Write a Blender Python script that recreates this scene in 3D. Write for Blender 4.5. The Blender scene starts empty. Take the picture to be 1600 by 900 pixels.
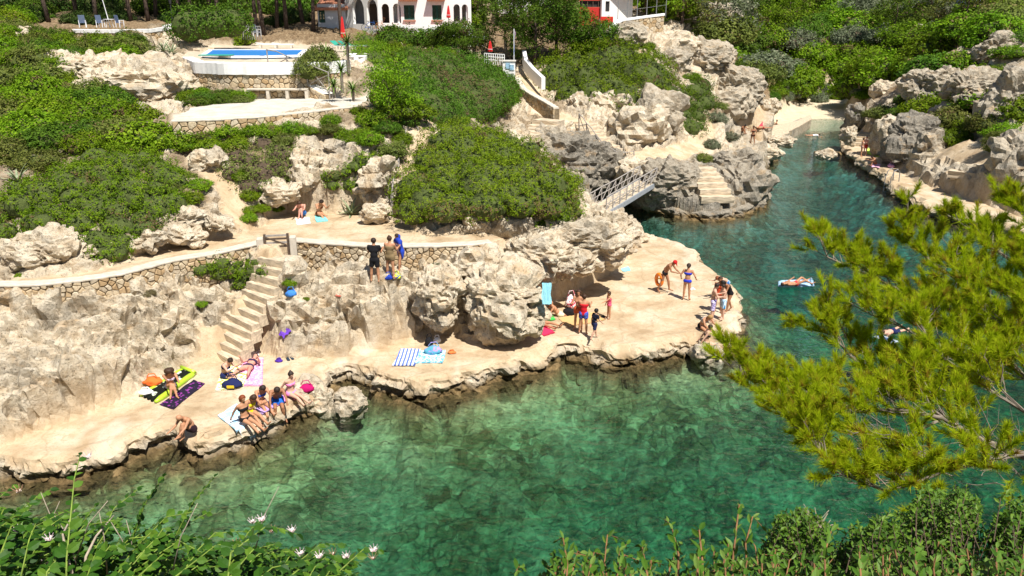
import bpy, bmesh, math, random
import numpy as np
from mathutils import Vector, Matrix, Euler

S = bpy.context.scene
C = S.collection
R = math.radians
# ------------------------------------------------------------ camera, sky, sun, exposure
FPX, PITCH, CAMZ = 1250.0, R(19.0), 13.2          # focal length in photo pixels (1600 wide), pitch down, eye height over the water
cam_d = bpy.data.cameras.new('camera'); cam = bpy.data.objects.new('camera', cam_d); C.objects.link(cam)
cam_d.sensor_width = 36; cam_d.lens = 36 * FPX / 1600; cam_d.clip_end = 3000; cam_d.clip_start = .05
cam.location = (0, 0, CAMZ); cam.rotation_euler = (R(90) - PITCH, 0, 0); S.camera = cam
SUN_EL, SUN_AZ = R(59), math.atan2(.52, -.85)     # azimuth measured from +Y towards +X: the sun stands behind the viewer, to the right
w = bpy.data.worlds.new('World'); S.world = w; w.use_nodes = True
nt = w.node_tree; bg = nt.nodes['Background']
sky = nt.nodes.new('ShaderNodeTexSky'); sky.sky_type = 'NISHITA'; sky.sun_disc = False
sky.sun_elevation = SUN_EL; sky.sun_rotation = SUN_AZ; sky.air_density = 1.0; sky.dust_density = .6
nt.links.new(sky.outputs[0], bg.inputs[0]); bg.inputs[1].default_value = .06
sun_d = bpy.data.lights.new('sun', 'SUN'); sun_d.energy = 5.0; sun_d.angle = R(.53); sun_d.color = (1, .955, .885)
sun = bpy.data.objects.new('sun', sun_d); C.objects.link(sun); sun.location = (20, -40, 60)
sd = Vector((math.sin(SUN_AZ) * math.cos(SUN_EL), math.cos(SUN_AZ) * math.cos(SUN_EL), math.sin(SUN_EL)))
sun.rotation_euler = sd.to_track_quat('Z', 'Y').to_euler()
S.view_settings.view_transform = 'Standard'; S.view_settings.look = 'None'; S.view_settings.gamma = 1; S.view_settings.exposure = .54
S.render.engine = 'CYCLES'
cy = S.cycles; cy.max_bounces = 7; cy.diffuse_bounces = 3; cy.glossy_bounces = 2; cy.transmission_bounces = 4; cy.transparent_max_bounces = 12
cy.caustics_reflective = False; cy.caustics_refractive = False; cy.use_denoising = True

# ------------------------------------------------------------ geometry of the place, read from the photograph
def ray(u, v):
    dv = v - 450; c, s = math.cos(PITCH), math.sin(PITCH)
    return (u - 800, FPX * c - dv * s, -FPX * s - dv * c)
def at(u, v, z=None, Y=None):
    """the place that stands at photo pixel (u, v), given its height z or its distance Y"""
    r = ray(u, v); t = (z - CAMZ) / r[2] if Y is None else Y / r[1]
    return Vector((r[0] * t, r[1] * t, CAMZ + r[2] * t))
def poly(pts, z=None): return np.array([at(p[0], p[1], p[2] if len(p) > 2 else z)[:2] for p in pts])

rng = np.random.default_rng(7)
def _hash(ix, iy, iz, seed):
    h = (ix.astype(np.int64) * 374761393 + iy.astype(np.int64) * 668265263 + iz.astype(np.int64) * 2147483647 + seed * 1274126177) & 0xFFFFFFFF
    h = ((h ^ (h >> 13)) * 1274126177) & 0xFFFFFFFF
    h = ((h ^ (h >> 16)) * 2246822519) & 0xFFFFFFFF
    return ((h ^ (h >> 15)) & 0xFFFFFF) / float(0xFFFFFF) * 2 - 1
def vn(p, seed=0):
    """value noise, p of shape (n,3), in -1..1"""
    i = np.floor(p).astype(np.int64); f = p - i; f = f * f * f * (f * (f * 6 - 15) + 10)
    out = 0
    for a in (0, 1):
        for b in (0, 1):
            for c in (0, 1):
                wgt = (f[:, 0] if a else 1 - f[:, 0]) * (f[:, 1] if b else 1 - f[:, 1]) * (f[:, 2] if c else 1 - f[:, 2])
                out = out + wgt * _hash(i[:, 0] + a, i[:, 1] + b, i[:, 2] + c, seed)
    return out
def fbm(p, seed=0, octv=4, gain=.5, lac=2.03):
    o = 0; a = 1.
    for k in range(octv): o = o + a * vn(p, seed + k * 17); p = p * lac + 3.7; a *= gain
    return o
def ridged(p, seed=0, octv=4, gain=.5):
    o = 0; a = 1.
    for k in range(octv): o = o + a * (1 - 2 * np.abs(vn(p, seed + k * 31))); p = p * 2.07 + 1.3; a *= gain
    return o
def facet(p, seed=0):
    """broken rock: cells with flat, tilted faces. Returns the face offset (about -1..1) and the distance to the next joint"""
    i = np.floor(p).astype(np.int64); f1 = np.full(len(p), 9.); f2 = np.full(len(p), 9.); off = np.zeros(len(p))
    for a in (-1, 0, 1):
        for b in (-1, 0, 1):
            for c in (-1, 0, 1):
                ix, iy, iz = i[:, 0] + a, i[:, 1] + b, i[:, 2] + c
                h = _hash(ix, iy, iz, seed); h2 = _hash(ix, iy, iz, seed + 1); h3 = (h * 7.31 + h2 * 3.17) % 2 - 1
                d = np.stack([p[:, 0] - ix - .5 - .45 * h, p[:, 1] - iy - .5 - .45 * h2, p[:, 2] - iz - .5 - .45 * h3], -1)
                r = (d * d).sum(-1)
                o = .55 * h3 + .75 * (h2 * d[:, 0] + h3 * d[:, 1] - h * d[:, 2])
                nr = r < f1
                f2 = np.where(nr, f1, np.minimum(f2, r)); off = np.where(nr, o, off); f1 = np.where(nr, r, f1)
    return off, np.sqrt(f2) - np.sqrt(f1)
def smooth(a, b, x):
    t = np.clip((x - a) / (b - a), 0, 1); return t * t * (3 - 2 * t)
def inside(P, x, y):
    r = np.zeros(x.shape, bool); n = len(P)
    for i in range(n):
        x1, y1 = P[i]; x2, y2 = P[(i + 1) % n]
        c = ((y1 > y) != (y2 > y))
        if y2 != y1: r ^= c & (x < (x2 - x1) * (y - y1) / (y2 - y1) + x1)
    return r
def dist_line(P, x, y, closed=True):
    d = np.full(x.shape, 1e9); n = len(P)
    for i in range(n if closed else n - 1):
        a = P[i]; b = P[(i + 1) % n]; e = b - a; L = e @ e + 1e-9
        t = np.clip(((x - a[0]) * e[0] + (y - a[1]) * e[1]) / L, 0, 1)
        d = np.minimum(d, (x - a[0] - t * e[0]) ** 2 + (y - a[1] - t * e[1]) ** 2)
    return np.sqrt(d)
def sdist(P, x, y):
    """signed distance, positive inside the polygon"""
    return np.where(inside(P, x, y), 1, -1) * dist_line(P, x, y)

WL = [(-260, 770), (-60, 754), (0, 748), (60, 754), (120, 748), (180, 728), (240, 703), (275, 692), (285, 712), (305, 725), (330, 719), (385, 698),
      (420, 679), (460, 656), (500, 636), (510, 622), (502, 606), (520, 597), (545, 592), (575, 600), (615, 616), (650, 624), (700, 617), (750, 602),
      (800, 589), (840, 580), (860, 566), (880, 557), (920, 561), (960, 571), (1000, 567), (1040, 557), (1085, 549), (1105, 556), (1135, 552),
      (1150, 530), (1153, 505), (1150, 482), (1140, 462), (1118, 447), (1096, 433), (1087, 420), (1084, 408), (1060, 397), (1030, 387), (1000, 378), (989, 370)]
WATER = [tuple(q) for q in poly(WL, 0)] + [(7.0, 50), (6.3, 53), (5.5, 56), (4.2, 59.5), (5, 61), (7.3, 60), (8.6, 57.5)]
WATER += [tuple(q) for q in poly([(1000, 327), (1030, 334), (1070, 341), (1100, 344), (1125, 344), (1150, 339), (1175, 331), (1192, 323), (1199, 310),
      (1198, 290), (1196, 272), (1200, 258), (1212, 247), (1206, 236), (1200, 226), (1196, 216), (1215, 212), (1236, 208), (1250, 199), (1262, 192), (1268, 187), (1292, 186), (1326, 188),
      (1330, 196), (1322, 206), (1330, 214), (1322, 226), (1317, 238), (1329, 253), (1345, 263), (1362, 273), (1381, 285), (1390, 301), (1420, 319),
      (1438, 332), (1480, 346), (1540, 362), (1600, 380), (1700, 405), (1850, 430)], 0)]
WATER += [(48, 30), (40, 16), (24, 8.5), (10, 7.2), (-6, 7.2), (-16, 9), (-24, 12)]
WATER = np.array(WATER)

PZ = .75
PLAT = poly([(-260, 735), (0, 700), (60, 674), (120, 655), (200, 622), (262, 590), (320, 563), (360, 566), (400, 548), (440, 562), (500, 562), (560, 556), (620, 538),
             (660, 528), (700, 522), (735, 536), (790, 536), (805, 515), (818, 500), (850, 480), (880, 466), (920, 446), (965, 424), (982, 400), (985, 372), (1010, 366),
             (1060, 380), (1100, 400), (1130, 425), (1170, 480), (1175, 520), (1140, 575), (1000, 590), (900, 590), (800, 620), (650, 650), (560, 640), (520, 660), (400, 720), (300, 760), (120, 790), (-260, 800)], PZ)
WALLTOP = [(-140, 452), (-60, 450), (0, 447), (60, 446), (120, 440), (160, 434), (200, 427), (240, 416), (280, 406), (340, 397), (412, 379)]
WALLTOP2 = [(452, 377), (480, 379), (520, 382), (570, 385), (640, 386), (700, 385), (740, 383), (768, 380)]
PATHZ = 4.2
PATH = poly([(u, v - 3.5) for u, v in WALLTOP] + [(432, 386)] + [(u, v - 3.5) for u, v in WALLTOP2] + [(790, 372), (770, 366), (700, 366), (655, 366), (640, 352), (622, 330), (560, 330), (525, 334), (450, 333), (415, 342), (420, 348), (385, 364),
            (290, 381), (200, 403), (150, 425), (100, 432), (0, 438), (-140, 440)], PATHZ)
TERR = poly([(274, 183), (330, 182), (400, 178), (480, 170), (560, 161), (640, 164), (600, 150), (560, 152), (390, 154), (300, 168)], 8.4)
POOLT = np.array([at(286, 89, 10.35)[:2], at(305, 97, 10.35)[:2], at(400, 99, 10.35)[:2], at(500, 97, 10.35)[:2], at(545, 92, 10.35)[:2], at(585, 86, 10.35)[:2], at(600, 72, 10.35)[:2], at(400, 68, 10.35)[:2], at(300, 74, 10.35)[:2]])
BEACH = poly([(1268, 195), (1330, 195), (1330, 150), (1290, 155), (1250, 158), (1222, 172), (1190, 188), (1180, 197), (1240, 196)], .6)
RPLAT = poly([(1330, 180), (1345, 180), (1352, 214), (1375, 240), (1400, 262), (1430, 285), (1480, 300), (1530, 316), (1620, 345), (1620, 420), (1430, 350), (1380, 310), (1310, 260), (1320, 200)], .75)
RTERR = poly([(1478, 262), (1486, 246), (1560, 258), (1580, 300), (1560, 305), (1520, 300), (1500, 285)], 2.6)
NPATH = [at(1000, 250, Y=58)[:2], at(1050, 243, Y=60)[:2], at(1095, 230, Y=64)[:2], at(1097, 205, Y=67)[:2], at(1097, 180, Y=70)[:2]]
NPATH2 = [at(905, 195, Y=61)[:2], at(940, 235, Y=58.5)[:2], at(965, 245, Y=58)[:2], at(1000, 250, Y=58)[:2]]
NPATH3 = [at(1195, 140, Y=98)[:2], at(1180, 170, Y=86)[:2], at(1150, 196, Y=79)[:2], at(1175, 212, .9)[:2], at(1172, 228, .9)[:2]]
NPATH4 = [at(808, 100, Y=71)[:2], at(822, 130, Y=68)[:2], at(850, 165, Y=63)[:2], at(880, 178, Y=62)[:2], at(905, 195, Y=61)[:2]]
RPATH = [at(1420, 192, Y=74)[:2], at(1460, 215, Y=69)[:2], at(1490, 232, Y=62)[:2], at(1540, 246, Y=58)[:2], at(1575, 252, Y=55)[:2]]

CTRL = []
def cz(*p):
    for u, v, z in p: CTRL.append(tuple(at(u, v, z)))
def cY(*p):
    for u, v, Y in p: CTRL.append(tuple(at(u, v, Y=Y)))
# lower platforms
cz(*[(u, v, PZ) for u, v in [(-240, 760), (-100, 735), (0, 710), (100, 690), (100, 730), (200, 660), (200, 700), (260, 650), (300, 690), (380, 680), (330, 600), (270, 610), (400, 600), (480, 622), (450, 578),
   (520, 580), (560, 575), (620, 600), (650, 560), (700, 545), (720, 590), (790, 570), (850, 550), (830, 515), (880, 490), (920, 540), (960, 480), (960, 550), (1000, 540), (1050, 480), (1040, 540),
   (1100, 530), (1130, 500), (1130, 470), (1080, 440), (1050, 410), (1000, 390), (990, 420), (940, 450)]])
# left rock
cz((-240, 720, .85), (0, 698, .85), (60, 672, .85), (120, 653, .85), (200, 620, .85), (262, 588, .85), (318, 562, .9))
cz((-240, 640, 1.9), (0, 640, 1.95), (60, 620, 1.9), (120, 604, 1.85), (180, 580, 1.8), (230, 556, 1.7), (280, 530, 1.7), (316, 530, 1.6))
cz((-200, 560, 2.7), (0, 560, 2.65), (80, 545, 2.6), (160, 525, 2.6), (240, 500, 2.55), (300, 470, 2.6), (310, 500, 2.1))
def wall_y(u, L): return at(u, np.interp(u, [q[0] for q in L], [q[1] for q in L]), PATHZ).y
for L, foot in ((WALLTOP, [(-140, 486), (-60, 480), (0, 477), (60, 475), (120, 467), (160, 458), (200, 450), (240, 440), (290, 430), (340, 424), (380, 416), (405, 412)]),
                (WALLTOP2, [(452, 420), (462, 428), (476, 430), (500, 420), (540, 411), (586, 409), (640, 412), (700, 412), (750, 406)])):
    cY(*[(u, v, wall_y(u, L) - d) for u, v in foot for d in (.1, .02)])
cz((370, 450, 2.8), (330, 470, 2.6))
for L in (WALLTOP, WALLTOP2):
    for u, v in L:
        x, y, z = at(u, v, PATHZ); CTRL.append((x, y + .3, PATHZ)); CTRL.append((x, y + .7, PATHZ))
# stair run
cz((350, 558, .80), (360, 535, 1.2), (372, 514, 1.65), (390, 486, 2.2), (408, 458, 2.8), (420, 430, 3.4), (432, 402, 4.0), (432, 388, 4.15))
for _q in ([at(345, 556, .8), at(372, 512, 1.75), at(410, 455, 2.85), at(432, 400, 4.1)],):
    for _i in range(3):
        for _t in (.15, .5, .85):
            _c = _q[_i] + (_q[_i + 1] - _q[_i]) * _t; _d = (_q[_i + 1] - _q[_i]); _n = Vector((_d.y, -_d.x, 0)).normalized()
            CTRL += [tuple(_c - Vector((0, 0, .06))), tuple(_c + _n * .95 - Vector((0, 0, .02))), tuple(_c - _n * .95 + Vector((0, 0, .12)))]
cz((320, 535, 1.5), (340, 505, 2.0), (368, 470, 2.6), (392, 430, 3.3), (455, 412, 3.5))
# middle rock
cz((405, 545, .9), (440, 560, .85), (500, 561, .85), (560, 556, .85), (620, 538, .85), (660, 527, .85), (700, 522, .85), (750, 530, .85), (800, 520, .9))
cz((400, 520, 1.5), (430, 535, 1.45), (480, 538, 1.5), (540, 530, 1.55), (600, 515, 1.7), (650, 500, 1.8))
cz((420, 490, 2.1), (470, 500, 2.1), (540, 490, 2.35), (600, 480, 2.5), (440, 455, 2.65), (500, 460, 2.75), (560, 455, 2.9), (620, 455, 2.9),
   (587, 441, 3.1), (480, 440, 3.1), (530, 430, 3.25), (620, 432, 3.2), (680, 432, 3.1), (740, 424, 3.2))
# ridge between the bush and the platform
cz((790, 400, 3.3), (770, 375, 4.1), (830, 352, 4.5), (870, 330, 4.7), (905, 318, 4.6), (930, 329, 3.7), (950, 335, 3.3), (970, 348, 2.8), (984, 362, 2.2))
cz((984, 385, 1.2), (975, 405, 1.1), (940, 425, 1.3), (900, 440, 1.5), (870, 455, 1.3), (830, 480, 1.2))
cz((960, 385, 2.1), (920, 400, 2.4), (880, 415, 2.5), (840, 430, 2.5), (900, 370, 3.2), (840, 385, 3.4))
CTRL += [(5.0, 43.5, 2.6), (5.0, 46, 1.9), (5.2, 48, 1.75), (6.4, 44.5, 1.6), (6.2, 47.5, 1.6), (3, 46, 3.6), (4, 50, 2.4), (3, 54, 3.0), (2, 48, 4.4), (5.3, 52.5, 1.2)]
# slopes over the path
cY((0, 390, 29), (80, 420, 28), (230, 400, 29.5), (300, 372, 31.5), (-150, 400, 28.5), (0, 330, 32), (-150, 320, 32), (150, 340, 31.3), (250, 345, 31.6), (0, 270, 35), (150, 280, 34), (250, 285, 34), (310, 300, 33.8))
cz((350, 362, 4.4), (420, 345, 4.35), (470, 345, 4.3), (530, 342, 4.3), (560, 340, 4.3), (600, 335, 4.4), (440, 325, 4.75), (500, 312, 4.9), (560, 312, 4.9), (470, 318, 4.85))
cY((330, 262, 36.5), (400, 265, 36.7), (470, 255, 37.3), (540, 255, 37.3), (600, 250, 38), (420, 215, 39), (500, 210, 40), (580, 205, 41), (330, 210, 38.6), (250, 225, 38), (150, 225, 38), (0, 230, 37))
cz((268, 192, 7.7), (330, 194, 7.6), (400, 191, 7.6), (480, 183, 7.6), (560, 173, 7.6))
for u, v in [(274, 180), (330, 178), (400, 174), (480, 166), (560, 158), (300, 169), (390, 155), (480, 153), (560, 153), (600, 152), (640, 168)]: CTRL.append(tuple(at(u, v, 8.4)))
cY((50, 185, 43), (150, 195, 41), (0, 135, 48), (100, 135, 50), (200, 135, 50), (290, 135, 50), (100, 95, 55), (200, 95, 55), (30, 65, 65), (-150, 180, 43), (-150, 100, 55), (300, 90, 52), (310, 150, 49))
for P in POOLT: CTRL.append((P[0], P[1], 10.2))
cY((120, 62, 76), (150, 64, 75.5), (190, 68, 74.6), (235, 80, 73.2), (258, 80, 72.6), (276, 72, 73.6), (190, 48, 75.6), (235, 47, 74.6), (262, 44, 74.2))
cz((330, 157, 8.5), (480, 140, 8.9), (560, 135, 9))
CTRL += [tuple(at(u, v, 10.3)) for u, v in [(400, 85), (500, 82), (350, 78), (450, 74)]]
cY((200, 46, 74), (110, 44, 76), (270, 46, 74), (60, 40, 78), (200, 85, 66), (270, 82, 66), (-100, 40, 75), (300, 45, 80), (450, 48, 84), (570, 50, 86), (640, 58, 84), (720, 78, 76), (740, 55, 84))
cY((625, 340, 35), (650, 270, 38.5), (680, 215, 42), (700, 310, 36.5), (780, 310, 36.5), (860, 320, 37.5), (740, 235, 42), (800, 240, 42), (840, 260, 42), (620, 195, 42), (700, 205, 45), (760, 205, 50), (640, 140, 52), (700, 140, 56), (780, 165, 57),
   (640, 100, 60), (700, 105, 64), (745, 108, 70), (600, 120, 54), (800, 125, 68))
# north shore
cY((900, 228, 59.5), (860, 235, 57), (830, 222, 55), (820, 175, 62), (860, 175, 63), (905, 195, 61), (940, 240, 58), (1000, 250, 57.5), (1050, 244, 60), (1095, 232, 64), (1097, 180, 70), (1130, 235, 64), (1170, 240, 66),
   (1150, 200, 78), (1180, 175, 84), (1190, 150, 95), (960, 215, 61), (1020, 190, 65), (1050, 180, 68), (1000, 165, 66), (920, 160, 66), (860, 150, 68), (1060, 130, 72), (960, 100, 74), (880, 90, 78), (850, 130, 70),
   (1175, 160, 80), (1150, 130, 80), (1100, 90, 80), (1050, 55, 80), (960, 48, 78), (930, 50, 88), (850, 55, 88), (1040, 20, 95), (1110, 40, 100), (1140, 225, 67), (1090, 260, 58), (1130, 290, 56), (1170, 280, 59), (1060, 275, 56.5), (1020, 290, 55.5))
cz((1010, 320, .6), (1060, 330, .8), (1120, 330, 1.0), (1170, 320, .7), (1190, 300, .8), (1190, 270, 1.2), (1165, 225, .9), (1172, 230, .9), (1180, 210, .9), (1215, 200, .9), (1195, 195, .9), (1240, 196, .8), (1250, 180, .6), (1290, 180, .35), (1320, 180, .35), (1290, 162, .9), (1240, 165, .9), (1190, 188, 1.0))
# right bank
cz((1340, 235, PZ), (1370, 262, PZ), (1400, 285, PZ), (1400, 297, PZ), (1440, 305, PZ), (1490, 325, PZ), (1560, 345, PZ), (1640, 370, PZ), (1345, 205, 1.2), (1342, 185, 2.0), (1342, 165, 2.2))
cY((1385, 225, 69), (1420, 198, 72), (1460, 213, 68.5), (1490, 228, 62), (1430, 250, 66), (1465, 245, 63), (1440, 280, 60.5), (1475, 270, 59.5), (1380, 180, 80), (1460, 180, 74), (1450, 120, 84), (1540, 200, 64), (1580, 150, 68), (1590, 75, 78), (1560, 22, 92), (1595, 235, 54.5), (1500, 30, 112), (1400, 65, 112),
   (1350, 105, 114), (1300, 135, 124), (1200, 105, 120), (1230, 140, 112), (1200, 30, 150), (1300, 30, 165), (1400, 20, 150), (1700, 180, 55), (1750, 90, 65), (1800, 250, 45), (1700, 0, 90), (1300, -60, 230), (1000, -60, 210), (700, -40, 190), (1600, -60, 190), (300, -40, 180), (-200, -20, 160), (-300, 60, 70))
CTRL += [(36, 44, 4), (48, 36, 8), (60, 30, 12), (55, 20, 12), (45, 12, 9), (38, 9, 8), (70, 60, 16), (90, 100, 22), (120, 160, 30), (100, 20, 16), (-60, 10, 10), (-40, 22, 5), (-34, 24, 4.4), (-45, 35, 9), (-70, 60, 13), (-120, 100, 16)]
# the cliff the viewer stands on
for x in (-60, -35, -20, -10, 0, 8, 16, 26, 36, 60):
    CTRL += [(x, -12, 12.4), (x, 0, 11.3), (x, 2.2, 10.6 if abs(x) < 30 else 11)]
    if abs(x) < 36: CTRL += [(x, 4, 8), (x, 5.6, 4)]
CTRL += [(x, -40, 16) for x in (-150, -80, 0, 80, 150)] + [(x, y, 40 + .02 * abs(x)) for x in (-350, -150, 0, 150, 350) for y in (320, 420)] + [(-350, 100, 30), (350, 100, 36), (-350, -40, 26), (350, -40, 30), (220, 60, 34), (-220, 60, 22)]
CTRL = np.array(CTRL)
_P = CTRL[:, :2]
_K = np.sqrt(((_P[:, None] - _P[None]) ** 2).sum(-1) + .03) + np.eye(len(_P)) * -.02
_A = np.block([[_K, np.ones((len(_P), 1)), _P], [np.ones((1, len(_P))), np.zeros((1, 3))], [_P.T, np.zeros((2, 3))]])
_W = np.linalg.solve(_A, np.concatenate([CTRL[:, 2], np.zeros(3)]))
_Px, _Py = _P[:, 0].astype(np.float32), _P[:, 1].astype(np.float32)
def land(x, y):
    o = np.empty(x.shape)
    for k in range(0, len(x), 20000):
        q = np.stack([x[k:k + 20000], y[k:k + 20000]], -1)
        d = (q[:, 0].astype(np.float32)[:, None] - _Px[None]) ** 2 + (q[:, 1].astype(np.float32)[:, None] - _Py[None]) ** 2; d += .03; np.sqrt(d, out=d)
        o[k:k + 20000] = d @ _W[:-3] + _W[-3] + q @ _W[-2:]
    return o
STAIRL = [(np.array([at(u, v, z)[:2] for u, v, z in q]), wd) for q, wd in (([(345, 556, .8), (372, 512, 1.75), (410, 455, 2.85), (432, 400, 4.1)], .6), ([(382, 352, 4.35), (362, 322, 5.0), (340, 290, 5.7), (318, 268, 6.2)], .5), ([(628, 325, 4.6), (638, 290, 5.3), (650, 255, 5.9), (672, 215, 6.9), (690, 190, 7.4)], .6))] + [(np.array([at(968, 246, Y=57.5)[:2], at(945, 228, Y=59)[:2], at(925, 208, Y=60)[:2], at(910, 192, Y=61.2)[:2]]), .9)]
def land_hit(u, v, y0=17., y1=60.):
    r = ray(u, v); Y = np.arange(y0, y1, .1); t = Y / r[1]; g = land(r[0] * t, Y); z = CAMZ + r[2] * t; k = int(np.argmax(z <= g)); return (r[0] * t[k], Y[k])
# the long open cracks and bedding ledges of the rock face, as traced in the photograph
CRACKS = [[(100, 520), (152, 508), (192, 506), (240, 492)], [(245, 526), (282, 504), (300, 496)], [(178, 594), (205, 580), (228, 563)], [(98, 606), (132, 590), (150, 588)], [(-20, 618), (22, 613), (45, 600)], [(195, 503), (228, 484)],
          [(278, 478), (292, 495), (308, 518)], [(20, 560), (60, 548), (100, 552)], [(30, 652), (75, 640), (110, 645), (170, 622)], [(140, 545), (190, 535), (235, 520)], [(60, 505), (110, 492), (150, 480)], [(0, 575), (40, 580), (80, 575)], [(210, 548), (250, 545), (290, 535)],
          [(450, 512), (495, 507), (512, 501), (562, 503), (600, 495)], [(440, 492), (500, 487), (550, 488)], [(475, 549), (507, 545), (536, 530), (562, 506), (592, 486), (625, 470)], [(530, 470), (575, 455), (625, 452)], [(470, 452), (520, 447), (560, 440)], [(405, 505), (430, 528), (445, 545)], [(600, 520), (640, 505), (665, 500)]]
CRACKS = [np.array([land_hit(*q) for q in c]) for c in CRACKS]
def flats(x, y, z):
    """level the built surfaces into the land; returns the height and how far a spot is built (0..1)"""
    built = np.zeros(x.shape)
    for P, zz, wd in ((PLAT, PZ, .35), (PATH, PATHZ, .25), (TERR, 8.4, .4), (RPLAT, PZ, .5), (POOLT, 10.25, .4)):
        b = smooth(-wd, .05, sdist(P, x, y)); z = z * (1 - b) + zz * b; built = np.maximum(built, b)
    for P, wd in STAIRL:
        built = np.maximum(built, 1 - smooth(wd, wd + .35, dist_line(P, x, y, False)))
    for P in (NPATH, NPATH2, NPATH3, NPATH4, RPATH):
        built = np.maximum(built, 1 - smooth(.9, 1.3, dist_line(np.array(P), x, y, False)))
    b = smooth(-.5, .3, sdist(BEACH, x, y)); built = np.maximum(built, b)
    return z, built
def ground(x, y):
    x = np.atleast_1d(np.asarray(x, float)); y = np.atleast_1d(np.asarray(y, float))
    return flats(x, y, land(x, y))[0]
def gz(x, y): return float(ground(x, y)[0])
# ------------------------------------------------------------ materials
def lin(h):
    h = h.lstrip('#'); c = [int(h[i:i + 2], 16) / 255 for i in (0, 2, 4)]
    return tuple(((x / 12.92) if x <= .04045 else ((x + .055) / 1.055) ** 2.4) for x in c) + (1,)
class NT:
    """small helper to write node trees"""
    def __init__(s, name, rough=.8, spec=.3):
        s.m = bpy.data.materials.new(name); s.m.use_nodes = True; s.t = s.m.node_tree; s.b = s.t.nodes['Principled BSDF']
        s.b.inputs['Roughness'].default_value = rough; s.b.inputs['Specular IOR Level'].default_value = spec
        s.out = s.t.nodes['Material Output']; s.obj = None
    def n(s, typ, **kw):
        k = s.t.nodes.new(typ)
        for a, v in kw.items(): setattr(k, a, v)
        return k
    def put(s, k, i, v):
        if v is None: return
        if hasattr(v, 'is_output'): s.t.links.new(v, k.inputs[i])
        else:
            if isinstance(v, tuple) and len(v) == 3 and k.inputs[i].type == 'RGBA': v = v + (1,)
            k.inputs[i].default_value = v
    def co(s, which='Object'):
        if s.obj is None: s.obj = s.n('ShaderNodeTexCoord')
        return s.obj.outputs[which]
    def pos(s): return s.n('ShaderNodeNewGeometry').outputs['Position']
    def scale(s, v, sc):
        k = s.n('ShaderNodeVectorMath', operation='MULTIPLY'); s.put(k, 0, v); k.inputs[1].default_value = sc; return k.outputs[0]
    def noise(s, scale, detail=4, rough=.55, vec=None, dist=0):
        k = s.n('ShaderNodeTexNoise'); s.put(k, 'Vector', vec if vec is not None else s.co()); k.inputs['Scale'].default_value = scale
        k.inputs['Detail'].default_value = detail; k.inputs['Roughness'].default_value = rough; k.inputs['Distortion'].default_value = dist
        return k.outputs[0]
    def voro(s, scale, feature='F1', vec=None, out=0, rand=1):
        k = s.n('ShaderNodeTexVoronoi', feature=feature); s.put(k, 'Vector', vec if vec is not None else s.co()); k.inputs['Scale'].default_value = scale; k.inputs['Randomness'].default_value = rand
        return k.outputs[out]
    def ramp(s, f, stops):
        k = s.n('ShaderNodeValToRGB'); s.put(k, 0, f); e = k.color_ramp.elements
        while len(e) < len(stops): e.new(.5)
        for q, (p, c) in zip(e, stops):
            q.position = p
            if isinstance(c, (int, float)): c = (c, c, c, 1)
            q.color = c if len(c) == 4 else tuple(c) + (1,)
        return k.outputs[0]
    def mix(s, f, a, b, mode='MIX'):
        k = s.n('ShaderNodeMix', data_type='RGBA', blend_type=mode); s.put(k, 0, f); s.put(k, 6, a); s.put(k, 7, b); return k.outputs[2]
    def math(s, op, a, b=None, clamp=False):
        k = s.n('ShaderNodeMath', operation=op, use_clamp=clamp); s.put(k, 0, a); s.put(k, 1, b); return k.outputs[0]
    def attr(s, name, out='Color'):
        return s.n('ShaderNodeAttribute', attribute_name=name).outputs[out]
    def sep(s, c):
        return s.n('ShaderNodeSeparateColor'), s.t.links.new(c, s.t.nodes[-1].inputs[0])
    def bump(s, h, strength=.5, dist=.05, nrm=None):
        k = s.n('ShaderNodeBump'); s.put(k, 'Height', h); k.inputs['Strength'].default_value = strength; k.inputs['Distance'].default_value = dist
        if nrm is not None: s.put(k, 'Normal', nrm)
        return k.outputs[0]
    def done(s, col=None, rough=None, nrm=None):
        s.put(s.b, 'Base Color', col); s.put(s.b, 'Roughness', rough); s.put(s.b, 'Normal', nrm); return s.m
def plain(name, col, rough=.7, var=.12, scale=30, spec=.3, trans=0):
    """a plain surface with a little grain and wear in it"""
    k = NT(name, rough, spec); c = col if len(col) == 4 else tuple(col) + (1,)
    f = k.noise(scale, 3)
    d = tuple(x * (1 - 1.6 * var) for x in c[:3]) + (1,); l = tuple(min(1, x * (1 + 1.6 * var)) for x in c[:3]) + (1,)
    return k.done(k.ramp(f, [(.3, d), (.7, l)]))

def limestone_colour(k, vec, warm=None):
    """cream limestone: pale and grey weathered faces, ochre in the broken places, dark pits"""
    big = k.noise(.45, 4, .6, vec); mid = k.noise(2.2, 5, .65, vec); fine = k.noise(9, 5, .7, vec)
    base = k.ramp(mid, [(.26, (.35, .26, .16)), (.38, (.53, .42, .285)), (.52, (.65, .555, .41)), (.75, (.72, .65, .525))])
    grey = k.ramp(fine, [(.3, (.095, .085, .068)), (.7, (.37, .335, .275))])
    g = k.ramp(big, [(.50, 0), (.68, .5)])
    if warm is not None: g = k.math('ADD', g, warm, True)
    c = k.mix(g, base, grey)
    och = k.ramp(k.noise(1.1, 3, .5, k.scale(vec, (1, 1, 1.7))), [(.58, 0), (.7, .38)])
    c = k.mix(och, c, (.50, .31, .13, 1))
    pit = k.ramp(k.noise(5.5, 6, .8, vec), [(.37, .8), (.44, 0)])
    c = k.mix(pit, c, (.11, .085, .055, 1))
    spk = k.ramp(k.noise(17, 4, .7, vec), [(.36, .7), (.43, 0)])
    return k.mix(spk, c, (.15, .125, .09, 1)), big, mid, fine

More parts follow.
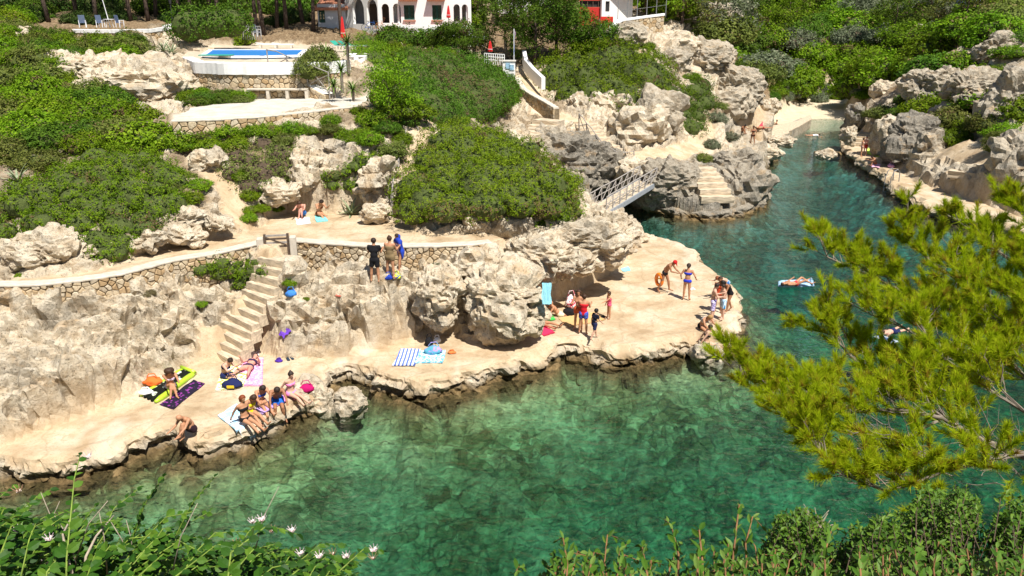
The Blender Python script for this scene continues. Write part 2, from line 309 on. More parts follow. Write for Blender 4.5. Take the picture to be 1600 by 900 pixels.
def mat_terrain():
    k = NT('limestone_land', .92, .15); vec = k.pos()
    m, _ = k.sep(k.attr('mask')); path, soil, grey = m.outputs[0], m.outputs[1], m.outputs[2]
    m2, _ = k.sep(k.attr('mask2')); sand, bed, wet = m2.outputs[0], m2.outputs[1], m2.outputs[2]
    c, big, mid, fine = limestone_colour(k, vec, grey)
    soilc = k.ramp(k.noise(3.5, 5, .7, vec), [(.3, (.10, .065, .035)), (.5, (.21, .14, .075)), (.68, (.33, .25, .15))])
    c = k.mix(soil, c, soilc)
    con = k.ramp(k.noise(.9, 5, .62, vec), [(.32, (.40, .285, .17)), (.5, (.53, .41, .265)), (.68, (.61, .50, .36))])
    con = k.mix(k.ramp(k.noise(7, 5, .7, vec), [(.36, .5), (.48, 0)]), con, (.38, .27, .155, 1))
    con = k.mix(k.ramp(k.noise(.5, 3, .5, k.scale(vec, (1.4, .6, 1))), [(.56, 0), (.66, .45)]), con, (.70, .62, .50, 1))
    jn = k.n('ShaderNodeTexNoise'); k.put(jn, 'Vector', vec); jn.inputs['Scale'].default_value = 1.3; jn.inputs['Detail'].default_value = 4; jm = k.n('ShaderNodeVectorMath', operation='MULTIPLY_ADD'); k.put(jm, 0, jn.outputs['Color']); jm.inputs[1].default_value = (.9, .9, 0); k.put(jm, 2, vec)
    con = k.mix(k.ramp(k.voro(.34, 'DISTANCE_TO_EDGE', jm.outputs[0]), [(.0, .32), (.008, .2), (.02, 0)]), con, (.24, .17, .09, 1))
    con = k.mix(k.ramp(k.noise(21, 4, .7, vec), [(.34, .55), (.42, 0)]), con, (.22, .15, .08, 1))
    con = k.mix(k.ramp(k.noise(1.9, 5, .7, vec, .6), [(.60, 0), (.72, .5)]), con, (.36, .25, .14, 1))
    whi = k.ramp(k.noise(1.2, 5, .65, vec), [(.32, (.46, .41, .34)), (.55, (.58, .54, .46)), (.75, (.64, .60, .53))])
    con = k.mix(k.attr('mask', 'Alpha'), con, whi)
    c = k.mix(path, c, con)
    sandc = k.ramp(k.noise(1.5, 4, .6, vec), [(.3, (.62, .50, .33)), (.7, (.72, .62, .45))])
    c = k.mix(sand, c, sandc)
    # wet, algae-brown band along the waterline, and the stony sea bed
    alg = k.ramp(k.noise(4, 5, .7, vec), [(.3, (.06, .042, .02)), (.55, (.20, .135, .06)), (.75, (.33, .24, .12))])
    c = k.mix(wet, c, alg)
    wob = k.n('ShaderNodeMix', data_type='VECTOR'); nz = k.n('ShaderNodeTexNoise'); k.put(nz, 'Vector', vec); nz.inputs['Scale'].default_value = .8; nz.inputs['Detail'].default_value = 3
    vm = k.n('ShaderNodeVectorMath', operation='MULTIPLY_ADD'); k.put(vm, 0, nz.outputs['Color']); vm.inputs[1].default_value = (1.1, 1.1, 0); k.put(vm, 2, vec)
    wv = vm.outputs[0]
    st1 = k.voro(1.5, 'F1', wv, 1); st2 = k.voro(3.4, 'F1', wv, 1); ed = k.voro(1.5, 'DISTANCE_TO_EDGE', wv, 0)
    s1, _ = k.sep(st1); s2, _ = k.sep(st2)
    stone = k.ramp(k.math('MULTIPLY', k.math('ADD', s1.outputs[0], s2.outputs[1]), .5), [(.12, (.13, .12, .06)), (.4, (.23, .215, .12)), (.62, (.31, .295, .18)), (.9, (.48, .46, .31))])
    stone = k.mix(k.ramp(ed, [(.0, .6), (.07, 0)]), stone, (.05, .055, .035, 1))
    stone = k.mix(k.ramp(k.noise(2.6, 5, .7, vec), [(.36, .45), (.50, 0)]), stone, (.12, .11, .05, 1))
    sd_ = k.ramp(k.noise(.35, 3, .5, vec), [(.46, 0), (.66, .6)])
    stone = k.mix(sd_, stone, k.ramp(k.noise(3, 4, .6, vec), [(.3, (.40, .38, .27)), (.7, (.70, .68, .54))]))
    weed = k.ramp(k.noise(.3, 4, .6, k.scale(vec, (1, .7, 1))), [(.58, 0), (.76, .25)])
    stone = k.mix(weed, stone, (.045, .06, .035, 1))
    fart = k.mix(k.attr('mask2', 'Alpha'), (.98, .98, .72, 1), (.74, .96, 1.28, 1)); stone = k.mix(1.0, stone, fart, 'MULTIPLY')  # near: algae yellow; far: blue of sky reflection and depth painted into the bed
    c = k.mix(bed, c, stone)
    h = k.math('ADD', k.math('MULTIPLY', k.noise(3.2, 8, .72, vec), 1.0), k.math('MULTIPLY', k.voro(3.4, 'F1', vec), -.35))
    h = k.math('ADD', h, k.math('MULTIPLY', k.noise(16, 4, .7, vec), .30))
    amt = k.math('SUBTRACT', 1.0, k.math('MULTIPLY', path, .82), True)
    b = k.n('ShaderNodeBump'); k.put(b, 'Height', k.math('MULTIPLY', h, amt)); b.inputs['Strength'].default_value = .85; b.inputs['Distance'].default_value = .2
    return k.done(c, None, b.outputs[0])
def mat_rock(name, greyness=0.0):
    k = NT(name, .92, .15); vec = k.pos()
    c, *_ = limestone_colour(k, vec, greyness)
    h = k.math('ADD', k.noise(3.2, 8, .72, vec), k.math('MULTIPLY', k.voro(3.4, 'F1', vec), -.35))
    h = k.math('ADD', h, k.math('MULTIPLY', k.noise(16, 4, .7, vec), .3))
    return k.done(c, None, k.bump(h, .8, .2))
M = {}
M['terrain'] = mat_terrain(); M['rock'] = mat_rock('limestone_boulder'); M['rock_grey'] = mat_rock('weathered_limestone', .42); M['rock_dark'] = mat_rock('dark_shore_rock', .9); M['rock_head'] = mat_rock('headland_rock', .68)

# ------------------------------------------------------------ terrain and sea bed: one sheet
def mesh_obj(name, V, F, mat=None, smoothed=True, parent=None):
    me = bpy.data.meshes.new(name)
    V = np.asarray(V, np.float32); F = np.asarray(F, np.int32)
    me.vertices.add(len(V)); me.vertices.foreach_set('co', V.ravel())
    k = F.shape[1]; me.loops.add(F.size); me.loops.foreach_set('vertex_index', F.ravel())
    me.polygons.add(len(F)); me.polygons.foreach_set('loop_start', np.arange(len(F), dtype=np.int32) * k)
    try: me.polygons.foreach_set('loop_total', np.full(len(F), k, np.int32))
    except Exception: pass
    me.update(calc_edges=True)
    me.polygons.foreach_set('use_smooth', np.full(len(F), bool(smoothed)))
    me.validate()
    o = bpy.data.objects.new(name, me); C.objects.link(o)
    for m in (mat if isinstance(mat, (list, tuple)) else [mat]):
        if m: me.materials.append(m)
    if parent is not None: o.parent = parent
    return o
def tag(o, label=None, cat=None, group=None, kind=None):
    for k, v in (('label', label), ('category', cat), ('group', group), ('kind', kind)):
        if v: o[k] = v
    return o
def col_attr(me, name, arr):
    a = me.color_attributes.new(name, 'FLOAT_COLOR', 'POINT'); q = np.ones((len(arr), 4), np.float32); q[:, :arr.shape[1]] = arr
    a.data.foreach_set('color', q.ravel())
def axis(segs):
    out = [segs[0][0]]
    for a, b, s0, s1 in segs:
        n = 0; x = a
        while x < b - 1e-6:
            t = (x - a) / (b - a); x = min(b, x + s0 + (s1 - s0) * t); out.append(x)
    return np.array(out)
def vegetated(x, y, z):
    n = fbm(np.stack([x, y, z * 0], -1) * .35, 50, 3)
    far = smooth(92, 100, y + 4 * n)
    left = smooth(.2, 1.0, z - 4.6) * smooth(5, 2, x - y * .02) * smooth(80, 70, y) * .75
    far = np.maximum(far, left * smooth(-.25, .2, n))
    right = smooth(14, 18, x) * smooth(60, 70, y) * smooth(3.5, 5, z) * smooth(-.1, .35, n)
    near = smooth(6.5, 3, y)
    grove = smooth(72, 76, y + 2 * n) * smooth(4, -2, x - .08 * y) * .95  # brown pine litter, also laid here to stand in for the grove's shade
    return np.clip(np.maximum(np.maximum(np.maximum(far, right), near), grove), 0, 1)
def build_terrain():
    xs = axis([(-420, -80, 12, 4), (-80, -45, 2, .5), (-45, -23, .35, .14), (-23, 13, .125, .125), (13, 40, .25, .32), (40, 80, .4, 1.5), (80, 420, 3, 12)])
    ys = axis([(-60, -4, 5, 1), (-4, 8.5, .4, .4), (8.5, 18.5, .3, .14), (18.5, 32.5, .085, .085), (32.5, 46, .115, .115), (46, 62, .17, .22), (62, 100, .36, .6), (100, 160, .8, 2), (160, 430, 3, 12)])
    nx, ny = len(xs), len(ys)
    X, Y = np.meshgrid(xs, ys); x, y = X.ravel(), Y.ravel()
    p0 = np.stack([x, y, 0 * x], -1)
    wx = x + .16 * fbm(p0 * 1.3, 5, 3) ; wy = y + .16 * fbm(p0 * 1.3, 9, 3)
    L = land(x, y); Lf, built = flats(x, y, L)
    sw = sdist(WATER, wx, wy)
    platish = smooth(-.6, .05, np.maximum(sdist(PLAT, x, y), sdist(RPLAT, x, y)))
    beach = smooth(-1.5, 1.5, sdist(BEACH, x, y)); beach = np.maximum(beach, smooth(6, 2.0, np.hypot(x - at(1297, 188, 0)[0], y - at(1297, 188, 0)[1])) * (y > 90))
    # rock relief, pushed out along the slope
    G = L.reshape(ny, nx); gy, gx = np.gradient(G, ys, xs); gx = np.clip(gx, -2.5, 2.5).ravel(); gy = np.clip(gy, -2.5, 2.5).ravel()
    nn = np.stack([-gx, -gy, np.ones_like(gx)], -1); nn /= np.linalg.norm(nn, axis=-1, keepdims=True)
    p = np.stack([x, y, Lf], -1)
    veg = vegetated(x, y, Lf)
    rough = (1 - built) * (1 - .6 * veg) * (1 - smooth(170, 260, y))
    near_view = (y > 5) & (y < 230) & (np.abs(x) < .80 * y + 3) & (sw < .5)
    I = np.nonzero(near_view)[0]; q = p[I]
    disp = np.zeros(len(x)); terr = np.zeros(len(x)); fin = np.zeros(len(x)); plt_n = np.zeros(len(x)); lip_n = np.zeros(len(x))
    wq = q + .30 * np.stack([vn(q * .8, 1), vn(q * .8, 2), vn(q * .8, 3)], -1) + .07 * np.stack([vn(q * 3, 4), vn(q * 3, 5), vn(q * 3, 6)], -1)
    fin[I] = ridged(q * 3.1, 37, 3)
    rot = wq @ np.array([[.94, .30, .05], [-.30, .94, .10], [0, -.12, 1.]])
    f1, j1 = facet(rot * np.array([.42, .55, .95]), 300); f2, j2 = facet(rot * np.array([1.15, 1.4, 2.2]), 310); 
    bed = q[:, 2] + .02 * q[:, 0] + .28 * fbm(q * .55, 61, 2) + .05 * vn(q * 2.6, 66)
    fr = (bed / .46) % 1.0
    terr[I] = (smooth(.30, .78, fr) - fr) * .46
    crack = smooth(.10, .0, j1) * .30 * smooth(-.4, .3, vn(q * .5, 44)) + smooth(.08, 0, j2) * .07
    pits = smooth(.3, .75, vn(q * np.array([1.5, 1.5, 2.4]), 71)) * .30 + smooth(.3, .65, vn(q * np.array([3.3, 3.3, 4]), 77)) * .14
    cr = np.zeros(len(q)); le = np.zeros(len(q)); wx_ = q[:, 0] + .10 * vn(q * 2.2, 88) + .05 * vn(q * 6, 89); wy_ = q[:, 1] + .10 * vn(q * 2.2, 90) + .05 * vn(q * 6, 92)
    nb = (q[:, 1] < 34) & (q[:, 0] < 0); 
    for P in CRACKS:
        dd = dist_line(P, wx_[nb], wy_[nb], False); ym = np.interp(wx_[nb], np.sort(P[:, 0]), P[np.argsort(P[:, 0]), 1]); cr[nb] = np.maximum(cr[nb], smooth(.17, .03, dd)); le[nb] += smooth(.9, .1, dd) * np.where(wy_[nb] > ym, .16, -.10)
    crack = crack + cr * (.34 + .12 * vn(q * 1.2, 93)) - np.clip(le, -.2, .3)
    far_amp = 1 + .9 * smooth(50, 75, q[:, 1])
    disp[I] = (.34 * f1 + .19 * f2) * far_amp + .07 * fin[I] + .05 * ridged(q * 6.3, 57, 2) + .05 * vn(q * 2, 47) - crack - pits
    disp *= rough
    plt_n[I] = .025 * fbm(q * 1.1, 83, 3) + .012 * fbm(q * 4, 84, 2); lip_n[I] = smooth(.0, .6, fbm(q * 2.2, 91, 3))
    V = p + nn * disp[:, None]
    V[:, 2] += terr * rough * .9
    V[:, 2] += built * (1 - beach) * plt_n
    # rugged lip of the platforms
    lip = platish * smooth(.55, .0, -sw)
    V[:, 2] += lip * (-.16 * lip_n - .04)
    V[:, 0] += lip * .09 * fin; V[:, 1] += lip * .09 * fin
    # sea bed
    inw = smooth(-.42, -.16, sw) * (y < 92) + smooth(-.02, .2, sw) * (y >= 92)
    dmax = 3.4 - 1.2 * smooth(60, 95, y)
    depth = .30 + dmax * (1 - np.exp(-np.maximum(sw, 0) / 6.5))
    sh = smooth(25, 3, np.hypot(x - at(1297, 188, 0)[0], (y - at(1297, 188, 0)[1]) * .7)); depth = depth * (1 - .93 * sh) + .02
    bz = -depth + .34 * np.abs(fbm(p0 * .9, 101, 3)) + .14 * np.abs(fbm(p0 * 2.4, 103, 2)) - .2
    bz = np.minimum(bz, -.06)
    hump = np.exp(-(((x - at(1290, 240, 0)[0]) / 1.6) ** 2 + ((y - at(1290, 240, 0)[1]) / 1.8) ** 2) * 2) * 2.6; bz = np.minimum(bz + hump, .18)
    fo = np.exp(-((sw - .45) / .35) ** 2) * smooth(-.2, .4, fbm(p0 * .8, 113, 2)) * smooth(70, 50, y); bz += fo * .5
    V[:, 2] = V[:, 2] * (1 - inw) + bz * inw
    # dry sand runs into the sea bed
    tb = beach * smooth(-2, 2, sw) ;
    dbe = sw; bw = smooth(.02, .98, beach) * (y > 90); V[:, 2] = V[:, 2] * (1 - bw) + np.minimum(V[:, 2], -.055 * sw - .02) * bw
    idx = np.arange(nx * ny).reshape(ny, nx)
    F = np.stack([idx[:-1, :-1], idx[:-1, 1:], idx[1:, 1:], idx[1:, :-1]], -1).reshape(-1, 4)
    o = mesh_obj('ground', V, F, M['terrain'], False); tag(o, kind='structure')
    n2 = fbm(p * .6, 131, 3)
    grey = np.clip(smooth(50, 56, y) * smooth(18, 14, x) * smooth(70, 64, y) * smooth(3.2, 2.2, Lf + .5 * n2) * .85 + smooth(16, 20, x) * smooth(2.2, 1.4, np.abs(Lf - 2.2) - 1) * .35 + smooth(1.9, 1.1, Lf + .3 * n2) * (1 - built) * .35, 0, 1)
    wet = smooth(.42, .12, V[:, 2] + .14 * n2) * (1 - beach)
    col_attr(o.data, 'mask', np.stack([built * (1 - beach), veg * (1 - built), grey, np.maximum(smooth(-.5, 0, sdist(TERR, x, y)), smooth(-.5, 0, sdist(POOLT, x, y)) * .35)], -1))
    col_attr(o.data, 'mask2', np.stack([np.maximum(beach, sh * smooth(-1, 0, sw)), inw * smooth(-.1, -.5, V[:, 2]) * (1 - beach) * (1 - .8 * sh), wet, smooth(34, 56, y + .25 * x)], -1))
    qz = np.where((platish > .6) & (sw < .12) & (sw > -1.2), np.maximum(V[:, 2], PZ + .02), V[:, 2])
    return o, (xs, ys, qz.reshape(ny, nx), V.reshape(ny, nx, 3))
TER, (TX, TY, TZ, TV) = build_terrain()
def surf(x, y):
    """height of the finished ground at a spot"""
    i = int(np.clip(np.searchsorted(TX, x) - 1, 0, len(TX) - 2)); j = int(np.clip(np.searchsorted(TY, y) - 1, 0, len(TY) - 2))
    a = min(1, max(0, (x - TX[i]) / (TX[i + 1] - TX[i]))); b = min(1, max(0, (y - TY[j]) / (TY[j + 1] - TY[j])))
    return float((TZ[j, i] * (1 - a) + TZ[j, i + 1] * a) * (1 - b) + (TZ[j + 1, i] * (1 - a) + TZ[j + 1, i + 1] * a) * b)
def hit(u, v, y0=8, y1=300):
    """where the sight line through photo pixel (u, v) meets the ground"""
    r = ray(u, v); y = y0; st = 0
    while y < y1:
        t = y / r[1]
        if CAMZ + r[2] * t <= surf(r[0] * t, y):
            a, b = y - st, y
            for _ in range(11):
                m = (a + b) / 2; t = m / r[1]
                if CAMZ + r[2] * t <= surf(r[0] * t, m): b = m
                else: a = m
            t = b / r[1]; return Vector((r[0] * t, b, surf(r[0] * t, b)))
        st = .10 + .0045 * y; y += st
    return at(u, v, Y=y1)

# ------------------------------------------------------------ the water of the cove
def build_water():
    k = NT('sea_water'); t = k.t; t.nodes.remove(k.b); vec = k.pos()
    # ripples mirror the sky; a net of sunlight is painted into the transparent colour
    wv = k.scale(vec, (1, 1.5, 1))
    n1 = k.noise(.9, 3, .55, wv, .6); n2 = k.noise(3.2, 3, .6, wv, .5); n3 = k.noise(9, 2, .5, wv)
    h = k.math('ADD', k.math('MULTIPLY', n1, 1.0), k.math('ADD', k.math('MULTIPLY', n2, .55), k.math('MULTIPLY', n3, .16)))
    bmp = k.bump(h, .8, .16)
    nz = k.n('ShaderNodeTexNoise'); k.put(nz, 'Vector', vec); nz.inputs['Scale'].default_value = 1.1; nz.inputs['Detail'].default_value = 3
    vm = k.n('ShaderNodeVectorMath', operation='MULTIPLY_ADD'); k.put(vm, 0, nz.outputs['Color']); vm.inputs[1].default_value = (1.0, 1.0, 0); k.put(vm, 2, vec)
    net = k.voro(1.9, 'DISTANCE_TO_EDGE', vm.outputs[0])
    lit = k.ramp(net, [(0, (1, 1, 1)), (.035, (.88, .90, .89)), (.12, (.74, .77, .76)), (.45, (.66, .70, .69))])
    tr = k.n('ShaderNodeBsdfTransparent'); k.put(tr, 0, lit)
    gl = k.n('ShaderNodeBsdfGlossy'); gl.inputs['Roughness'].default_value = .06; gl.inputs['Color'].default_value = (1, 1, 1, 1); k.put(gl, 'Normal', bmp)
    fr = k.n('ShaderNodeFresnel'); fr.inputs['IOR'].default_value = 1.333; k.put(fr, 'Normal', bmp)
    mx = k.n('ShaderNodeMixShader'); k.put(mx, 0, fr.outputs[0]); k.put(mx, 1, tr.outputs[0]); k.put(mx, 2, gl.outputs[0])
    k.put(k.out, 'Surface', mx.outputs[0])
    va = k.n('ShaderNodeVolumeAbsorption'); va.inputs['Color'].default_value = (.10, .74, .66, 1); va.inputs['Density'].default_value = .35
    k.put(k.out, 'Volume', va.outputs[0])
    bm = bmesh.new(); bmesh.ops.create_cube(bm, size=1)
    o = bpy.data.objects.new('sea', bpy.data.meshes.new('sea'))
    x0, x1, y0, y1, z0, z1 = -70, 90, 6.2, 112, -7, 0
    for q in bm.verts: q.co = (x0 if q.co.x < 0 else x1, y0 if q.co.y < 0 else y1, z0 if q.co.z < 0 else z1)
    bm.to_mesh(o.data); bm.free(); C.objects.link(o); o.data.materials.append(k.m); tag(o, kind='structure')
    return o
SEA = build_water()
# ------------------------------------------------------------ mesh helpers
def empty(name, loc=(0, 0, 0), label=None, cat=None, group=None, rz=0):
    o = bpy.data.objects.new(name, None); C.objects.link(o); o.location = loc; o.rotation_euler = (0, 0, rz); o.empty_display_size = .2
    return tag(o, label, cat, group)
def obj(name, bm, mat, parent=None, smoothed=False, world=False):
    """links a bmesh as one mesh object; world=True: its points are world points although it has a parent"""
    me = bpy.data.meshes.new(name)
    bm.normal_update(); bm.to_mesh(me); bm.free()
    if smoothed: me.polygons.foreach_set('use_smooth', np.ones(len(me.polygons), bool))
    for m in (mat if isinstance(mat, (list, tuple)) else [mat]): me.materials.append(m)
    o = bpy.data.objects.new(name, me); C.objects.link(o)
    if parent is not None:
        o.parent = parent
        if world: o.matrix_parent_inverse = parent_inv(parent)
    return o
def parent_inv(p):
    m = Matrix.LocRotScale(p.location, p.rotation_euler, p.scale)
    if p.parent is not None: m = p.parent.matrix_parent_inverse @ m; m = Matrix.LocRotScale(p.parent.location, p.parent.rotation_euler, p.parent.scale) @ m
    return m.inverted()
def inst(o, parent=None, loc=None, rot=None, scale=None, name=None):
    c = o.copy(); C.objects.link(c)
    if parent is not None: c.parent = parent
    if loc is not None: c.location = loc
    if rot is not None: c.rotation_euler = rot
    if scale is not None: c.scale = scale if hasattr(scale, '__len__') else (scale,) * 3
    return c
def box(bm, c, s, rot=None, bev=0):
    """a box of full size s about c"""
    r = bmesh.ops.create_cube(bm, size=1); vs = r['verts']
    m = (rot if rot is not None else Matrix.Identity(3)).to_4x4()
    for q in vs: q.co = Vector(c) + (m @ Vector((q.co.x * s[0], q.co.y * s[1], q.co.z * s[2])))
    if bev:
        es = list({e for q in vs for e in q.link_edges}); bmesh.ops.bevel(bm, geom=es, offset=bev, segments=1, affect='EDGES')
    return bm
def nbox(c, s, rot=None, bev=0): return box(bmesh.new(), c, s, rot, bev)
def tube(bm, pts, r, n=6, r1=None, cap=True):
    pts = [Vector(p) for p in pts]; rings = []; L = len(pts)
    up = Vector((.13, .31, .94))
    for i, p in enumerate(pts):
        d = (pts[min(i + 1, L - 1)] - pts[max(i - 1, 0)])
        d = d.normalized() if d.length > 1e-9 else Vector((0, 0, 1))
        a = d.cross(up); a = a.normalized() if a.length > .05 else d.cross(Vector((1, 0, 0))).normalized()
        b = d.cross(a); rr = (r[i] if hasattr(r, '__len__') else (r if r1 is None else r + (r1 - r) * i / max(1, L - 1)))
        rings.append([bm.verts.new(p + (a * math.cos(2 * math.pi * k / n) + b * math.sin(2 * math.pi * k / n)) * rr) for k in range(n)])
    for i in range(L - 1):
        for k in range(n): bm.faces.new((rings[i][k], rings[i][(k + 1) % n], rings[i + 1][(k + 1) % n], rings[i + 1][k]))
    if cap and n > 2: bm.faces.new(rings[0][::-1]); bm.faces.new(rings[-1])
    return bm
def prism(bm, pts, z0, z1):
    """a flat outline (x, y) raised from z0 to z1"""
    a = [bm.verts.new((p[0], p[1], z0)) for p in pts]; b = [bm.verts.new((p[0], p[1], z1)) for p in pts]; n = len(pts)
    for i in range(n): bm.faces.new((a[i], a[(i + 1) % n], b[(i + 1) % n], b[i]))
    bm.faces.new(b); bm.faces.new(a[::-1]); bmesh.ops.recalc_face_normals(bm, faces=bm.faces); return bm
def along(P, s):
    """point and direction at length s of a polyline of Vectors"""
    for i in range(len(P) - 1):
        L = (P[i + 1] - P[i]).length
        if s <= L or i == len(P) - 2: return P[i] + (P[i + 1] - P[i]) * (s / L), (P[i + 1] - P[i]).normalized()
        s -= L
def length(P): return sum((P[i + 1] - P[i]).length for i in range(len(P) - 1))

M['plaster'] = plain('white_plaster', (.80, .79, .76), .85, .03, 6)
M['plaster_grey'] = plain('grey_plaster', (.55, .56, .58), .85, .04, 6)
M['blue_white'] = plain('bluish_white_plaster', (.62, .68, .78), .85, .03, 6)
M['concrete'] = plain('pale_concrete', (.56, .50, .41), .9, .10, 5)
M['rim'] = plain('whitewashed_concrete', (.72, .68, .61), .9, .07, 4)
M['tread'] = plain('worn_stone_step', (.53, .435, .31), .92, .22, 5)
M['mortar'] = plain('dark_wall_joint', (.20, .15, .09), .95, .2, 6)
M['stone'] = None
M['grey_wood'] = plain('weathered_wood', (.33, .30, .27), .85, .15, 14)
M['dark_wood'] = plain('dark_wood', (.10, .07, .05), .8, .15, 14)
M['green'] = plain('green_shutter_paint', (.015, .075, .05), .5, .1, 20)
M['red'] = plain('red_paint', (.52, .035, .025), .5, .06, 20)
M['red_cloth'] = plain('red_canvas', (.60, .03, .03), .85, .06, 20)
M['tile'] = plain('terracotta', (.45, .19, .11), .85, .15, 12)
M['dark'] = plain('dark_interior', (.03, .03, .03), .8, .1, 10)
M['metal'] = plain('grey_metal', (.22, .22, .22), .45, .1, 20, .5)
M['white_plastic'] = plain('white_plastic', (.78, .78, .78), .4, .02, 20)
M['blue_fabric'] = plain('blue_grey_fabric', (.16, .21, .34), .9, .08, 40)
M['teal'] = plain('teal_fabric', (.03, .30, .22), .8, .08, 30)
k_ = NT('wall_rubble_stone', .92, .15); oi = k_.n('ShaderNodeObjectInfo').outputs['Random']; vi = k_.attr('tone', 'Fac')
tn = k_.math('FRACT', k_.math('ADD', oi, vi))
c_ = k_.ramp(tn, [(0, (.40, .27, .14)), (.3, (.53, .40, .245)), (.6, (.60, .49, .33)), (.85, (.45, .375, .27)), (1, (.62, .53, .39))])
c_ = k_.mix(k_.ramp(k_.noise(9, 4, .7, k_.pos()), [(.35, .6), (.5, 0)]), c_, (.24, .16, .085, 1))
M['stone'] = k_.done(c_, None, k_.bump(k_.noise(14, 5, .7, k_.pos()), .7, .04))

# ------------------------------------------------------------ rubble walls: every stone its own piece
def clip(pl, mx, my, nx, ny):
    out = []
    for i in range(len(pl)):
        a, b = pl[i], pl[(i + 1) % len(pl)]
        da = (a[0] - mx) * nx + (a[1] - my) * ny; db = (b[0] - mx) * nx + (b[1] - my) * ny
        if da <= 0: out.append(a)
        if (da < 0 < db) or (db < 0 < da):
            t = da / (da - db); out.append((a[0] + (b[0] - a[0]) * t, a[1] + (b[1] - a[1]) * t))
    return out
def rubble_wall(name, label, top, base, thick=.45, sw=.27, sh=.20, parts=300, cop=None, group=None, over=.06, cop_h=.06, cop_w=.42, cat='wall', hmin=.25):
    """top: polyline (Vectors) of the upper outer edge, left to right; base(p): height of the foot"""
    rnd = random.Random(len(name) * 7 + int(abs(top[0].x) * 100)); L = length(top)
    root = empty(name, along(top, L / 2)[0] - Vector((0, 0, 1)), label, cat, group)
    hs = lambda s: max(hmin, along(top, s)[0].z - base(along(top, s)[0]))
    def place(s, h, d):                      # h measured down from the top, d outwards
        s = min(max(s, 0), L); p, t = along(top, s); nrm = Vector((t.y, -t.x, 0)).normalized()
        return Vector((p.x, p.y, p.z - h)) + nrm * d
    # core and coping
    n = max(2, int(L / .35)); bm = bmesh.new(); prev = None
    for i in range(n + 1):
        s = L * i / n; H = hs(s) + .35
        q = [bm.verts.new(place(s, h, d)) for h, d in ((.02, -.035), (H, -.035), (H, -thick), (.02, -thick))]
        if prev:
            for k in range(4): bm.faces.new((prev[k], prev[(k + 1) % 4], q[(k + 1) % 4], q[k]))
        else: bm.faces.new(q)
        prev = q
    bm.faces.new(prev[::-1]); bmesh.ops.recalc_face_normals(bm, faces=bm.faces)
    obj('wall_core', bm, M['mortar'], root, world=True)
    if cop:
        bm = bmesh.new(); prev = None; n = max(2, int(L / .22))
        for i in range(n + 1):
            s = L * i / n; w1 = .02 * rnd.uniform(-1, 1); w2 = .012 * rnd.uniform(-1, 1)
            q = [bm.verts.new(place(s, h + w2, d)) for h, d in ((-cop_h, over - .03 + w1), (-cop_h + .03, over + w1), (.015, over + w1), (.015, -cop_w), (-cop_h + .005, -cop_w))]
            if prev:
                for k in range(5): bm.faces.new((prev[k], prev[(k + 1) % 5], q[(k + 1) % 5], q[k]))
            else: bm.faces.new(q)
            prev = q
        bm.faces.new(prev[::-1]); bmesh.ops.recalc_face_normals(bm, faces=bm.faces)
        obj('coping', bm, cop, root, world=True)
    # seeds on a loose grid, cells cut between neighbours
    seeds = []; r = 0; h = sh * .5
    Hm = max(hs(L * i / 40) for i in range(41)) + .1
    while h < Hm + sh:
        s = rnd.uniform(0, sw); row = []
        while s < L:
            if h < hs(s) + sh * .7: seeds.append((s + rnd.uniform(-.3, .3) * sw, h + rnd.uniform(-.33, .33) * sh))
            s += sw * rnd.uniform(.7, 1.45)
        h += sh
    rest = bmesh.new(); tone = []; cnt = 0; nrest = 0
    order = sorted(range(len(seeds)), key=lambda i: seeds[i][1] if False else i)
    for i in order:
        sx, sy = seeds[i]; pl = [(sx - sw, sy - sh * 1.3), (sx + sw, sy - sh * 1.3), (sx + sw, sy + sh * 1.3), (sx - sw, sy + sh * 1.3)]
        pl = clip(pl, 0, 0, -1, 0); pl = clip(pl, L, 0, 1, 0); pl = clip(pl, 0, .0, 0, -1)
        for j, (ox, oy) in enumerate(seeds):
            if j == i or abs(ox - sx) > 2 * sw or abs(oy - sy) > 2.6 * sh: continue
            dx, dy = ox - sx, oy - sy; dd = math.hypot(dx, dy)
            if dd < 1e-5 or len(pl) < 3: continue
            pl = clip(pl, sx + dx / 2, sy + dy / 2, dx / dd, dy / dd)
        if len(pl) < 3: continue
        cx = sum(p[0] for p in pl) / len(pl); cy_ = sum(p[1] for p in pl) / len(pl)
        rad = max(math.hypot(p[0] - cx, p[1] - cy_) for p in pl)
        if rad < .04: continue
        g1 = 1 - .012 / rad * 1.6; out = rnd.uniform(.02, .075)
        piece = rnd.random() and cnt < parts
        bm = bmesh.new() if piece else rest
        def ring(f, d): return [bm.verts.new(place(cx + (x - cx) * f, cy_ + (y - cy_) * f, d)) for x, y in pl]
        tilt = rnd.uniform(-.02, .02)
        a = ring(g1, -.06); b = ring(g1 * .97, out * .45); c = ring(g1 * .70, out + tilt)
        m = len(pl); fs = []
        for k in range(m):
            fs.append(bm.faces.new((a[k], a[(k + 1) % m], b[(k + 1) % m], b[k]))); fs.append(bm.faces.new((b[k], b[(k + 1) % m], c[(k + 1) % m], c[k])))
        fs.append(bm.faces.new(c))
        if piece:
            bmesh.ops.recalc_face_normals(bm, faces=bm.faces); obj('stone', bm, M['stone'], root, smoothed=False, world=True); cnt += 1
        else: tone += [rnd.random()] * len(fs); nrest += 1
    if nrest:
        bmesh.ops.recalc_face_normals(rest, faces=rest.faces)
        o = obj('stonework', rest, M['stone'], root, world=True); o['kind'] = 'stuff'
        a = o.data.attributes.new('tone', 'FLOAT', 'FACE'); a.data.foreach_set('value', np.array(tone, np.float32))
    else: rest.free()
    return root
gb = lambda p: surf(p.x, p.y - .45)
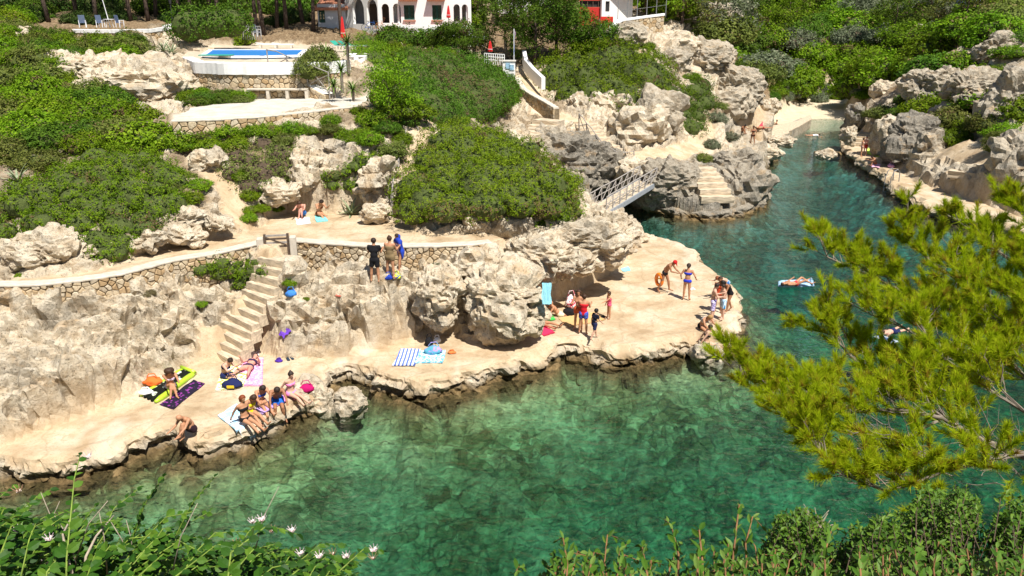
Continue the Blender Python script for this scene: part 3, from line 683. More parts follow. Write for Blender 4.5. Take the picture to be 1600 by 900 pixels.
rubble_wall('stone_wall', 'low rubble wall of ochre stones holding up the path left of the wooden gate', [at(u, v, PATHZ) for u, v in [(-70, 450)] + WALLTOP[2:-1] + [(412, 380)]], lambda p: min(surf(p.x, p.y - .4), PATHZ - .9), cop=M['concrete'], group='rubble walls along the path', sw=.26, sh=.175)
rubble_wall('stone_wall', 'rubble wall of pale stones right of the wooden gate, behind the three standing people', [at(u, v, PATHZ) for u, v in WALLTOP2], lambda p: min(surf(p.x, p.y - .4), PATHZ - .95), cop=M['concrete'], group='rubble walls along the path', sw=.26, sh=.175)
rubble_wall('terrace_wall', 'low rough stone wall under the white terrace with the bench', [at(u, v, 8.4) for u, v in [(268, 190), (330, 188), (400, 184), (480, 176), (560, 167)]], lambda p: p.z - .85, parts=0, sw=.33, sh=.24, cop=M['concrete'], cop_h=.06, over=.05, cop_w=.4)
zp = 10.4
prim = [(288, 90), (305, 97), (350, 99), (400, 99), (450, 99), (500, 98), (545, 95)]
rubble_wall('pool_wall', 'tall stone wall with a thick white rim below the swimming pool', [at(u, v, zp) - Vector((0, 0, .62)) for u, v in prim], lambda p: surf(p.x, p.y - .6) - .1, parts=0, sw=.36, sh=.26, cop=M['plaster'], cop_h=.66, over=.12, cop_w=.55)
rubble_wall('pool_wall', 'rounded stone bastion with white rim right of the yuccas', [at(u, v, zp) - Vector((0, 0, .75)) for u, v in [(543, 84), (556, 90), (570, 88), (582, 80), (586, 70)]], lambda p: 7.9, parts=0, sw=.36, sh=.26, cop=M['plaster'], cop_h=.8, over=.12, cop_w=.6)
rubble_wall('terrace_wall', 'stone wall under the upper left terrace with the deck chairs', [at(u, v, Y=y) - Vector((0, 0, .25)) for u, v, y in [(95, 46, 77), (140, 47, 76), (185, 47, 75), (235, 46, 74), (262, 42, 73.5), (282, 36, 75)]], lambda p: 9.4, parts=0, sw=.42, sh=.3, cop=M['plaster'], cop_h=.3, over=.1, cop_w=.7)
rubble_wall('garden_wall', 'curved stone wall with a white top on the rise below the red house', [at(u, v, Y=y) for u, v, y in [(958, 50, 76), (960, 40, 77), (972, 33, 78), (1000, 29, 79), (1038, 24, 80)]], lambda p: p.z - 1.6, parts=0, sw=.42, sh=.3, cop=M['plaster'], cop_h=.18, over=.1, cop_w=.4)
rubble_wall('path_wall', 'low stone parapet beside the steps on the middle slope', [at(u, v, Y=y) for u, v, y in [(803, 122, 67), (815, 140, 65), (835, 152, 63), (850, 160, 62), (866, 170, 60.5)]], lambda p: p.z - 1.0, parts=0, sw=.4, sh=.28, cop=M['concrete'], cop_h=.1, over=.06, cop_w=.4)

# ------------------------------------------------------------ steps
_st = nbox((0, 0, 0), (1, 1, 1)); bmesh.ops.subdivide_edges(_st, edges=_st.edges[:], cuts=1)
for q in _st.verts: q.co += Vector((random.Random(int(q.co.x * 97 + q.co.y * 31)).uniform(-.05, .05), random.Random(int(q.co.z * 57 + q.co.y * 91)).uniform(-.06, .06), random.Random(int(q.co.x * 17 + q.co.z * 7)).uniform(-.03, .03)))
STEP = bpy.data.meshes.new('step'); _st.to_mesh(STEP); _st.free(); STEP.materials.append(M['tread'])
RSTEP = STEP.copy(); RSTEP.materials.clear(); RSTEP.materials.append(M['rock'])
def stairs(name, label, pts, width, n, group=None, depth=None, mat=None, cat='staircase', thick=.5, mesh=None):
    """pts: foot to head, the middle line of the flight"""
    rnd = random.Random(n * 31 + int(pts[0].x * 10)); L = length(pts); root = empty(name, pts[0], label, cat, group)
    for i in range(n):
        p, t = along(pts, L * (i + .5) / n); z = pts[0].z + (pts[-1].z - pts[0].z) * (i + 1) / n
        if len(pts) > 2: z = along(pts, L * (i + .8) / n)[0].z
        o = bpy.data.objects.new('step', mesh or STEP); C.objects.link(o); o.parent = root; o.matrix_parent_inverse = parent_inv(root)
        run = L / n; w_ = width[0] + (width[1] - width[0]) * i / max(1, n - 1) if hasattr(width, '__len__') else width
        o.location = (p.x + rnd.uniform(-.05, .05), p.y, z - thick / 2); o.rotation_euler = (rnd.uniform(-.02, .02), rnd.uniform(-.02, .02), math.atan2(t.y, t.x) - math.pi / 2 + rnd.uniform(-.06, .06))
        o.scale = (w_ * rnd.uniform(.94, 1.06), run * 1.25, thick)
    return root
stairs('stone_stairs', 'broad worn stone steps leading from the bathing ledge up to the wooden gate', [at(345, 558, .8), at(372, 514, 1.7), at(408, 458, 2.85), at(432, 400, 4.1)], (2.3, 1.35), 12, thick=.45)
stairs('stone_stairs', 'short worn steps between the left bush and the boulders above the path', [at(382, 352, 4.35), at(362, 322, 5.0), at(340, 290, 5.7), at(318, 268, 6.2)], 1.25, 9)
stairs('stone_stairs', 'stone steps climbing beside the rustic rail left of the big dome bush', [at(628, 325, 4.6), at(638, 290, 5.3), at(650, 255, 5.9), at(672, 215, 6.9), at(690, 190, 7.4)], 1.5, 14)
stairs('rock_steps', 'steps hewn into the rock headland beyond the footbridge', [at(1120, 314, Y=53.0), at(1114, 296, Y=53.8), at(1106, 276, Y=55.0), at(1094, 260, Y=56.4)], (2.3, 1.7), 6, thick=.45)
stairs('stone_stairs', 'narrow stone flight coming down to the far end of the footbridge', [at(968, 246, Y=57.5), at(945, 228, Y=59), at(925, 208, Y=60), at(910, 192, Y=61.2)], 2.0, 10)
stairs('stone_stairs', 'stone steps in the middle slope below the parapet', [at(805, 215, Y=55), at(828, 205, Y=57), at(850, 195, Y=59), at(862, 185, Y=60)], 2.0, 6)
stairs('bathing_steps', 'wide pale steps on the far bank beside the red float', [at(1342, 228, .75), at(1343, 218, 1.25), at(1345, 206, 1.75)], 3.6, 4)
stairs('bathing_steps', 'three wide steps below the raised stone terrace on the right bank', [at(1548, 296, .95), at(1542, 283, 1.6), at(1535, 270, 2.5)], 4.2, 4)
stairs('garden_steps', 'reddish garden steps beside the clipped hedge near the pool', [at(325, 80, Y=67), at(300, 70, Y=70), at(285, 58, Y=73)], 1.6, 6)

# ------------------------------------------------------------ boulders
def ico(sub):
    bm = bmesh.new(); bmesh.ops.create_icosphere(bm, subdivisions=sub, radius=1)
    V = np.array([v.co[:] for v in bm.verts]); F = np.array([[v.index for v in f.verts] for f in bm.faces]); bm.free(); return V, F
ICO = {k: ico(k) for k in (2, 3, 4, 5)}
def boulder(label, c, rad, seed, rz=0., tilt=(0, 0), sub=5, mat='rock', lump=1.0, name='boulder', group=None):
    """one big stone: facets, creases, ledges and eaten holes"""
    V, F = ICO[sub]; rad = np.array(rad)
    q = np.sign(V) * np.abs(V) ** .80; q /= np.linalg.norm(q, axis=1, keepdims=True) ** .55
    P = q * rad; s = P + seed * 13.7; m = rad.mean()
    P = P + V * (m * .22 * lump * fbm(s * (.85 / m), seed, 2))[:, None]
    s = P + seed * 13.7
    w_ = s + .16 * np.stack([vn(s * 1.3, 1), vn(s * 1.3, 2), vn(s * 1.3, 3)], -1) + .05 * np.stack([vn(s * 4, 4), vn(s * 4, 5), vn(s * 4, 6)], -1)
    f1, j1 = facet(w_ * np.array([.75, .75, 1.1]) / m ** .7, seed + 3); f2, j2 = facet(w_ * np.array([1.7, 1.7, 2.6]) / m ** .3, seed + 5)
    d = .30 * m ** .8 * f1 * lump + .17 * m ** .4 * f2 + .035 * ridged(s * 4.2, seed + 5, 2) + .05 * vn(s * 2, seed)
    d -= smooth(.3, .7, vn(s * np.array([1.9, 1.9, 2.6]), seed + 6)) * .20 * min(1, m) + smooth(.3, .65, vn(s * np.array([4, 4, 5]), seed + 7)) * .09 * min(1, m) + smooth(.09, 0, j1) * .16 * min(1, m) + smooth(.08, 0, j2) * .05
    P = P + V * d[:, None]
    M3 = np.array(Euler((tilt[0], tilt[1], rz)).to_matrix()); P = P @ M3.T
    P += V * (.055 * ridged(s * 3.3, seed + 9, 3) * min(1.3, m))[:, None]
    o = mesh_obj(name, P, F, M[mat], False); o.location = c
    return tag(o, label, 'rock', group)
def B(label, u, v, Y, rw, rh, rd, seed, z=None, **k):
    """boulder whose middle stands at pixel (u, v) and distance Y"""
    if Y > 46 and max(rw, rh) <= 2.4: k['sub'] = 4
    boulder(label, at(u, v, z=z) if z is not None else at(u, v, Y=Y), (rw, rd, rh), seed, **k)
B('rounded limestone boulder beside the path at the far left', 80, 402, 28.7, 1.35, .95, 1.0, 1)
B('small limestone block at the left edge beside the rounded boulder', 8, 408, 29.0, .6, .55, .6, 2, sub=4)
B('largest pale boulder overhanging the bathing ledge', 787, 470, 29.5, 1.8, 1.38, 1.15, 3, tilt=(0, .1))
B('upright rough boulder left of the largest overhanging one', 685, 468, 29.7, .95, 1.15, .9, 4)
B('cracked pale rock on top of the overhanging boulders', 745, 418, 31.2, 1.3, .7, .9, 5, sub=4)
B('slanting pale limestone slab above the bathing platform', 905, 385, 34.6, 2.3, 1.25, 1.1, 6, tilt=(.1, -.1))
B('pale limestone block at the end of the ridge above the platform', 955, 362, 37.5, 1.35, 1.0, 1.1, 7)
B('long pale rock between the big bush and the platform', 845, 405, 32.5, 1.5, .9, .9, 8)
B('white rock peeping out under the big dome bush', 742, 350, 33.6, .6, .55, .5, 9, sub=4)
B('pale jagged rock left of the rustic stair rail', 597, 285, 37.0, 1.0, 1.1, .9, 10)
B('low pale stone at the foot of the jagged rock', 588, 330, 35.2, .7, .42, .6, 11, sub=4)
B('grey pitted rock above the two seated sunbathers', 528, 240, 39.0, 1.35, .75, 1.0, 12, mat='rock_grey')
B('upright pale slab above the seated man', 472, 265, 37.0, .55, 1.1, .7, 13, tilt=(0, .2), sub=4)
B('low ochre rock behind the seated man', 437, 300, 36.0, .95, .55, .7, 14, sub=4)
B('pale rock at the top of the short worn steps', 325, 255, 36.5, .8, .6, .7, 15, sub=4)
B('split slab at the edge of the left path', 232, 376, 30.2, .75, .42, .6, 16, sub=4, tilt=(0, -.25))
B('flat cracked slab beside the short worn steps', 292, 368, 31.2, .8, .35, .6, 17, sub=4)
B('sloping ledge of rock under the left bush', 290, 344, 32.2, .9, .35, .6, 18, sub=4, tilt=(0, -.25))
B('stone at the foot of the short worn steps', 340, 350, 32.2, .55, .32, .45, 19, sub=4)
B('big rounded boulder above the footbridge', 994, 205, 62, 2.3, 1.7, 1.9, 20)
B('pale boulder left of the narrow stone flight', 876, 205, 60.5, 1.1, .9, 1.0, 21, sub=4)
B('grey leaning boulder right of the big rounded one', 1030, 185, 65, 2.2, 2.0, 1.8, 22, mat='rock_grey', tilt=(0, .4))
B('ochre hollow rock under the wide shrub', 955, 165, 66, 2.2, 1.3, 1.4, 23, sub=4)
B('brown rock at the left foot of the wide shrub', 903, 170, 65, 1.0, 1.1, 1.0, 24, sub=4)
B('dark cliff rock over the inlet behind the footbridge', 893, 258, 57.5, 2.6, 2.3, 1.8, 25, mat='rock_dark')
B('dark hollow rock over the water left of the bridge end', 940, 268, 57.8, 1.8, 1.7, 1.6, 26, mat='rock_dark')
B('dark rough rock below the middle steps', 862, 232, 57.2, 1.7, 1.5, 1.4, 27, mat='rock_grey')
B('grey lichened headland rock right of the footbridge', 1046, 289, 55.2, 2.5, 1.7, 1.6, 28, mat='rock_head')
B('dark headland rock rising from the water beyond the bridge', 1163, 289, 57.4, 2.0, 1.85, 2.2, 29, mat='rock_head')
B('weathered headland knob above the hewn steps', 1150, 252, 60.5, 1.8, 1.0, 1.6, 30, mat='rock_head', sub=4)
B('pale rock lump at the landward end of the headland path', 1000, 268, 56.2, 1.6, 1.0, 1.3, 31, sub=4)
B('flat topped round rock standing in the water off the far jetty', 1221, 221, 78, 1.35, .42, 1.1, 32, sub=4)
B('brown shore rock below the standing far bather', 1195, 236, 74, 1.6, .7, 1.2, 33, sub=4)
B('low rock awash in the middle of the channel', 1290, 242, 74.5, 1.0, .42, .8, 34, sub=4)
for i, (l, u, v, Y, rw, rh, rd, mt) in enumerate([
    ('ochre shore stone under the seated couple at the platform tip', 1105, 556, 27.7, .6, .6, .5, 'rock'), ('brown shore stone at the corner of the platform', 1128, 530, 29.1, .42, .65, .4, 'rock'),
    ('rounded brown stone at the outermost tip of the platform', 1143, 506, 30.6, .42, .65, .4, 'rock'),
    ('rounded ochre stone in the notch of the ledge', 508, 632, 24.5, .5, .75, .45, 'rock'), ('submerged ochre stone in the notch of the ledge', 548, 632, 24.3, .6, .55, .5, 'rock'),
    ('big rounded stone at the end of the lower ledge', 478, 634, 24.6, .62, .75, .55, 'rock'), ('flat stone at the far root of the platform', 996, 374, 44.4, .75, .3, .6, 'rock')]):
    B(l, u, v, Y, rw, rh, rd, 40 + i, z=.12 if Y < 40 else None, sub=4, mat=mt)
RB = [('dark crag standing over the right bathing ledge', 1430, 228, 68.5, 2.6, 2.9, 1.9, 'rock_dark'), ('pale pitted crag beside the right bank terrace', 1462, 246, 65, 2.2, 2.0, 1.6, 'rock_grey'), ('brown overhang at the foot of the right bank crags', 1396, 212, 73, 1.6, 2.3, 1.6, 'rock'),
      ('grey boulder at the right edge above the terrace', 1592, 245, 54, 1.6, 1.7, 1.5, 'rock_grey'), ('tall pale outcrop at the right edge', 1582, 175, 63, 2.2, 3.0, 1.8, 'rock_grey'), ('long grey outcrop on the right slope', 1528, 140, 70, 3.0, 1.3, 1.8, 'rock_grey'),
      ('grey outcrop half way up the right slope', 1458, 135, 78, 2.5, 1.8, 2, 'rock_grey'), ('summit outcrop on the right slope', 1565, 80, 80, 2.6, 1.4, 1.8, 'rock_grey'), ('second outcrop below the right summit', 1530, 95, 82, 2.0, 1.3, 1.6, 'rock_grey'),
      ('pale block among the shrubs above the right path', 1475, 182, 71, 1.8, 1.1, 1.3, 'rock_grey'), ('small grey stone above the right path', 1512, 195, 67, 1.0, .7, .9, 'rock_grey'), ('pale stones by the far right corner of the beach', 1390, 145, 96, 2.0, 1.2, 1.6, 'rock'),
      ('rocky spur between beach and right bank steps', 1336, 186, 83, .85, 1.5, 1.2, 'rock_dark'), ('brown rock at the water edge of the right bank', 1325, 212, 77, .6, .7, 1.0, 'rock'), ('grey stone far up on the wooded hill', 1453, 50, 125, 2.0, 1.2, 1.5, 'rock_grey'),
      ('grey rocky top on the wooded northern hill', 1122, 24, 105, 3.0, 1.5, 2.0, 'rock_grey'), ('pale rock below the rocky top of the northern hill', 1087, 36, 98, 1.9, 1.0, 1.4, 'rock_grey'),
      ('steep grey rock above the path to the beach', 1150, 140, 79.5, 2.6, 2.2, 2, 'rock_grey'), ('pale rock on the bare spur over the beach path', 1105, 95, 80, 2.6, 1.4, 2, 'rock_grey'), ('upper pale rock on the bare spur', 1062, 72, 80, 2.2, 1.1, 1.8, 'rock'),
      ('rounded pale rock on the bare spur left side', 1040, 100, 76, 2.2, 1.2, 1.6, 'rock_grey'), ('pale rock at the head of the bare spur', 975, 55, 76, 1.8, .9, 1.5, 'rock_grey'), ('grey rock at the foot of the bare spur', 1130, 165, 78, 2.4, 1.3, 1.8, 'rock_grey'),
      ('pale rock beside the jetty path', 1205, 165, 91, 1.1, .8, 1.0, 'rock'), ('pale field of rock below the pool wall', 215, 130, 50.5, 3.6, 1.2, 2.6, 'rock'), ('pale rock ledge left of the pool wall', 140, 108, 53, 2.6, .9, 2.0, 'rock'), ('pale rock beside the pool wall corner', 280, 135, 49.5, 1.6, .9, 1.4, 'rock')]
for i, (l, u, v, Y, rw, rh, rd, mt) in enumerate(RB): B(l, u, v, Y, rw, rh, rd, 60 + i, mat=mt, sub=5 if max(rw, rh) > 2.4 else 4)

# ------------------------------------------------------------ rugged rim of the ledges, from the top edge down under the water
def shore_ledge():
    P = [Vector((a[0], a[1], 0)) for a in WATER]; n = len(P); P.append(P[0]); L = length(P)
    near_end = next(i for i in range(n) if abs(P[i].y - 50) < .01)                 # left bank up to the footbridge inlet
    find = lambda u, v: min(range(n), key=lambda i: (P[i] - Vector((*at(u, v, 0)[:2], 0))).length)
    b = next(i for i in range(n) if abs(P[i].x - 48) < .01)
    segs = [(P[:near_end + 1], .09, PZ), (P[near_end:find(1206, 236) + 1], .16, .55), (P[find(1206, 236):find(1262, 192) + 1], .22, .62), (P[find(1330, 196):b], .2, PZ)]
    prof = [(-1.0, -.05), (-.40, .03), (-.16, .02), (-.04, -.03), (.04, -.12), (.08, -.22), (.10, -.32), (.09, -.42), (.08, -.52), (.09, -.62), (.12, -.72), (.20, -.80), (.30, -.92), (.4, -1.15), (.7, -1.5)]
    for S_, st, top in segs:
        Ls = length(S_); m = int(Ls / st); base = []; nr = []
        for i in range(m + 1):
            p, t = along(S_, Ls * i / m); base.append(p[:2])
        base = np.array(base); sm = base.copy()
        for _ in range(3): sm[1:-1] = (sm[:-2] + sm[1:-1] * 2 + sm[2:]) / 4
        d = np.gradient(sm, axis=0); d /= np.linalg.norm(d, axis=1, keepdims=True) + 1e-9; out = np.stack([d[:, 1], -d[:, 0]], -1)
        ctr = sm + out * .6; s_in = np.mean(inside(WATER, ctr[:, 0], ctr[:, 1]))
        if s_in < .5: out = -out
        q = np.stack([sm[:, 0], sm[:, 1], 0 * sm[:, 0]], -1)
        sm = sm + out * (.16 * fbm(q * 1.3, 5, 2))[:, None]
        V = np.zeros((m + 1, len(prof), 3))
        for k, (o_, z_) in enumerate(prof):
            V[:, k, :2] = sm + out * o_; V[:, k, 2] = top + z_
        v = V.reshape(-1, 3); k = np.tile(np.arange(len(prof)), m + 1); O = np.repeat(out, len(prof), 0)
        amp = smooth(2.0, 7, k)
        bedn = vn(np.stack([v[:, 0] * .5, v[:, 1] * .5, v[:, 2] * 5.5], -1), 203)
        f1, j1 = facet(v * np.array([1.5, 1.5, 3.4]), 221)
        nz = .16 * f1 + .13 * bedn + .07 * ridged(v * np.array([4, 4, 8]), 205, 2) - .16 * smooth(.2, .6, vn(v * np.array([2.4, 2.4, 6]), 207)) - .12 * smooth(-.1, .5, vn(v * .7, 209)) * (k > 6) - .10 * smooth(.1, 0, j1)
        v[:, :2] += O * (nz * amp)[:, None]; v[:, 2] += amp * .09 * vn(v * np.array([2.1, 2.1, 3]), 211) + (1 - amp) * .012 * vn(v * 3, 212)
        v[:, 2] -= smooth(.0, .55, vn(np.stack([v[:, 0], v[:, 1], 0 * v[:, 0]], -1) * .9, 215)) * .22 * ((k > 1) & (k < 8))
        W_ = len(prof); idx = np.arange((m + 1) * W_).reshape(m + 1, W_)
        F = np.stack([idx[:-1, :-1], idx[1:, :-1], idx[1:, 1:], idx[:-1, 1:]], -1).reshape(-1, 4)
        o = mesh_obj('shore_ledge', v, F, M['terrain'], False); tag(o, kind='structure')
        n2 = fbm(v * .9, 131, 3)
        conc = smooth(7.0, 4.2, k + 1.3 * n2) * (top > .7); wet = smooth(.40, .06, v[:, 2] + .16 * n2)
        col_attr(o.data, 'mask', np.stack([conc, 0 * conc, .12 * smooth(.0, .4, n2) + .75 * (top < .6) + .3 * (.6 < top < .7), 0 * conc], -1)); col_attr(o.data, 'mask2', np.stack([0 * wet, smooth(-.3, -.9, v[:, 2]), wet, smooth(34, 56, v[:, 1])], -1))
shore_ledge()
# ------------------------------------------------------------ vegetation
def mat_leaf(name, dark, midc, light, dry=None, trans=.25, rough=.55):
    k = NT(name, .6, .10); tone = k.attr('tone', 'Fac'); oi = k.n('ShaderNodeObjectInfo').outputs['Random']
    c = k.ramp(tone, [(0, dark), (.45, midc), (.88, light), (.96, dry or light)])
    h = k.n('ShaderNodeHueSaturation'); k.put(h, 'Color', c)
    k.put(h, 'Hue', k.math('ADD', .485, k.math('MULTIPLY', oi, .03))); k.put(h, 'Value', k.math('ADD', .80, k.math('MULTIPLY', oi, .4)))
    tr = k.n('ShaderNodeBsdfTranslucent'); k.put(tr, 'Color', h.outputs[0]); k.put(k.b, 'Base Color', h.outputs[0])
    mx = k.n('ShaderNodeMixShader'); mx.inputs[0].default_value = trans; k.put(mx, 1, k.b.outputs[0]); k.put(mx, 2, tr.outputs[0]); k.put(k.out, 'Surface', mx.outputs[0])
    return k.m
LEAF = {'green': mat_leaf('mastic_leaf', (.06, .12, .005), (.125, .22, .007), (.195, .29, .011), (.17, .12, .055)),
        'bright': mat_leaf('fresh_leaf', (.08, .155, .005), (.16, .27, .008), (.24, .34, .016), (.20, .15, .06)),
        'dark': mat_leaf('dark_leaf', (.038, .08, .008), (.075, .145, .011), (.12, .20, .016), (.13, .09, .045)),
        'olive': mat_leaf('olive_leaf', (.07, .095, .02), (.135, .165, .03), (.20, .23, .05), (.22, .18, .07)),
        'dry': mat_leaf('dry_scrub_leaf', (.085, .07, .035), (.16, .13, .06), (.22, .19, .10), (.27, .21, .13)),
        'grey': mat_leaf('grey_green_leaf', (.08, .10, .055), (.16, .185, .105), (.24, .265, .16), (.28, .27, .18)),
        'pine': mat_leaf('pine_needle', (.20, .30, .005), (.38, .50, .008), (.54, .63, .02), (.36, .24, .03), .5),
        'oak': mat_leaf('dark_pine_needle', (.022, .045, .010), (.045, .085, .015), (.085, .135, .02), (.09, .08, .03))}
M['twig'] = plain('brown_twigs', (.085, .06, .038), .95, .2, 9)
M['twig_green'] = plain('inner_green_twigs', (.065, .085, .02), .95, .3, 22)
M['bark'] = plain('grey_bark', (.20, .165, .13), .95, .25, 9)
M['bark_dark'] = plain('dark_pine_bark', (.085, .06, .045), .95, .25, 9)
UV = ICO[2]
def foliage(lumps, n, leaf, seed, zmin=-.25, clus=9, fluff=.10, asp=.55, wild=.6):
    """leaf faces in clusters spread through the outer shell of a set of rounded lumps"""
    g = np.random.default_rng(seed); L = np.array(lumps, float)
    area = (L[:, 3] * L[:, 4] + L[:, 3] * L[:, 5] + L[:, 4] * L[:, 5]); nc = max(6, int(n / clus))
    own = g.choice(len(L), nc * 3, p=area / area.sum())
    d = g.normal(size=(nc * 3, 3)); d /= np.linalg.norm(d, axis=1, keepdims=True)
    keep = d[:, 2] > zmin; own, d = own[keep], d[keep]
    rad = L[own, 3:]; ctr = L[own, :3]
    q = ctr + d * rad
    bump = 1 + fluff * 1.5 * vn(q * (1.6 / max(.4, rad.mean())), seed) + fluff * 1.2 * np.abs(vn(q * (3.4 / max(.4, rad.mean())), seed + 1)) + fluff * g.normal(size=len(q)) * .7
    q = ctr + d * rad * bump[:, None]
    ok = np.ones(len(q), bool)
    for i in range(len(L)):
        e = (q - L[i, :3]) / L[i, 3:]; ok &= ((e * e).sum(1) > .80) | (own == i)
    q, d, rad = q[ok][:nc], d[ok][:nc], rad[ok][:nc]
    nr = d / rad; nr /= np.linalg.norm(nr, axis=1, keepdims=True)
    tonec = .46 + g.normal(size=len(q)) * .10 + .24 * vn(q * (1.6 / max(.4, L[:, 3].mean())), seed + 3)
    m = len(q) * clus; ci = np.repeat(np.arange(len(q)), clus)
    strag = g.random(len(q)) < .035; q = q + nr * (strag * g.uniform(.5, 3.5, len(q)) * leaf * 1.6)[:, None]
    p = q[ci] + g.normal(size=(m, 3)) * leaf * 1.15 + nr[ci] * (g.uniform(-.9, 1.1, (m, 1)) * leaf)
    N = nr[ci] + wild * g.normal(size=(m, 3)); N[:, 2] += .25; N /= np.linalg.norm(N, axis=1, keepdims=True)
    t = np.cross(N, g.normal(size=(m, 3))); t /= np.linalg.norm(t, axis=1, keepdims=True); b = np.cross(N, t)
    s = leaf * g.uniform(.6, 1.35, (m, 1)); a = s * asp
    V = np.stack([p - t * s, p + b * a, p + t * s, p - b * a], 1).reshape(-1, 3)
    F = np.arange(m * 4).reshape(m, 4)
    tone = np.clip(tonec[ci] + g.normal(size=m) * .16, 0, 1); tone[g.random(m) < .012] = 1; pt = vn(q * (.75 / max(.4, L[:, 3].mean())) + 7, seed + 8) + .35 * vn(q * 3.1, seed + 9); tone[(pt[ci] > .62) & (g.random(m) < .7)] = 1
    return V, F, tone
def leaf_obj(name, V, F, tone, mat, parent=None):
    o = mesh_obj(name, V, F, mat, False, parent)
    a = o.data.attributes.new('tone', 'FLOAT', 'FACE'); a.data.foreach_set('value', np.asarray(tone, np.float32)); return o
def core_mesh(lumps, f=.80):
    V, F = UV; vs, fs = [], []; k = 0
    for l in lumps:
        l = np.array(l); vs.append(l[:3] + V * l[3:] * f); fs.append(F + k); k += len(V)
    return np.concatenate(vs), np.concatenate(fs)
def random_lumps(g, n, rx=.62, flat=.8):
    out = [(0, 0, .12, .72, .72, .72 * flat)]
    for i in range(n):
        a = 2 * math.pi * (i + g.uniform(0, .7)) / n; r = g.uniform(.32, .62)
        s = g.uniform(.30, .48); out.append((r * math.cos(a), r * math.sin(a), g.uniform(0, .42) * flat, s * g.uniform(.9, 1.2), s * g.uniform(.9, 1.2), s * flat * g.uniform(.85, 1.15)))
    return out
PROTO = []
for i in range(7):
    g = np.random.default_rng(900 + i); lm = random_lumps(g, 7 + i % 3, flat=(.85, .7, 1.0, .8, .75, .9, .65)[i])
    V, F, tn = foliage(lm, 5200, (.046, .040, .050, .042, .038, .044, .040)[i], 40 + i, fluff=.12)
    lo = leaf_obj('foliage', V, F, tn, LEAF['green']); cv, cf = core_mesh(lm, .70); co_ = mesh_obj('stems', cv, cf, M['twig_green'], False)
    PROTO.append((lo.data, co_.data)); bpy.data.objects.remove(lo); bpy.data.objects.remove(co_)
PMAT = {}
def proto_mesh(i, kind):
    if (i, kind) not in PMAT:
        a, b = PROTO[i][0].copy(), PROTO[i][1].copy(); a.materials.clear(); a.materials.append(LEAF[kind])
        b.materials.clear(); b.materials.append(M['twig'] if kind in ('dry', 'grey') else M['twig_green']); PMAT[(i, kind)] = (a, b)
    return PMAT[(i, kind)]
def shrub(loc, r, kind, label, seed, group=None, h=1.0, name='shrub', cat='shrub'):
    rr = random.Random(seed); root = empty(name, loc, label, cat, group, rr.uniform(0, 6.28)); root.scale = (r * rr.uniform(.85, 1.2), r * rr.uniform(.85, 1.2), r * h)
    a, b = proto_mesh((len(kind) + rr.randrange(4)) % 7, kind)
    for nm, me in (('foliage', a), ('stems', b)):
        o = bpy.data.objects.new(nm, me); C.objects.link(o); o.parent = root
    return root
def in_poly(P, u, v):
    r = False; n = len(P)
    for i in range(n):
        (x1, y1), (x2, y2) = P[i], P[(i + 1) % n]
        if (y1 > v) != (y2 > v) and u < (x2 - x1) * (v - y1) / (y2 - y1) + x1: r = not r
    return r
def fill(P, step, seed, y0=8, mind=.75):
    """spots on the ground seen inside a photo outline, about `step` metres apart"""
    rr = random.Random(seed); us = [p[0] for p in P]; vs = [p[1] for p in P]; out = []; miss = 0
    while miss < 60:
        u, v = rr.uniform(min(us), max(us)), rr.uniform(min(vs), max(vs))
        if not in_poly(P, u, v): continue
        p = hit(u, v, y0)
        if any((p.x - q.x) ** 2 + (p.y - q.y) ** 2 + (p.z - q.z) ** 2 < step * step for q in out): miss += 1; continue
        out.append(p); miss = max(0, miss - 5)
    return out
def big_bush(label, P, r, step, seed, kind='green', leaf=.055, dens=260, y0=8, flat=.8, sink=.25, core='twig_green', name='bush', dome=0.):
    """one spreading bush that covers the ground seen inside a photo outline"""
    pts = fill(P, step, seed, y0); rr = random.Random(seed + 5); c = sum(pts, Vector()) / len(pts)
    lm = []; RR = max((p - c).length for p in pts)
    for p in pts:
        p = p + Vector((0, 0, dome * max(0, 1 - ((p - c).length / RR) ** 2))); s = r * rr.uniform(.75, 1.3); lm.append((p.x - c.x, p.y - c.y, p.z - c.z - sink * s + .1 * rr.uniform(-1, 1), s, s * rr.uniform(.85, 1.15), s * flat * rr.uniform(.85, 1.15)))
    A = sum(l[3] * l[4] * 2.4 for l in lm)
    V, F, tn = foliage(lm, int(A * dens * 1.75), leaf * .72, seed, zmin=-.3, clus=10, fluff=.10)
    root = empty(name, c, label, 'bush'); leaf_obj('foliage', V, F, tn, LEAF[kind], root)
    cv, cf = core_mesh(lm, .76); mesh_obj('stems', cv, cf, M[core], False, root)['kind'] = 'stuff'; return root
big_bush('huge dome shaped evergreen bush in the middle, beside the path', [(645, 335), (640, 352), (700, 362), (735, 362), (770, 345), (850, 345), (885, 325), (885, 305), (800, 235), (745, 222), (700, 235), (668, 275)], 1.0, .62, 1, kind='bright', dome=1.25)
big_bush('large spreading bush on the left slope above the rounded boulder', [(0, 315), (60, 285), (150, 245), (235, 245), (262, 270), (300, 322), (250, 338), (225, 372), (185, 398), (150, 405), (135, 365), (40, 372), (0, 385)], .75, .6, 2, dome=.5)
big_bush('bush growing on the rock below the left path', [(296, 418), (330, 405), (415, 404), (414, 425), (395, 438), (375, 446), (330, 425)], .42, .36, 3, leaf=.045, dens=420)
big_bush('wide wind shaped shrub over the ochre rocks beyond the footbridge', [(858, 128), (870, 105), (920, 92), (965, 95), (1010, 110), (1045, 145), (1048, 166), (1000, 160), (940, 150), (880, 152)], 2.3, 1.5, 4, 'green', .10, 75, flat=.95, dome=1.2)
big_bush('dark bush at the right foot of the wide shrub', [(1062, 140), (1080, 120), (1100, 130), (1104, 160), (1085, 200), (1066, 190)], 1.1, .9, 5, 'dark', .08, 100)
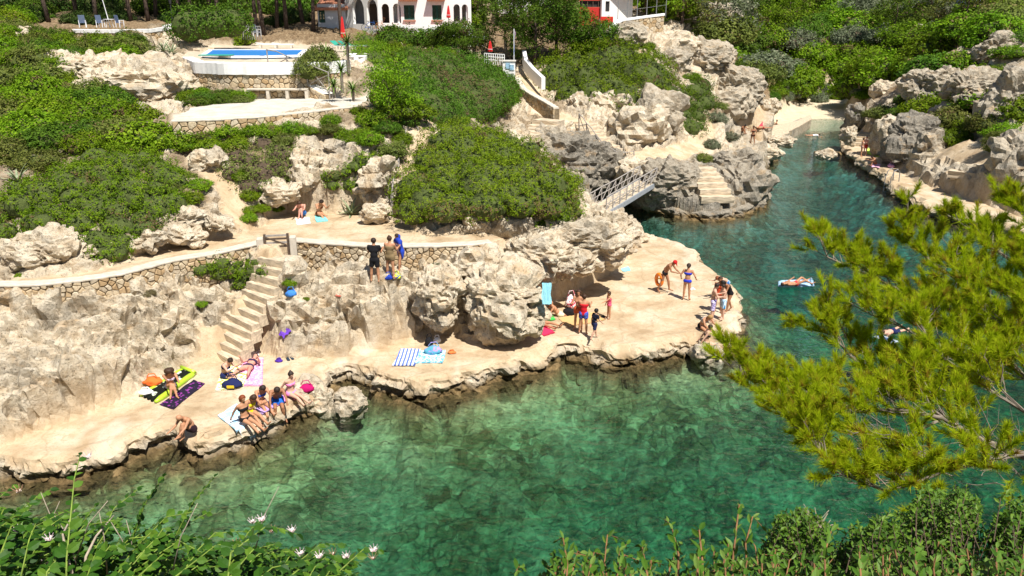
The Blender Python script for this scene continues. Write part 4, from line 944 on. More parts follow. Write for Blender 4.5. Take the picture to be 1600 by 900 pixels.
big_bush('dense juniper mass on the middle slope below the house', [(612, 150), (640, 118), (690, 108), (745, 112), (785, 125), (790, 150), (752, 182), (700, 194), (650, 190), (618, 172)], 1.4, .95, 6, 'dark', .07, 150, flat=.95, dome=.7)
big_bush('low bush hugging the rocks above the agave', [(508, 288), (512, 268), (545, 252), (580, 235), (592, 245), (564, 270), (562, 292), (535, 296)], .5, .42, 7, 'bright', .05, 320)
big_bush('dark bush between the worn steps and the grey rock', [(350, 282), (355, 250), (400, 225), (440, 225), (452, 250), (430, 282), (400, 290)], .75, .6, 8, 'olive', .06, 220, core='twig')
big_bush('rounded green bush right of the pool bastion', [(562, 90), (570, 65), (590, 60), (602, 90), (596, 108)], 1.2, .9, 9, 'green', .075, 120)
big_bush('bush trailing over the ridge right of the dome bush', [(840, 340), (870, 318), (902, 310), (900, 330), (870, 350), (850, 362)], .5, .42, 10, 'bright', .05, 300)
ribs = 0
def scatter(P, step, size, kinds, label, group, seed, h=(.8, 1.1), y0=8, name='shrub', sink=.1, limit=400):
    global ribs
    rr = random.Random(seed); pts = fill(P, step, seed, y0)[:limit]
    for i, p in enumerate(pts):
        r = rr.uniform(*size); kd = rr.choice(kinds); lb = label[kd] if isinstance(label, dict) else label; gq = ''
        if len(pts) > 12:                                           # say in which part of its slope it grows
            zc = p.y * math.cos(PITCH) - (p.z - CAMZ) * math.sin(PITCH); uu = 800 + FPX * p.x / zc; vv = 450 - FPX * (p.y * math.sin(PITCH) + (p.z - CAMZ) * math.cos(PITCH)) / zc
            us, vs = [q[0] for q in P], [q[1] for q in P]; a = (uu - min(us)) / (max(us) - min(us)); b = (vv - min(vs)) / (max(vs) - min(vs))
            gq = ', ' + ('upper' if b < .5 else 'lower') + (' left' if a < .33 else ' middle' if a < .67 else ' right') + ' part'; lb += gq
        shrub(p - Vector((0, 0, sink * r)), r, kd, lb, seed * 1000 + i, (group + gq + (', ' + kd if isinstance(label, dict) else '')), rr.uniform(*h), name)
    ribs += len(pts); return pts
SL = lambda where: {'green': 'mid green rounded shrub ' + where, 'dark': 'dark green shrub ' + where, 'bright': 'fresh light green shrub ' + where, 'olive': 'olive brown shrub ' + where, 'dry': 'dry brownish shrub ' + where, 'grey': 'silvery grey green shrub ' + where, 'oak': 'blackish green shrub ' + where}
scatter([(0, 262), (0, 25), (55, 15), (75, 55), (150, 62), (205, 62), (222, 85), (165, 95), (95, 98), (110, 128), (165, 145), (188, 185), (262, 205), (310, 240), (225, 238), (130, 238), (60, 268)], 1.42, (1.15, 1.9), ['green', 'green', 'green', 'dark', 'olive', 'bright'], SL('on the upper left slope'), 'shrubs on the upper left slope', 11)
scatter([(270, 215), (340, 202), (440, 202), (490, 196), (560, 186), (600, 196), (640, 215), (622, 240), (570, 232), (520, 205), (480, 212), (455, 228), (420, 222), (370, 235), (300, 240)], .8, (.55, .85), ['green', 'green', 'dark', 'bright', 'olive'], SL('below the white terrace'), 'shrubs below the white terrace', 12)
scatter([(385, 300), (412, 298), (412, 340), (388, 345)], .55, (.4, .5), ['bright'], 'fresh green shrub right of the short worn steps', 'shrubs right of the short worn steps', 13)
scatter([(255, 268), (315, 282), (312, 330), (280, 335), (265, 310)], .6, (.4, .6), ['olive', 'bright'], SL('beside the short worn steps'), 'shrubs beside the short worn steps', 14)
scatter([(605, 135), (620, 100), (600, 75), (690, 78), (760, 105), (795, 122), (802, 160), (775, 182), (640, 184), (600, 165)], 1.5, (.9, 1.4), ['green', 'dark', 'olive', 'dark'], SL('on the middle slope below the house'), 'shrubs on the middle slope', 15)
scatter([(285, 165), (300, 145), (345, 142), (380, 160)], .8, (.6, .85), ['green', 'dark', 'olive'], SL('at the end of the white terrace'), 'shrubs at the end of the white terrace', 16)
scatter([(1060, 35), (1000, 8), (1220, -30), (1450, -45), (1590, -30), (1600, 55), (1545, 70), (1490, 105), (1440, 148), (1345, 150), (1215, 138), (1185, 125), (1165, 100), (1120, 62)], 4.4, (2.8, 4.7), ['green', 'green', 'dark', 'olive', 'grey', 'green', 'bright'], SL('on the wooded hill behind the beach'), 'shrubs on the wooded hill behind the beach', 17, limit=150, y0=80)
scatter([(1370, 165), (1400, 150), (1440, 150), (1500, 105), (1560, 60), (1600, 60), (1600, 235), (1560, 240), (1500, 225), (1460, 205), (1420, 185), (1390, 200)], 2.0, (1.3, 2.4), ['green', 'green', 'bright', 'dark', 'olive'], SL('among the rocks of the right slope'), 'shrubs among the rocks of the right slope', 18)
scatter([(960, 60), (1000, 70), (1040, 90), (1090, 120), (1140, 160), (1120, 180), (1060, 100), (1000, 100), (970, 90)], 2.8, (.6, 1.1), ['green', 'grey', 'olive', 'bright'], SL('on the bare rocky spur'), 'shrubs on the bare rocky spur', 19)
scatter([(1215, 150), (1230, 132), (1290, 130), (1300, 158), (1240, 162)], 1.7, (1.0, 1.6), ['grey'], 'grey green reed like shrub at the back of the beach', 'reed like shrubs at the back of the beach', 20, h=(.9, 1.3))
scatter([(1300, 140), (1350, 138), (1352, 152), (1305, 156)], 2.2, (.9, 1.4), ['dry', 'green', 'grey'], SL('at the right end of the beach'), 'shrubs at the right end of the beach', 21)
scatter([(1192, 150), (1215, 130), (1222, 165), (1205, 178)], 2.2, (1.0, 1.7), ['green', 'dark'], SL('between the beach and the path'), 'shrubs between beach and path', 22)
for i, (u, v, r, kd, lb) in enumerate([(434, 328, .34, 'bright', 'small round fresh shrub left of the seated man'), (372, 277, .5, 'green', 'round shrub beside the short worn steps, under the dark bush'), (315, 476, .24, 'bright', 'small green tuft on the bare rock by the lower steps'),
    (478, 468, .16, 'bright', 'small tuft of weeds on the rock near the blue bag'), (452, 444, .3, 'bright', 'small shrub at the foot of the gate wall'), (1118, 188, 1.2, 'grey', 'rounded grey shrub right of the pale path'), (1112, 230, .9, 'grey', 'dry grass tuft on the headland left of the path end'),
    (1140, 216, .9, 'grey', 'grey tuft on the headland near the far bathers'), (1098, 250, .7, 'olive', 'low weed tuft on the pale headland path'), (700, 445, .42, 'grey', 'silvery cushion plant on the overhanging boulders'), (680, 418, .3, 'grey', 'silvery cushion plant at the foot of the rubble wall'),
    (790, 398, .34, 'grey', 'silvery cushion plant above the largest boulder'), (858, 410, .26, 'bright', 'small green tuft on the slanting limestone slab'), (30, 432, .2, 'bright', 'little green tuft under the rounded boulder'), (40, 238, .6, 'grey', 'yellowish shrub at the far left edge of the slope'), (235, 460, .22, 'dry', 'dry brown tuft on the left rock'), (560, 178, .55, 'green', 'round shrub at the end of the terrace wall'),
    (378, 68, 1.2, 'bright', 'round bright bush right of the long hedge'), (1012, 38, .95, 'dark', 'small clipped dark bush in front of the curved garden wall'), (990, 52, .9, 'green', 'round green bush on top of the bare spur'), (1150, 105, 1.3, 'dark', 'dark bush on the back of the bare spur')]):
    shrub(hit(u, v) - Vector((0, 0, .1 * r)), r, kd, lb, 7000 + i)

def hedge(label, P0, P1, w, h, seed, kind='dark'):
    n = max(3, int((P1 - P0).length / (w * .7))); g = random.Random(seed); lm = []; c = (P0 + P1) / 2
    for i in range(n + 1):
        p = P0 + (P1 - P0) * i / n - c; lm.append((p.x, p.y, p.z + h * .45, w * g.uniform(.5, .6), w * g.uniform(.5, .6), h * g.uniform(.52, .6)))
    V, F, tn = foliage(lm, int(n * 1500), .10, seed, zmin=-.6, fluff=.04)
    root = empty('hedge', c, label, 'hedge'); leaf_obj('foliage', V, F, tn, LEAF[kind], root); cv, cf = core_mesh(lm, .78); mesh_obj('stems', cv, cf, M['twig_green'], False, root)
hedge('long clipped hedge beside the swimming pool', at(298, 66, Y=69), at(362, 60, Y=71), 3.4, 2.7, 1)
hedge('clipped hedge in front of the arcade of the white villa', at(612, 75, Y=76), at(672, 74, Y=76), 1.9, 1.5, 2)
hedge('low trimmed hedge end beside the bicycles', at(606, 70, Y=78), at(620, 70, Y=78), 1.7, 1.5, 3)

def tree(label, base, h, crown, kind='oak', seed=0, lean=(0, 0), tr=.16, n=5200, leaf=.16, group=None, low=.45, name='pine_tree', bark='bark_dark'):
    """a tapered trunk with limbs that carry separate clumps of foliage"""
    g = random.Random(seed); root = empty(name, base, label, 'tree', group)
    bm = bmesh.new(); top = Vector((lean[0] * h, lean[1] * h, h * .92)); mid = Vector((lean[0] * h * .35 + g.uniform(-.2, .2), lean[1] * h * .35, h * .45))
    pts = [Vector((0, 0, -.4)), mid * .5 + Vector((g.uniform(-.1, .1), 0, 0)), mid, (mid + top) / 2 + Vector((g.uniform(-.2, .2), g.uniform(-.2, .2), 0)), top]
    tube(bm, pts, [tr * 1.25, tr, tr * .8, tr * .5, tr * .15], 8); lm = []
    for i in range(9):
        t = low + (1 - low) * (i + .5) / 9; p, _ = along(pts, length(pts) * min(.97, t)); a = i * 2.4 + g.uniform(-.4, .4)
        ext = crown * g.uniform(.55, 1.0) * (1.15 - .7 * abs(t - low - .2)); q = p + Vector((math.cos(a) * ext, math.sin(a) * ext, g.uniform(.15, .5) * ext))
        tube(bm, [p, (p + q) / 2 + Vector((0, 0, -.05 * ext)), q], [tr * .35, tr * .22, tr * .08], 5)
        s = crown * g.uniform(.30, .48)
        for dd in range(2):
            o = Vector((g.uniform(-.5, .5), g.uniform(-.5, .5), g.uniform(-.1, .35))) * s * (dd * 1.6); lm.append((*(q + o), s * g.uniform(.8, 1.1), s * g.uniform(.8, 1.1), s * g.uniform(.5, .7)))
    lm.append((*top, crown * .4, crown * .4, crown * .28))
    obj('trunk', bm, M[bark], root, True)
    V, F, tn = foliage(lm, n, leaf, seed, zmin=-.7, clus=8, fluff=.14, asp=.35); leaf_obj('crown', V, F, tn, LEAF[kind], root); return root
TR = [('bare trunked pine left of the deck chairs', 120, 34, 90, 11, 3.6), ('pine with slanting trunk behind the deck chairs', 205, 33, 86, 11, 3.4), ('pine standing behind the clipped pool hedge', 243, 30, 92, 12, 3.8), ('thick dark pine at the head of the garden steps', 283, 34, 90, 11, 3.6), ('twin pine left of the pool sunbeds', 412, 42, 84, 10, 3.3),
      ('pine behind the pool sunbeds', 448, 48, 86, 11, 3.6), ('leaning pine left of the red parasol', 490, 52, 86, 10, 3.2), ('tall pine trunk in front of the villa annex', 533, 36, 83.5, 9, 2.2), ('pine at the far left top', 60, 25, 94, 11, 4), ('pine in the shady grove behind the hedge', 330, 22, 98, 12, 4.2), ('pine in the shady grove behind the pool', 380, 22, 100, 12, 4.4), ('pine in the shady grove left of the villa', 465, 25, 102, 12, 4.4), ('dark pine behind the left terrace', 160, 20, 100, 12, 4.2), ('dark pine at the top left corner behind the terrace', 15, 18, 104, 12, 4.6)]
TR += [('pine trunk in the grove above the upper terrace', u, 40 - (i % 3) * 3, 82 + (i % 4) * 2.2, 10.5, 4.0) for i, u in enumerate((78, 150, 232, 300, 345, 398, 432, 474))]
for i, (l, u, v, Y, h, cr) in enumerate(TR):
    p = at(u, v, Y=Y); p.z = surf(p.x, p.y) - .1
    tree(l, p, h, cr, 'oak', 300 + i, (random.Random(i).uniform(-.12, .12), 0), .19, low=.55 if i not in (7,) else .9, n=3600, group='pines of the grove above the terrace' if i > 13 else None)
# undergrowth at the back of the grove, closing the view under the pines
scatter([(40, 33), (110, 30), (260, 27), (480, 34), (480, 40), (300, 33), (110, 36)], 3.6, (1.6, 2.4), ['oak'], 'blackish green shrub under the pines of the grove', 'shrubs under the pines', 24, y0=60)
scatter([(-20, 12), (500, 12), (500, 20), (-20, 22)], 4.2, (2.6, 3.8), ['oak', 'dark'], SL('at the back of the pine grove'), 'shrubs at the back of the pine grove', 23, h=(.9, 1.3), y0=70)
tree('spreading juniper beside the flagpole', hit(790, 96), 4.6, 2.6, 'dark', 320, n=9000, leaf=.11, low=.1, name='juniper_tree', bark='bark')
tree('dark juniper in front of the small white house', hit(718, 92), 2.5, 1.5, 'dark', 321, n=6500, leaf=.10, low=.4, name='juniper_tree', bark='bark')
tree('low juniper left of the small white house', hit(698, 86), 2.1, 1.3, 'dark', 322, n=6000, leaf=.10, low=.3, name='juniper_tree', bark='bark')
tree('forked dark pine above the wide shrub', hit(835, 100), 7, 3.6, 'dark', 323, n=11000, leaf=.13, low=.25)
tree('broad dark pine left of the red house', hit(868, 94), 5.0, 2.6, 'dark', 324, n=11000, leaf=.13, low=.1)
tree('rounded pine right below the red house', hit(918, 92), 2.4, 1.9, 'dark', 325, n=8000, leaf=.12, low=.1)
tree('bushy green tree at the right corner of the villa', at(744, 60, Y=90), 4.2, 1.2, 'green', 326, n=7000, leaf=.13, low=.2, name='garden_tree')
tree('dark tree between villa and red house', at(812, 40, Y=92), 6.5, 3.0, 'oak', 327, n=8000, leaf=.14, low=.2, name='garden_tree')
tree('small yellowish pine at the end of the white terrace', hit(607, 192), 2.6, 1.25, 'bright', 328, n=5200, leaf=.075, low=.35, tr=.07, name='young_pine')
for i in range(11):
    u = 1010 + i * 55; tree('round crowned tree high on the wooded hill', hit(u, 20 + 42 * ((i * 7) % 5) / 4), 5.5, 3.2, ['green', 'olive', 'grey', 'dark'][i % 4], 340 + i, n=2600, leaf=.22, low=.15, group='round trees on the wooded hill', name='hill_tree')
p_ = TER  # grass and low cover between the shrubs of the far hill, too fine to count
def cover():
    g = np.random.default_rng(5); out = []
    P = [(960, 5), (1160, -30), (1600, -30), (1600, 60), (1490, 110), (1430, 160), (1320, 150), (1215, 145), (1170, 110), (1120, 62), (1040, 20)]
    x = g.uniform(10, 120, 60000); y = g.uniform(95, 205, 60000)
    for a, b in zip(x, y):
        z = surf(a, b); d = Vector((a, b, z - CAMZ)); c, s = math.cos(PITCH), math.sin(PITCH); zc = b * c - (z - CAMZ) * s; u = 800 + FPX * a / zc; v = 450 - FPX * (b * s + (z - CAMZ) * c) / zc
        if in_poly(P, u, v): out.append((a, b, z))
    q = np.array(out); m = len(q); N = g.normal(size=(m, 3)) * .7 + (0, -.3, 1); N /= np.linalg.norm(N, axis=1, keepdims=True); t = np.cross(N, g.normal(size=(m, 3))); t /= np.linalg.norm(t, axis=1, keepdims=True); b = np.cross(N, t)
    s = g.uniform(.25, .6, (m, 1)); q = q + [0, 0, .3] + g.normal(size=(m, 3)) * .2
    V = np.stack([q - t * s, q + b * s * .6, q + t * s, q - b * s * .6], 1).reshape(-1, 3); o = leaf_obj('ground_cover', V, np.arange(m * 4).reshape(m, 4), np.clip(.45 + .3 * vn(q * .12, 3) + g.normal(size=m) * .15, 0, .98), LEAF['green']); tag(o, kind='stuff')
cover()
def rosette(name, label, loc, n, ln, w, seed, mat, droop=.3, up=(.15, 1.3), stem=0, edge=None):
    """sword leaves in a rosette, each its own blade"""
    g = random.Random(seed); root = empty(name, loc, label, name.replace('_plant', ''))
    if stem: obj('stem', tube(bmesh.new(), [(0, 0, -.2), (0, 0, stem)], .09, 7), M['bark'], root)
    for i in range(n):
        a = i * 2.399 + g.uniform(-.2, .2); e = up[0] + (up[1] - up[0]) * (i + .5) / n; L = ln * g.uniform(.75, 1.1); bm = bmesh.new(); prev = None
        for k in range(5):
            t = k / 4; r = L * t; el = e - droop * t * t; p = Vector((math.cos(a) * math.cos(el) * r, math.sin(a) * math.cos(el) * r, stem + math.sin(el) * r)); sd_ = Vector((-math.sin(a), math.cos(a), 0)) * w * (.55 + 1.1 * t - 1.62 * t * t); upv = Vector((0, 0, .25 * abs(sd_.length)))
            q = [bm.verts.new(p - sd_ + upv), bm.verts.new(p), bm.verts.new(p + sd_ + upv)]
            if prev:
                for j in (0, 1): bm.faces.new((prev[j], prev[j + 1], q[j + 1], q[j]))
            prev = q
        obj('leaf', bm, mat, root)
    return root
M['agave'] = plain('agave_leaf', (.24, .29, .16), .6, .25, 4); M['yucca'] = plain('yucca_leaf', (.10, .17, .02), .5, .25, 5)
rosette('agave_plant', 'large variegated agave beside the path right of the sunbathers', hit(549, 336), 26, .95, .07, 1, M['agave'], .25)
rosette('agave_plant', 'grey blue agave at the left edge of the slope', hit(28, 285), 18, .9, .07, 2, M['agave'], .2)
rosette('agave_plant', 'agave at the foot of the garden steps', hit(268, 84), 22, 1.2, .07, 3, M['agave'], .2)
rosette('agave_plant', 'second smaller agave left of the garden steps', hit(255, 80), 18, 1.0, .07, 4, M['agave'], .2)
for i, (u, v, st, lb) in enumerate([(522, 148, .5, 'low yucca at the foot of the terrace ramp'), (535, 140, 1.1, 'yucca with spiky crown left of the bastion'), (512, 118, 1.3, 'yucca under the rustic rail by the pool'), (545, 110, 1.6, 'tallest yucca against the bastion wall'), (552, 152, .4, 'dark low yucca right of the terrace ramp')]):
    rosette('yucca_plant', lb, at(u, v, Y=(46.5, 48, 50, 50.5, 47)[i]), 44, .85, .05, 10 + i, M['yucca'], .35, (-.3, 1.3), st)
shrub(at(482, 118, Y=49.0), 1.2, 'olive', 'loose reddish shrub under the rail left of the yuccas', 8001, h=1.3); shrub(at(500, 100, Y=50.2), 1.2, 'olive', 'loose olive shrub leaning over the pool rail', 8002, h=1.3)
# ------------------------------------------------------------ houses
def wall_strips(bm, P0, P1, z0, z1, th, holes):
    """a wall from P0 to P1 (ground points) with openings (s0, s1, sill, spring, arched)"""
    t = (P1 - P0); L = t.length; t.normalize(); nr = Vector((t.y, -t.x, 0)); cuts = {0., L}
    for a, b, s, sp, ar in holes:
        cuts |= {a, b}
        if ar: cuts |= {a + (b - a) * k / 8 for k in range(9)}
    cuts = sorted(cuts)
    def top(s, h): 
        a, b, sl, sp, ar = h
        if not ar: return sp
        r = (b - a) / 2; x = s - (a + b) / 2; return sp + math.sqrt(max(0, r * r - x * x))
    def hexa(a, b, za0, zb0, za1, zb1):
        q = [bm.verts.new(Vector((P0.x, P0.y, 0)) + t * s + nr * d + Vector((0, 0, z))) for s, d, z in ((a, 0, za0), (b, 0, zb0), (b, 0, zb1), (a, 0, za1), (a, -th, za0), (b, -th, zb0), (b, -th, zb1), (a, -th, za1))]
        for f in ((0, 1, 2, 3), (5, 4, 7, 6), (3, 2, 6, 7), (1, 0, 4, 5)): bm.faces.new([q[i] for i in f])
        return q
    for a, b in zip(cuts[:-1], cuts[1:]):
        if b - a < 1e-4: continue
        m = (a + b) / 2; h = next((h for h in holes if h[0] < m < h[1]), None)
        if h is None: q = hexa(a, b, z0, z0, z1, z1)
        else:
            hexa(a, b, top(a, h), top(b, h), z1, z1)
            if h[2] > z0 + .01: hexa(a, b, z0, z0, h[2], h[2])
    for a, b, sl, sp, ar in holes:                 # jambs and soffits come from the strip sides
        for s, sg in ((a, 1), (b, -1)):
            v = [bm.verts.new(Vector((P0.x, P0.y, 0)) + t * s + nr * d + Vector((0, 0, z))) for d, z in ((0, sl), (-th, sl), (-th, sp), (0, sp))]; bm.faces.new(v if sg < 0 else v[::-1])
    for s in (0, L):
        v = [bm.verts.new(Vector((P0.x, P0.y, 0)) + t * s + nr * d + Vector((0, 0, z))) for d, z in ((0, z0), (-th, z0), (-th, z1), (0, z1))]; bm.faces.new(v)
    return bm
def G(u, v, Y): p = at(u, v, Y=Y); return Vector((p.x, p.y, 0))
def shutter_pair(root, P0, t, nr, a, b, z0, z1, mat, closed=True):
    """two louvred leaves in a window opening"""
    w_ = (b - a) / 2
    for k in (0, 1):
        c = P0 + t * (a + w_ * (k + .5)) - nr * .10; bm = bmesh.new(); ang = math.atan2(t.y, t.x); rot = Euler((0, 0, ang)).to_matrix()
        for dx in (-w_ / 2 + .05, w_ / 2 - .05): box(bm, (c + t * dx) + Vector((0, 0, (z0 + z1) / 2)), (.09, .05, z1 - z0 - .02), rot)
        for zz in (z0 + .06, z1 - .06): box(bm, c + Vector((0, 0, zz)), (w_ - .19, .05, .1), rot)
        n = 9
        for i in range(n): box(bm, c + Vector((0, 0, z0 + .12 + (z1 - z0 - .24) * (i + .5) / n)), (w_ - .19, .02, (z1 - z0 - .24) / n * .8), rot @ Euler((.5, 0, 0)).to_matrix())
        obj('shutter', bm, mat, root, world=True)
def villa():
    Y = 85.; zf = at(650, 46, Y=Y).z; zt = zf + 6.4; A = G(592, 40, Y); Bp = G(735, 40, Y); Lp = G(541, 40, Y + 3.2)
    root = empty('villa', ((A + Bp) / 2 + Vector((0, 3, zf - .6))), 'white villa with arcades, green shutters and a low parapet at the top of the slope', 'house'); s = lambda u: (G(u, 40, Y) - A).length
    th = .32; z0 = zf - 1.2
    def zz(v): return at(660, v, Y=Y).z
    h1 = [(s(597.5), s(609), zz(36), zz(12), True), (s(615), s(627), zz(36), zz(12), True), (s(632), s(648.5), zz(31), zz(8), False), (s(676), s(690.5), zz(31), zz(8), False), (s(709), s(719), zz(34), zz(12), True), (s(722), s(731.5), zz(34), zz(12), True)]
    obj('wall', wall_strips(bmesh.new(), A, Bp, z0, zt, th, h1), M['plaster'], root, world=True)
    L2 = (A - Lp).length; f = lambda u: L2 * (u - 541) / (592 - 541)
    h2 = [(f(553), f(570.5), zz(38), zz(12), True), (f(575), f(591), zz(40), zz(12), True)]
    obj('wall', wall_strips(bmesh.new(), Lp, A - Vector((.04, 0, 0)), z0, zt, th, h2), M['plaster'], root, world=True)
    t = (Bp - A).normalized(); nr = Vector((t.y, -t.x, 0))
    for (a, b, z_0, z_1, ar) in h1[2:4]:
        shutter_pair(root, A, t, nr, a, b, z_0, z_1, M['green']); obj('sill', box(bmesh.new(), A + t * (a + b) / 2 + nr * .06 + Vector((0, 0, z_0 - .06)), (b - a + .2, .22, .08)), M['tile'], root, world=True)
        bm = box(bmesh.new(), A + t * (a + b) / 2 + nr * .38 + Vector((0, 0, zz(-.8))), (b - a + .8, .8, .10), Euler((.35, 0, 0)).to_matrix())
        for i in range(9): tube(bm, [A + t * ((a + b) / 2 + (i - 4) * (b - a + .9) / 9) + nr * .0 + Vector((0, 0, zz(-.8) + .20)), A + t * ((a + b) / 2 + (i - 4) * (b - a + .9) / 9) + nr * .78 + Vector((0, 0, zz(-.8) - .09))], .09, 6)
        obj('tile_canopy', bm, M['tile'], root, world=True)
    # rooms behind the arcades, floor, far walls
    bm = bmesh.new(); box(bm, A + t * ((Bp - A).length / 2) + Vector((0, 3.1, (z0 + zt) / 2)), ((Bp - A).length - .1, .2, zt - z0)); obj('back_wall', bm, M['plaster'], root, world=True)
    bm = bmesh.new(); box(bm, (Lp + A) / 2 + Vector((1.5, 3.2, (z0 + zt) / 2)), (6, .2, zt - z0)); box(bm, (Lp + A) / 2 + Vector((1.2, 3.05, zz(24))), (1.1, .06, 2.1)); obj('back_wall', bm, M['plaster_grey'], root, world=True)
    for u in (604, 583): obj('doorway', box(bmesh.new(), G(u, 40, Y + 2.9) + Vector((0, 0, zz(24))), (.95, .08, 2.2)), M['dark_wood'], root, world=True)
    for u in (630, 693, 735): obj('cross_wall', box(bmesh.new(), G(u, 40, Y + 1.6) + Vector((-.25, 0, (z0 + zt) / 2)), (.2, 2.7, zt - z0)), M['plaster'], root, world=True)
    obj('floor', prism(bmesh.new(), [(Lp.x, Lp.y + .05), (A.x, A.y + .05), (Bp.x, Bp.y + .05), (Bp.x, Bp.y + 3.2), (Lp.x, Lp.y + 3.2)], z0 + .3, zf), M['tile'], root, world=True)
    obj('roof', prism(bmesh.new(), [(Lp.x - .3, Lp.y - .3), (A.x, A.y - .4), (Bp.x + .4, Bp.y - .4), (Bp.x + .4, Bp.y + 8), (Lp.x - .3, Lp.y + 8)], zt + .01, zt + .3), M['tile'], root, world=True)
    # terrace parapet in front
    q0, q1 = G(596, 45, Y - 3.0), G(738, 45, Y - 3.0)
    obj('parapet', wall_strips(bmesh.new(), q0, q1, zf - 2.2, at(660, 40, Y=Y - 3).z, .25, []), M['plaster'], root, world=True)
    obj('terrace_floor', prism(bmesh.new(), [(q0.x, q0.y + .27), (q1.x, q1.y + .27), (Bp.x, Bp.y - .02), (A.x, A.y - .02)], zf - .5, zf - .12), M['tile'], root, world=True)
    # annex on the left
    a0, a1 = G(497, 35, Y + 2.5), G(540, 35, Y + 2.5); sa = lambda u: (a1 - a0).length * (u - 497) / 43
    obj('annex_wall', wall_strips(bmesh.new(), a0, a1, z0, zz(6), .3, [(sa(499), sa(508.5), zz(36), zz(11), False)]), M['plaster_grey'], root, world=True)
    ta = (a1 - a0).normalized(); shutter_pair(root, a0, ta, Vector((ta.y, -ta.x, 0)), sa(499), sa(508.5), zz(36), zz(11), M['green'])
    obj('annex_roof', box(bmesh.new(), (a0 + a1) / 2 + Vector((0, 2.0, zz(4.5))), ((a1 - a0).length + .6, 4.8, .22), Euler((.25, 0, 0)).to_matrix()), M['tile'], root, world=True)
    return root
villa()
def small_white_house():
    Y = 78.; a, b = G(690, 80, Y), G(756, 80, Y); zf, zt = at(720, 84, Y=Y).z - .5, at(720, 61, Y=Y).z; L = (b - a).length; s = lambda u: L * (u - 690) / 66
    root = empty('white_house', (a + b) / 2 + Vector((0, 2, zf)), 'small white house with a green door half hidden by junipers', 'house')
    obj('wall', wall_strips(bmesh.new(), a, b, zf, zt, .3, [(s(708), s(719), zf + .3, at(712, 64, Y=Y).z, False)]), M['plaster'], root, world=True)
    obj('door', box(bmesh.new(), G(713.5, 80, Y + .12) + Vector((0, 0, (zf + at(712, 64, Y=Y).z) / 2)), (s(719) - s(708), .08, at(712, 64, Y=Y).z - zf - .1)), M['green'], root, world=True)
    obj('side_wall', wall_strips(bmesh.new(), b + Vector((-.3, .32, 0)), b + Vector((-.3, 4, 0)), zf, zt, .3, []), M['plaster'], root, world=True)
    obj('roof', box(bmesh.new(), (a + b) / 2 + Vector((0, 2, zt + .1)), (L + .3, 4.6, .18)), M['plaster_grey'], root, world=True)
small_white_house()
def red_house():
    Y = 90.; zf = at(925, 24, Y=Y).z
    root = empty('red_house', G(930, 20, Y) + Vector((0, 2, zf)), 'house with a red lower wall, dark window and white wing on the right', 'house')
    a, b = G(905, 20, Y), G(939, 20, Y); z = lambda v: at(925, v, Y=Y).z; L = (b - a).length
    obj('wall', wall_strips(bmesh.new(), a, b, zf - 1, z(11.2), .3, []), M['red'], root, world=True)
    obj('window', box(bmesh.new(), (a + b) / 2 + Vector((0, .25, z(6))), (L - .1, .1, z(1.2) - z(10.8))), M['dark'], root, world=True)
    for k in range(4): obj('mullion', box(bmesh.new(), a + (b - a) * (k + .5) / 4 + Vector((0, .1, z(6))), (.07, .1, z(1) - z(11))), M['dark_wood'], root, world=True)
    obj('upper_wall', wall_strips(bmesh.new(), a, b, z(1), z(-14), .3, []), M['red'], root, world=True)
    c, d = G(940, 20, Y - .4), G(988, 20, Y + 1.2); obj('white_wall', wall_strips(bmesh.new(), c, d, zf - 1.5, z(-14), .3, [(.45, .95, z(18), z(2), False)]), M['plaster'], root, world=True)
    obj('white_window', box(bmesh.new(), c + (d - c).normalized() * .7 + Vector((0, .2, z(10))), (.6, .08, 1.1)), M['dark'], root, world=True)
    obj('roof', box(bmesh.new(), (a + d) / 2 + Vector((0, 3, z(-15))), (7.5, 8, .3)), M['tile'], root, world=True)
    st = bmesh.new()
    for k in range(5): st2 = nbox((0, 0, 0), (1.3, .4, .22)); [setattr(q, 'co', q.co + G(948, 30, Y - 1.2 - .35 * k) + Vector((0, 0, at(948, 26 + k * 2.0, Y=Y - 1.2).z - .1))) for q in st2.verts]; obj('step', st2, M['red'], root, world=True)
    st.free()
    for k in range(7): obj('baluster', tube(bmesh.new(), [at(944.5 + 1.6 * k, 44, Y=84), at(944.5 + 1.6 * k, 34, Y=84)], .035, 6), M['red'], root, world=True)
    obj('handrail', tube(bmesh.new(), [at(943.5, 34, Y=84), at(956, 34, Y=84)], .05, 6), M['red'], root, world=True)
red_house()
def plain_house(label, u0, u1, v0, v1, Y, mat, name='white_house', door=None):
    a, b = G(u0, v1, Y), G(u1, v1, Y); zf, zt = at((u0 + u1) / 2, v1, Y=Y).z - 1.0, at((u0 + u1) / 2, v0, Y=Y).z; L = (b - a).length
    root = empty(name, (a + b) / 2 + Vector((0, 2, zf)), label, 'house')
    holes = [] if door is None else [(L * door[0], L * door[1], zf + (zt - zf) * door[2], zf + (zt - zf) * door[3], False)]
    obj('wall', wall_strips(bmesh.new(), a, b, zf, zt, .3, holes), mat, root, world=True)
    for q, s in ((a, .32), (b, .32)): obj('side_wall', wall_strips(bmesh.new(), q + Vector((.0 if q is a else -.3, s, 0)), q + Vector((.0 if q is a else -.3, 5, 0)), zf, zt, .3, []), mat, root, world=True)
    if door: obj('shutter', box(bmesh.new(), a + (b - a) * (door[0] + door[1]) / 2 + Vector((0, .15, zf + (zt - zf) * (door[2] + door[3]) / 2)), (L * (door[1] - door[0]), .08, (zt - zf) * (door[3] - door[2]))), M['green'], root, world=True)
    obj('roof', box(bmesh.new(), (a + b) / 2 + Vector((0, 2.5, zt + .1)), (L + .5, 5.6, .2)), M['tile'], root, world=True)
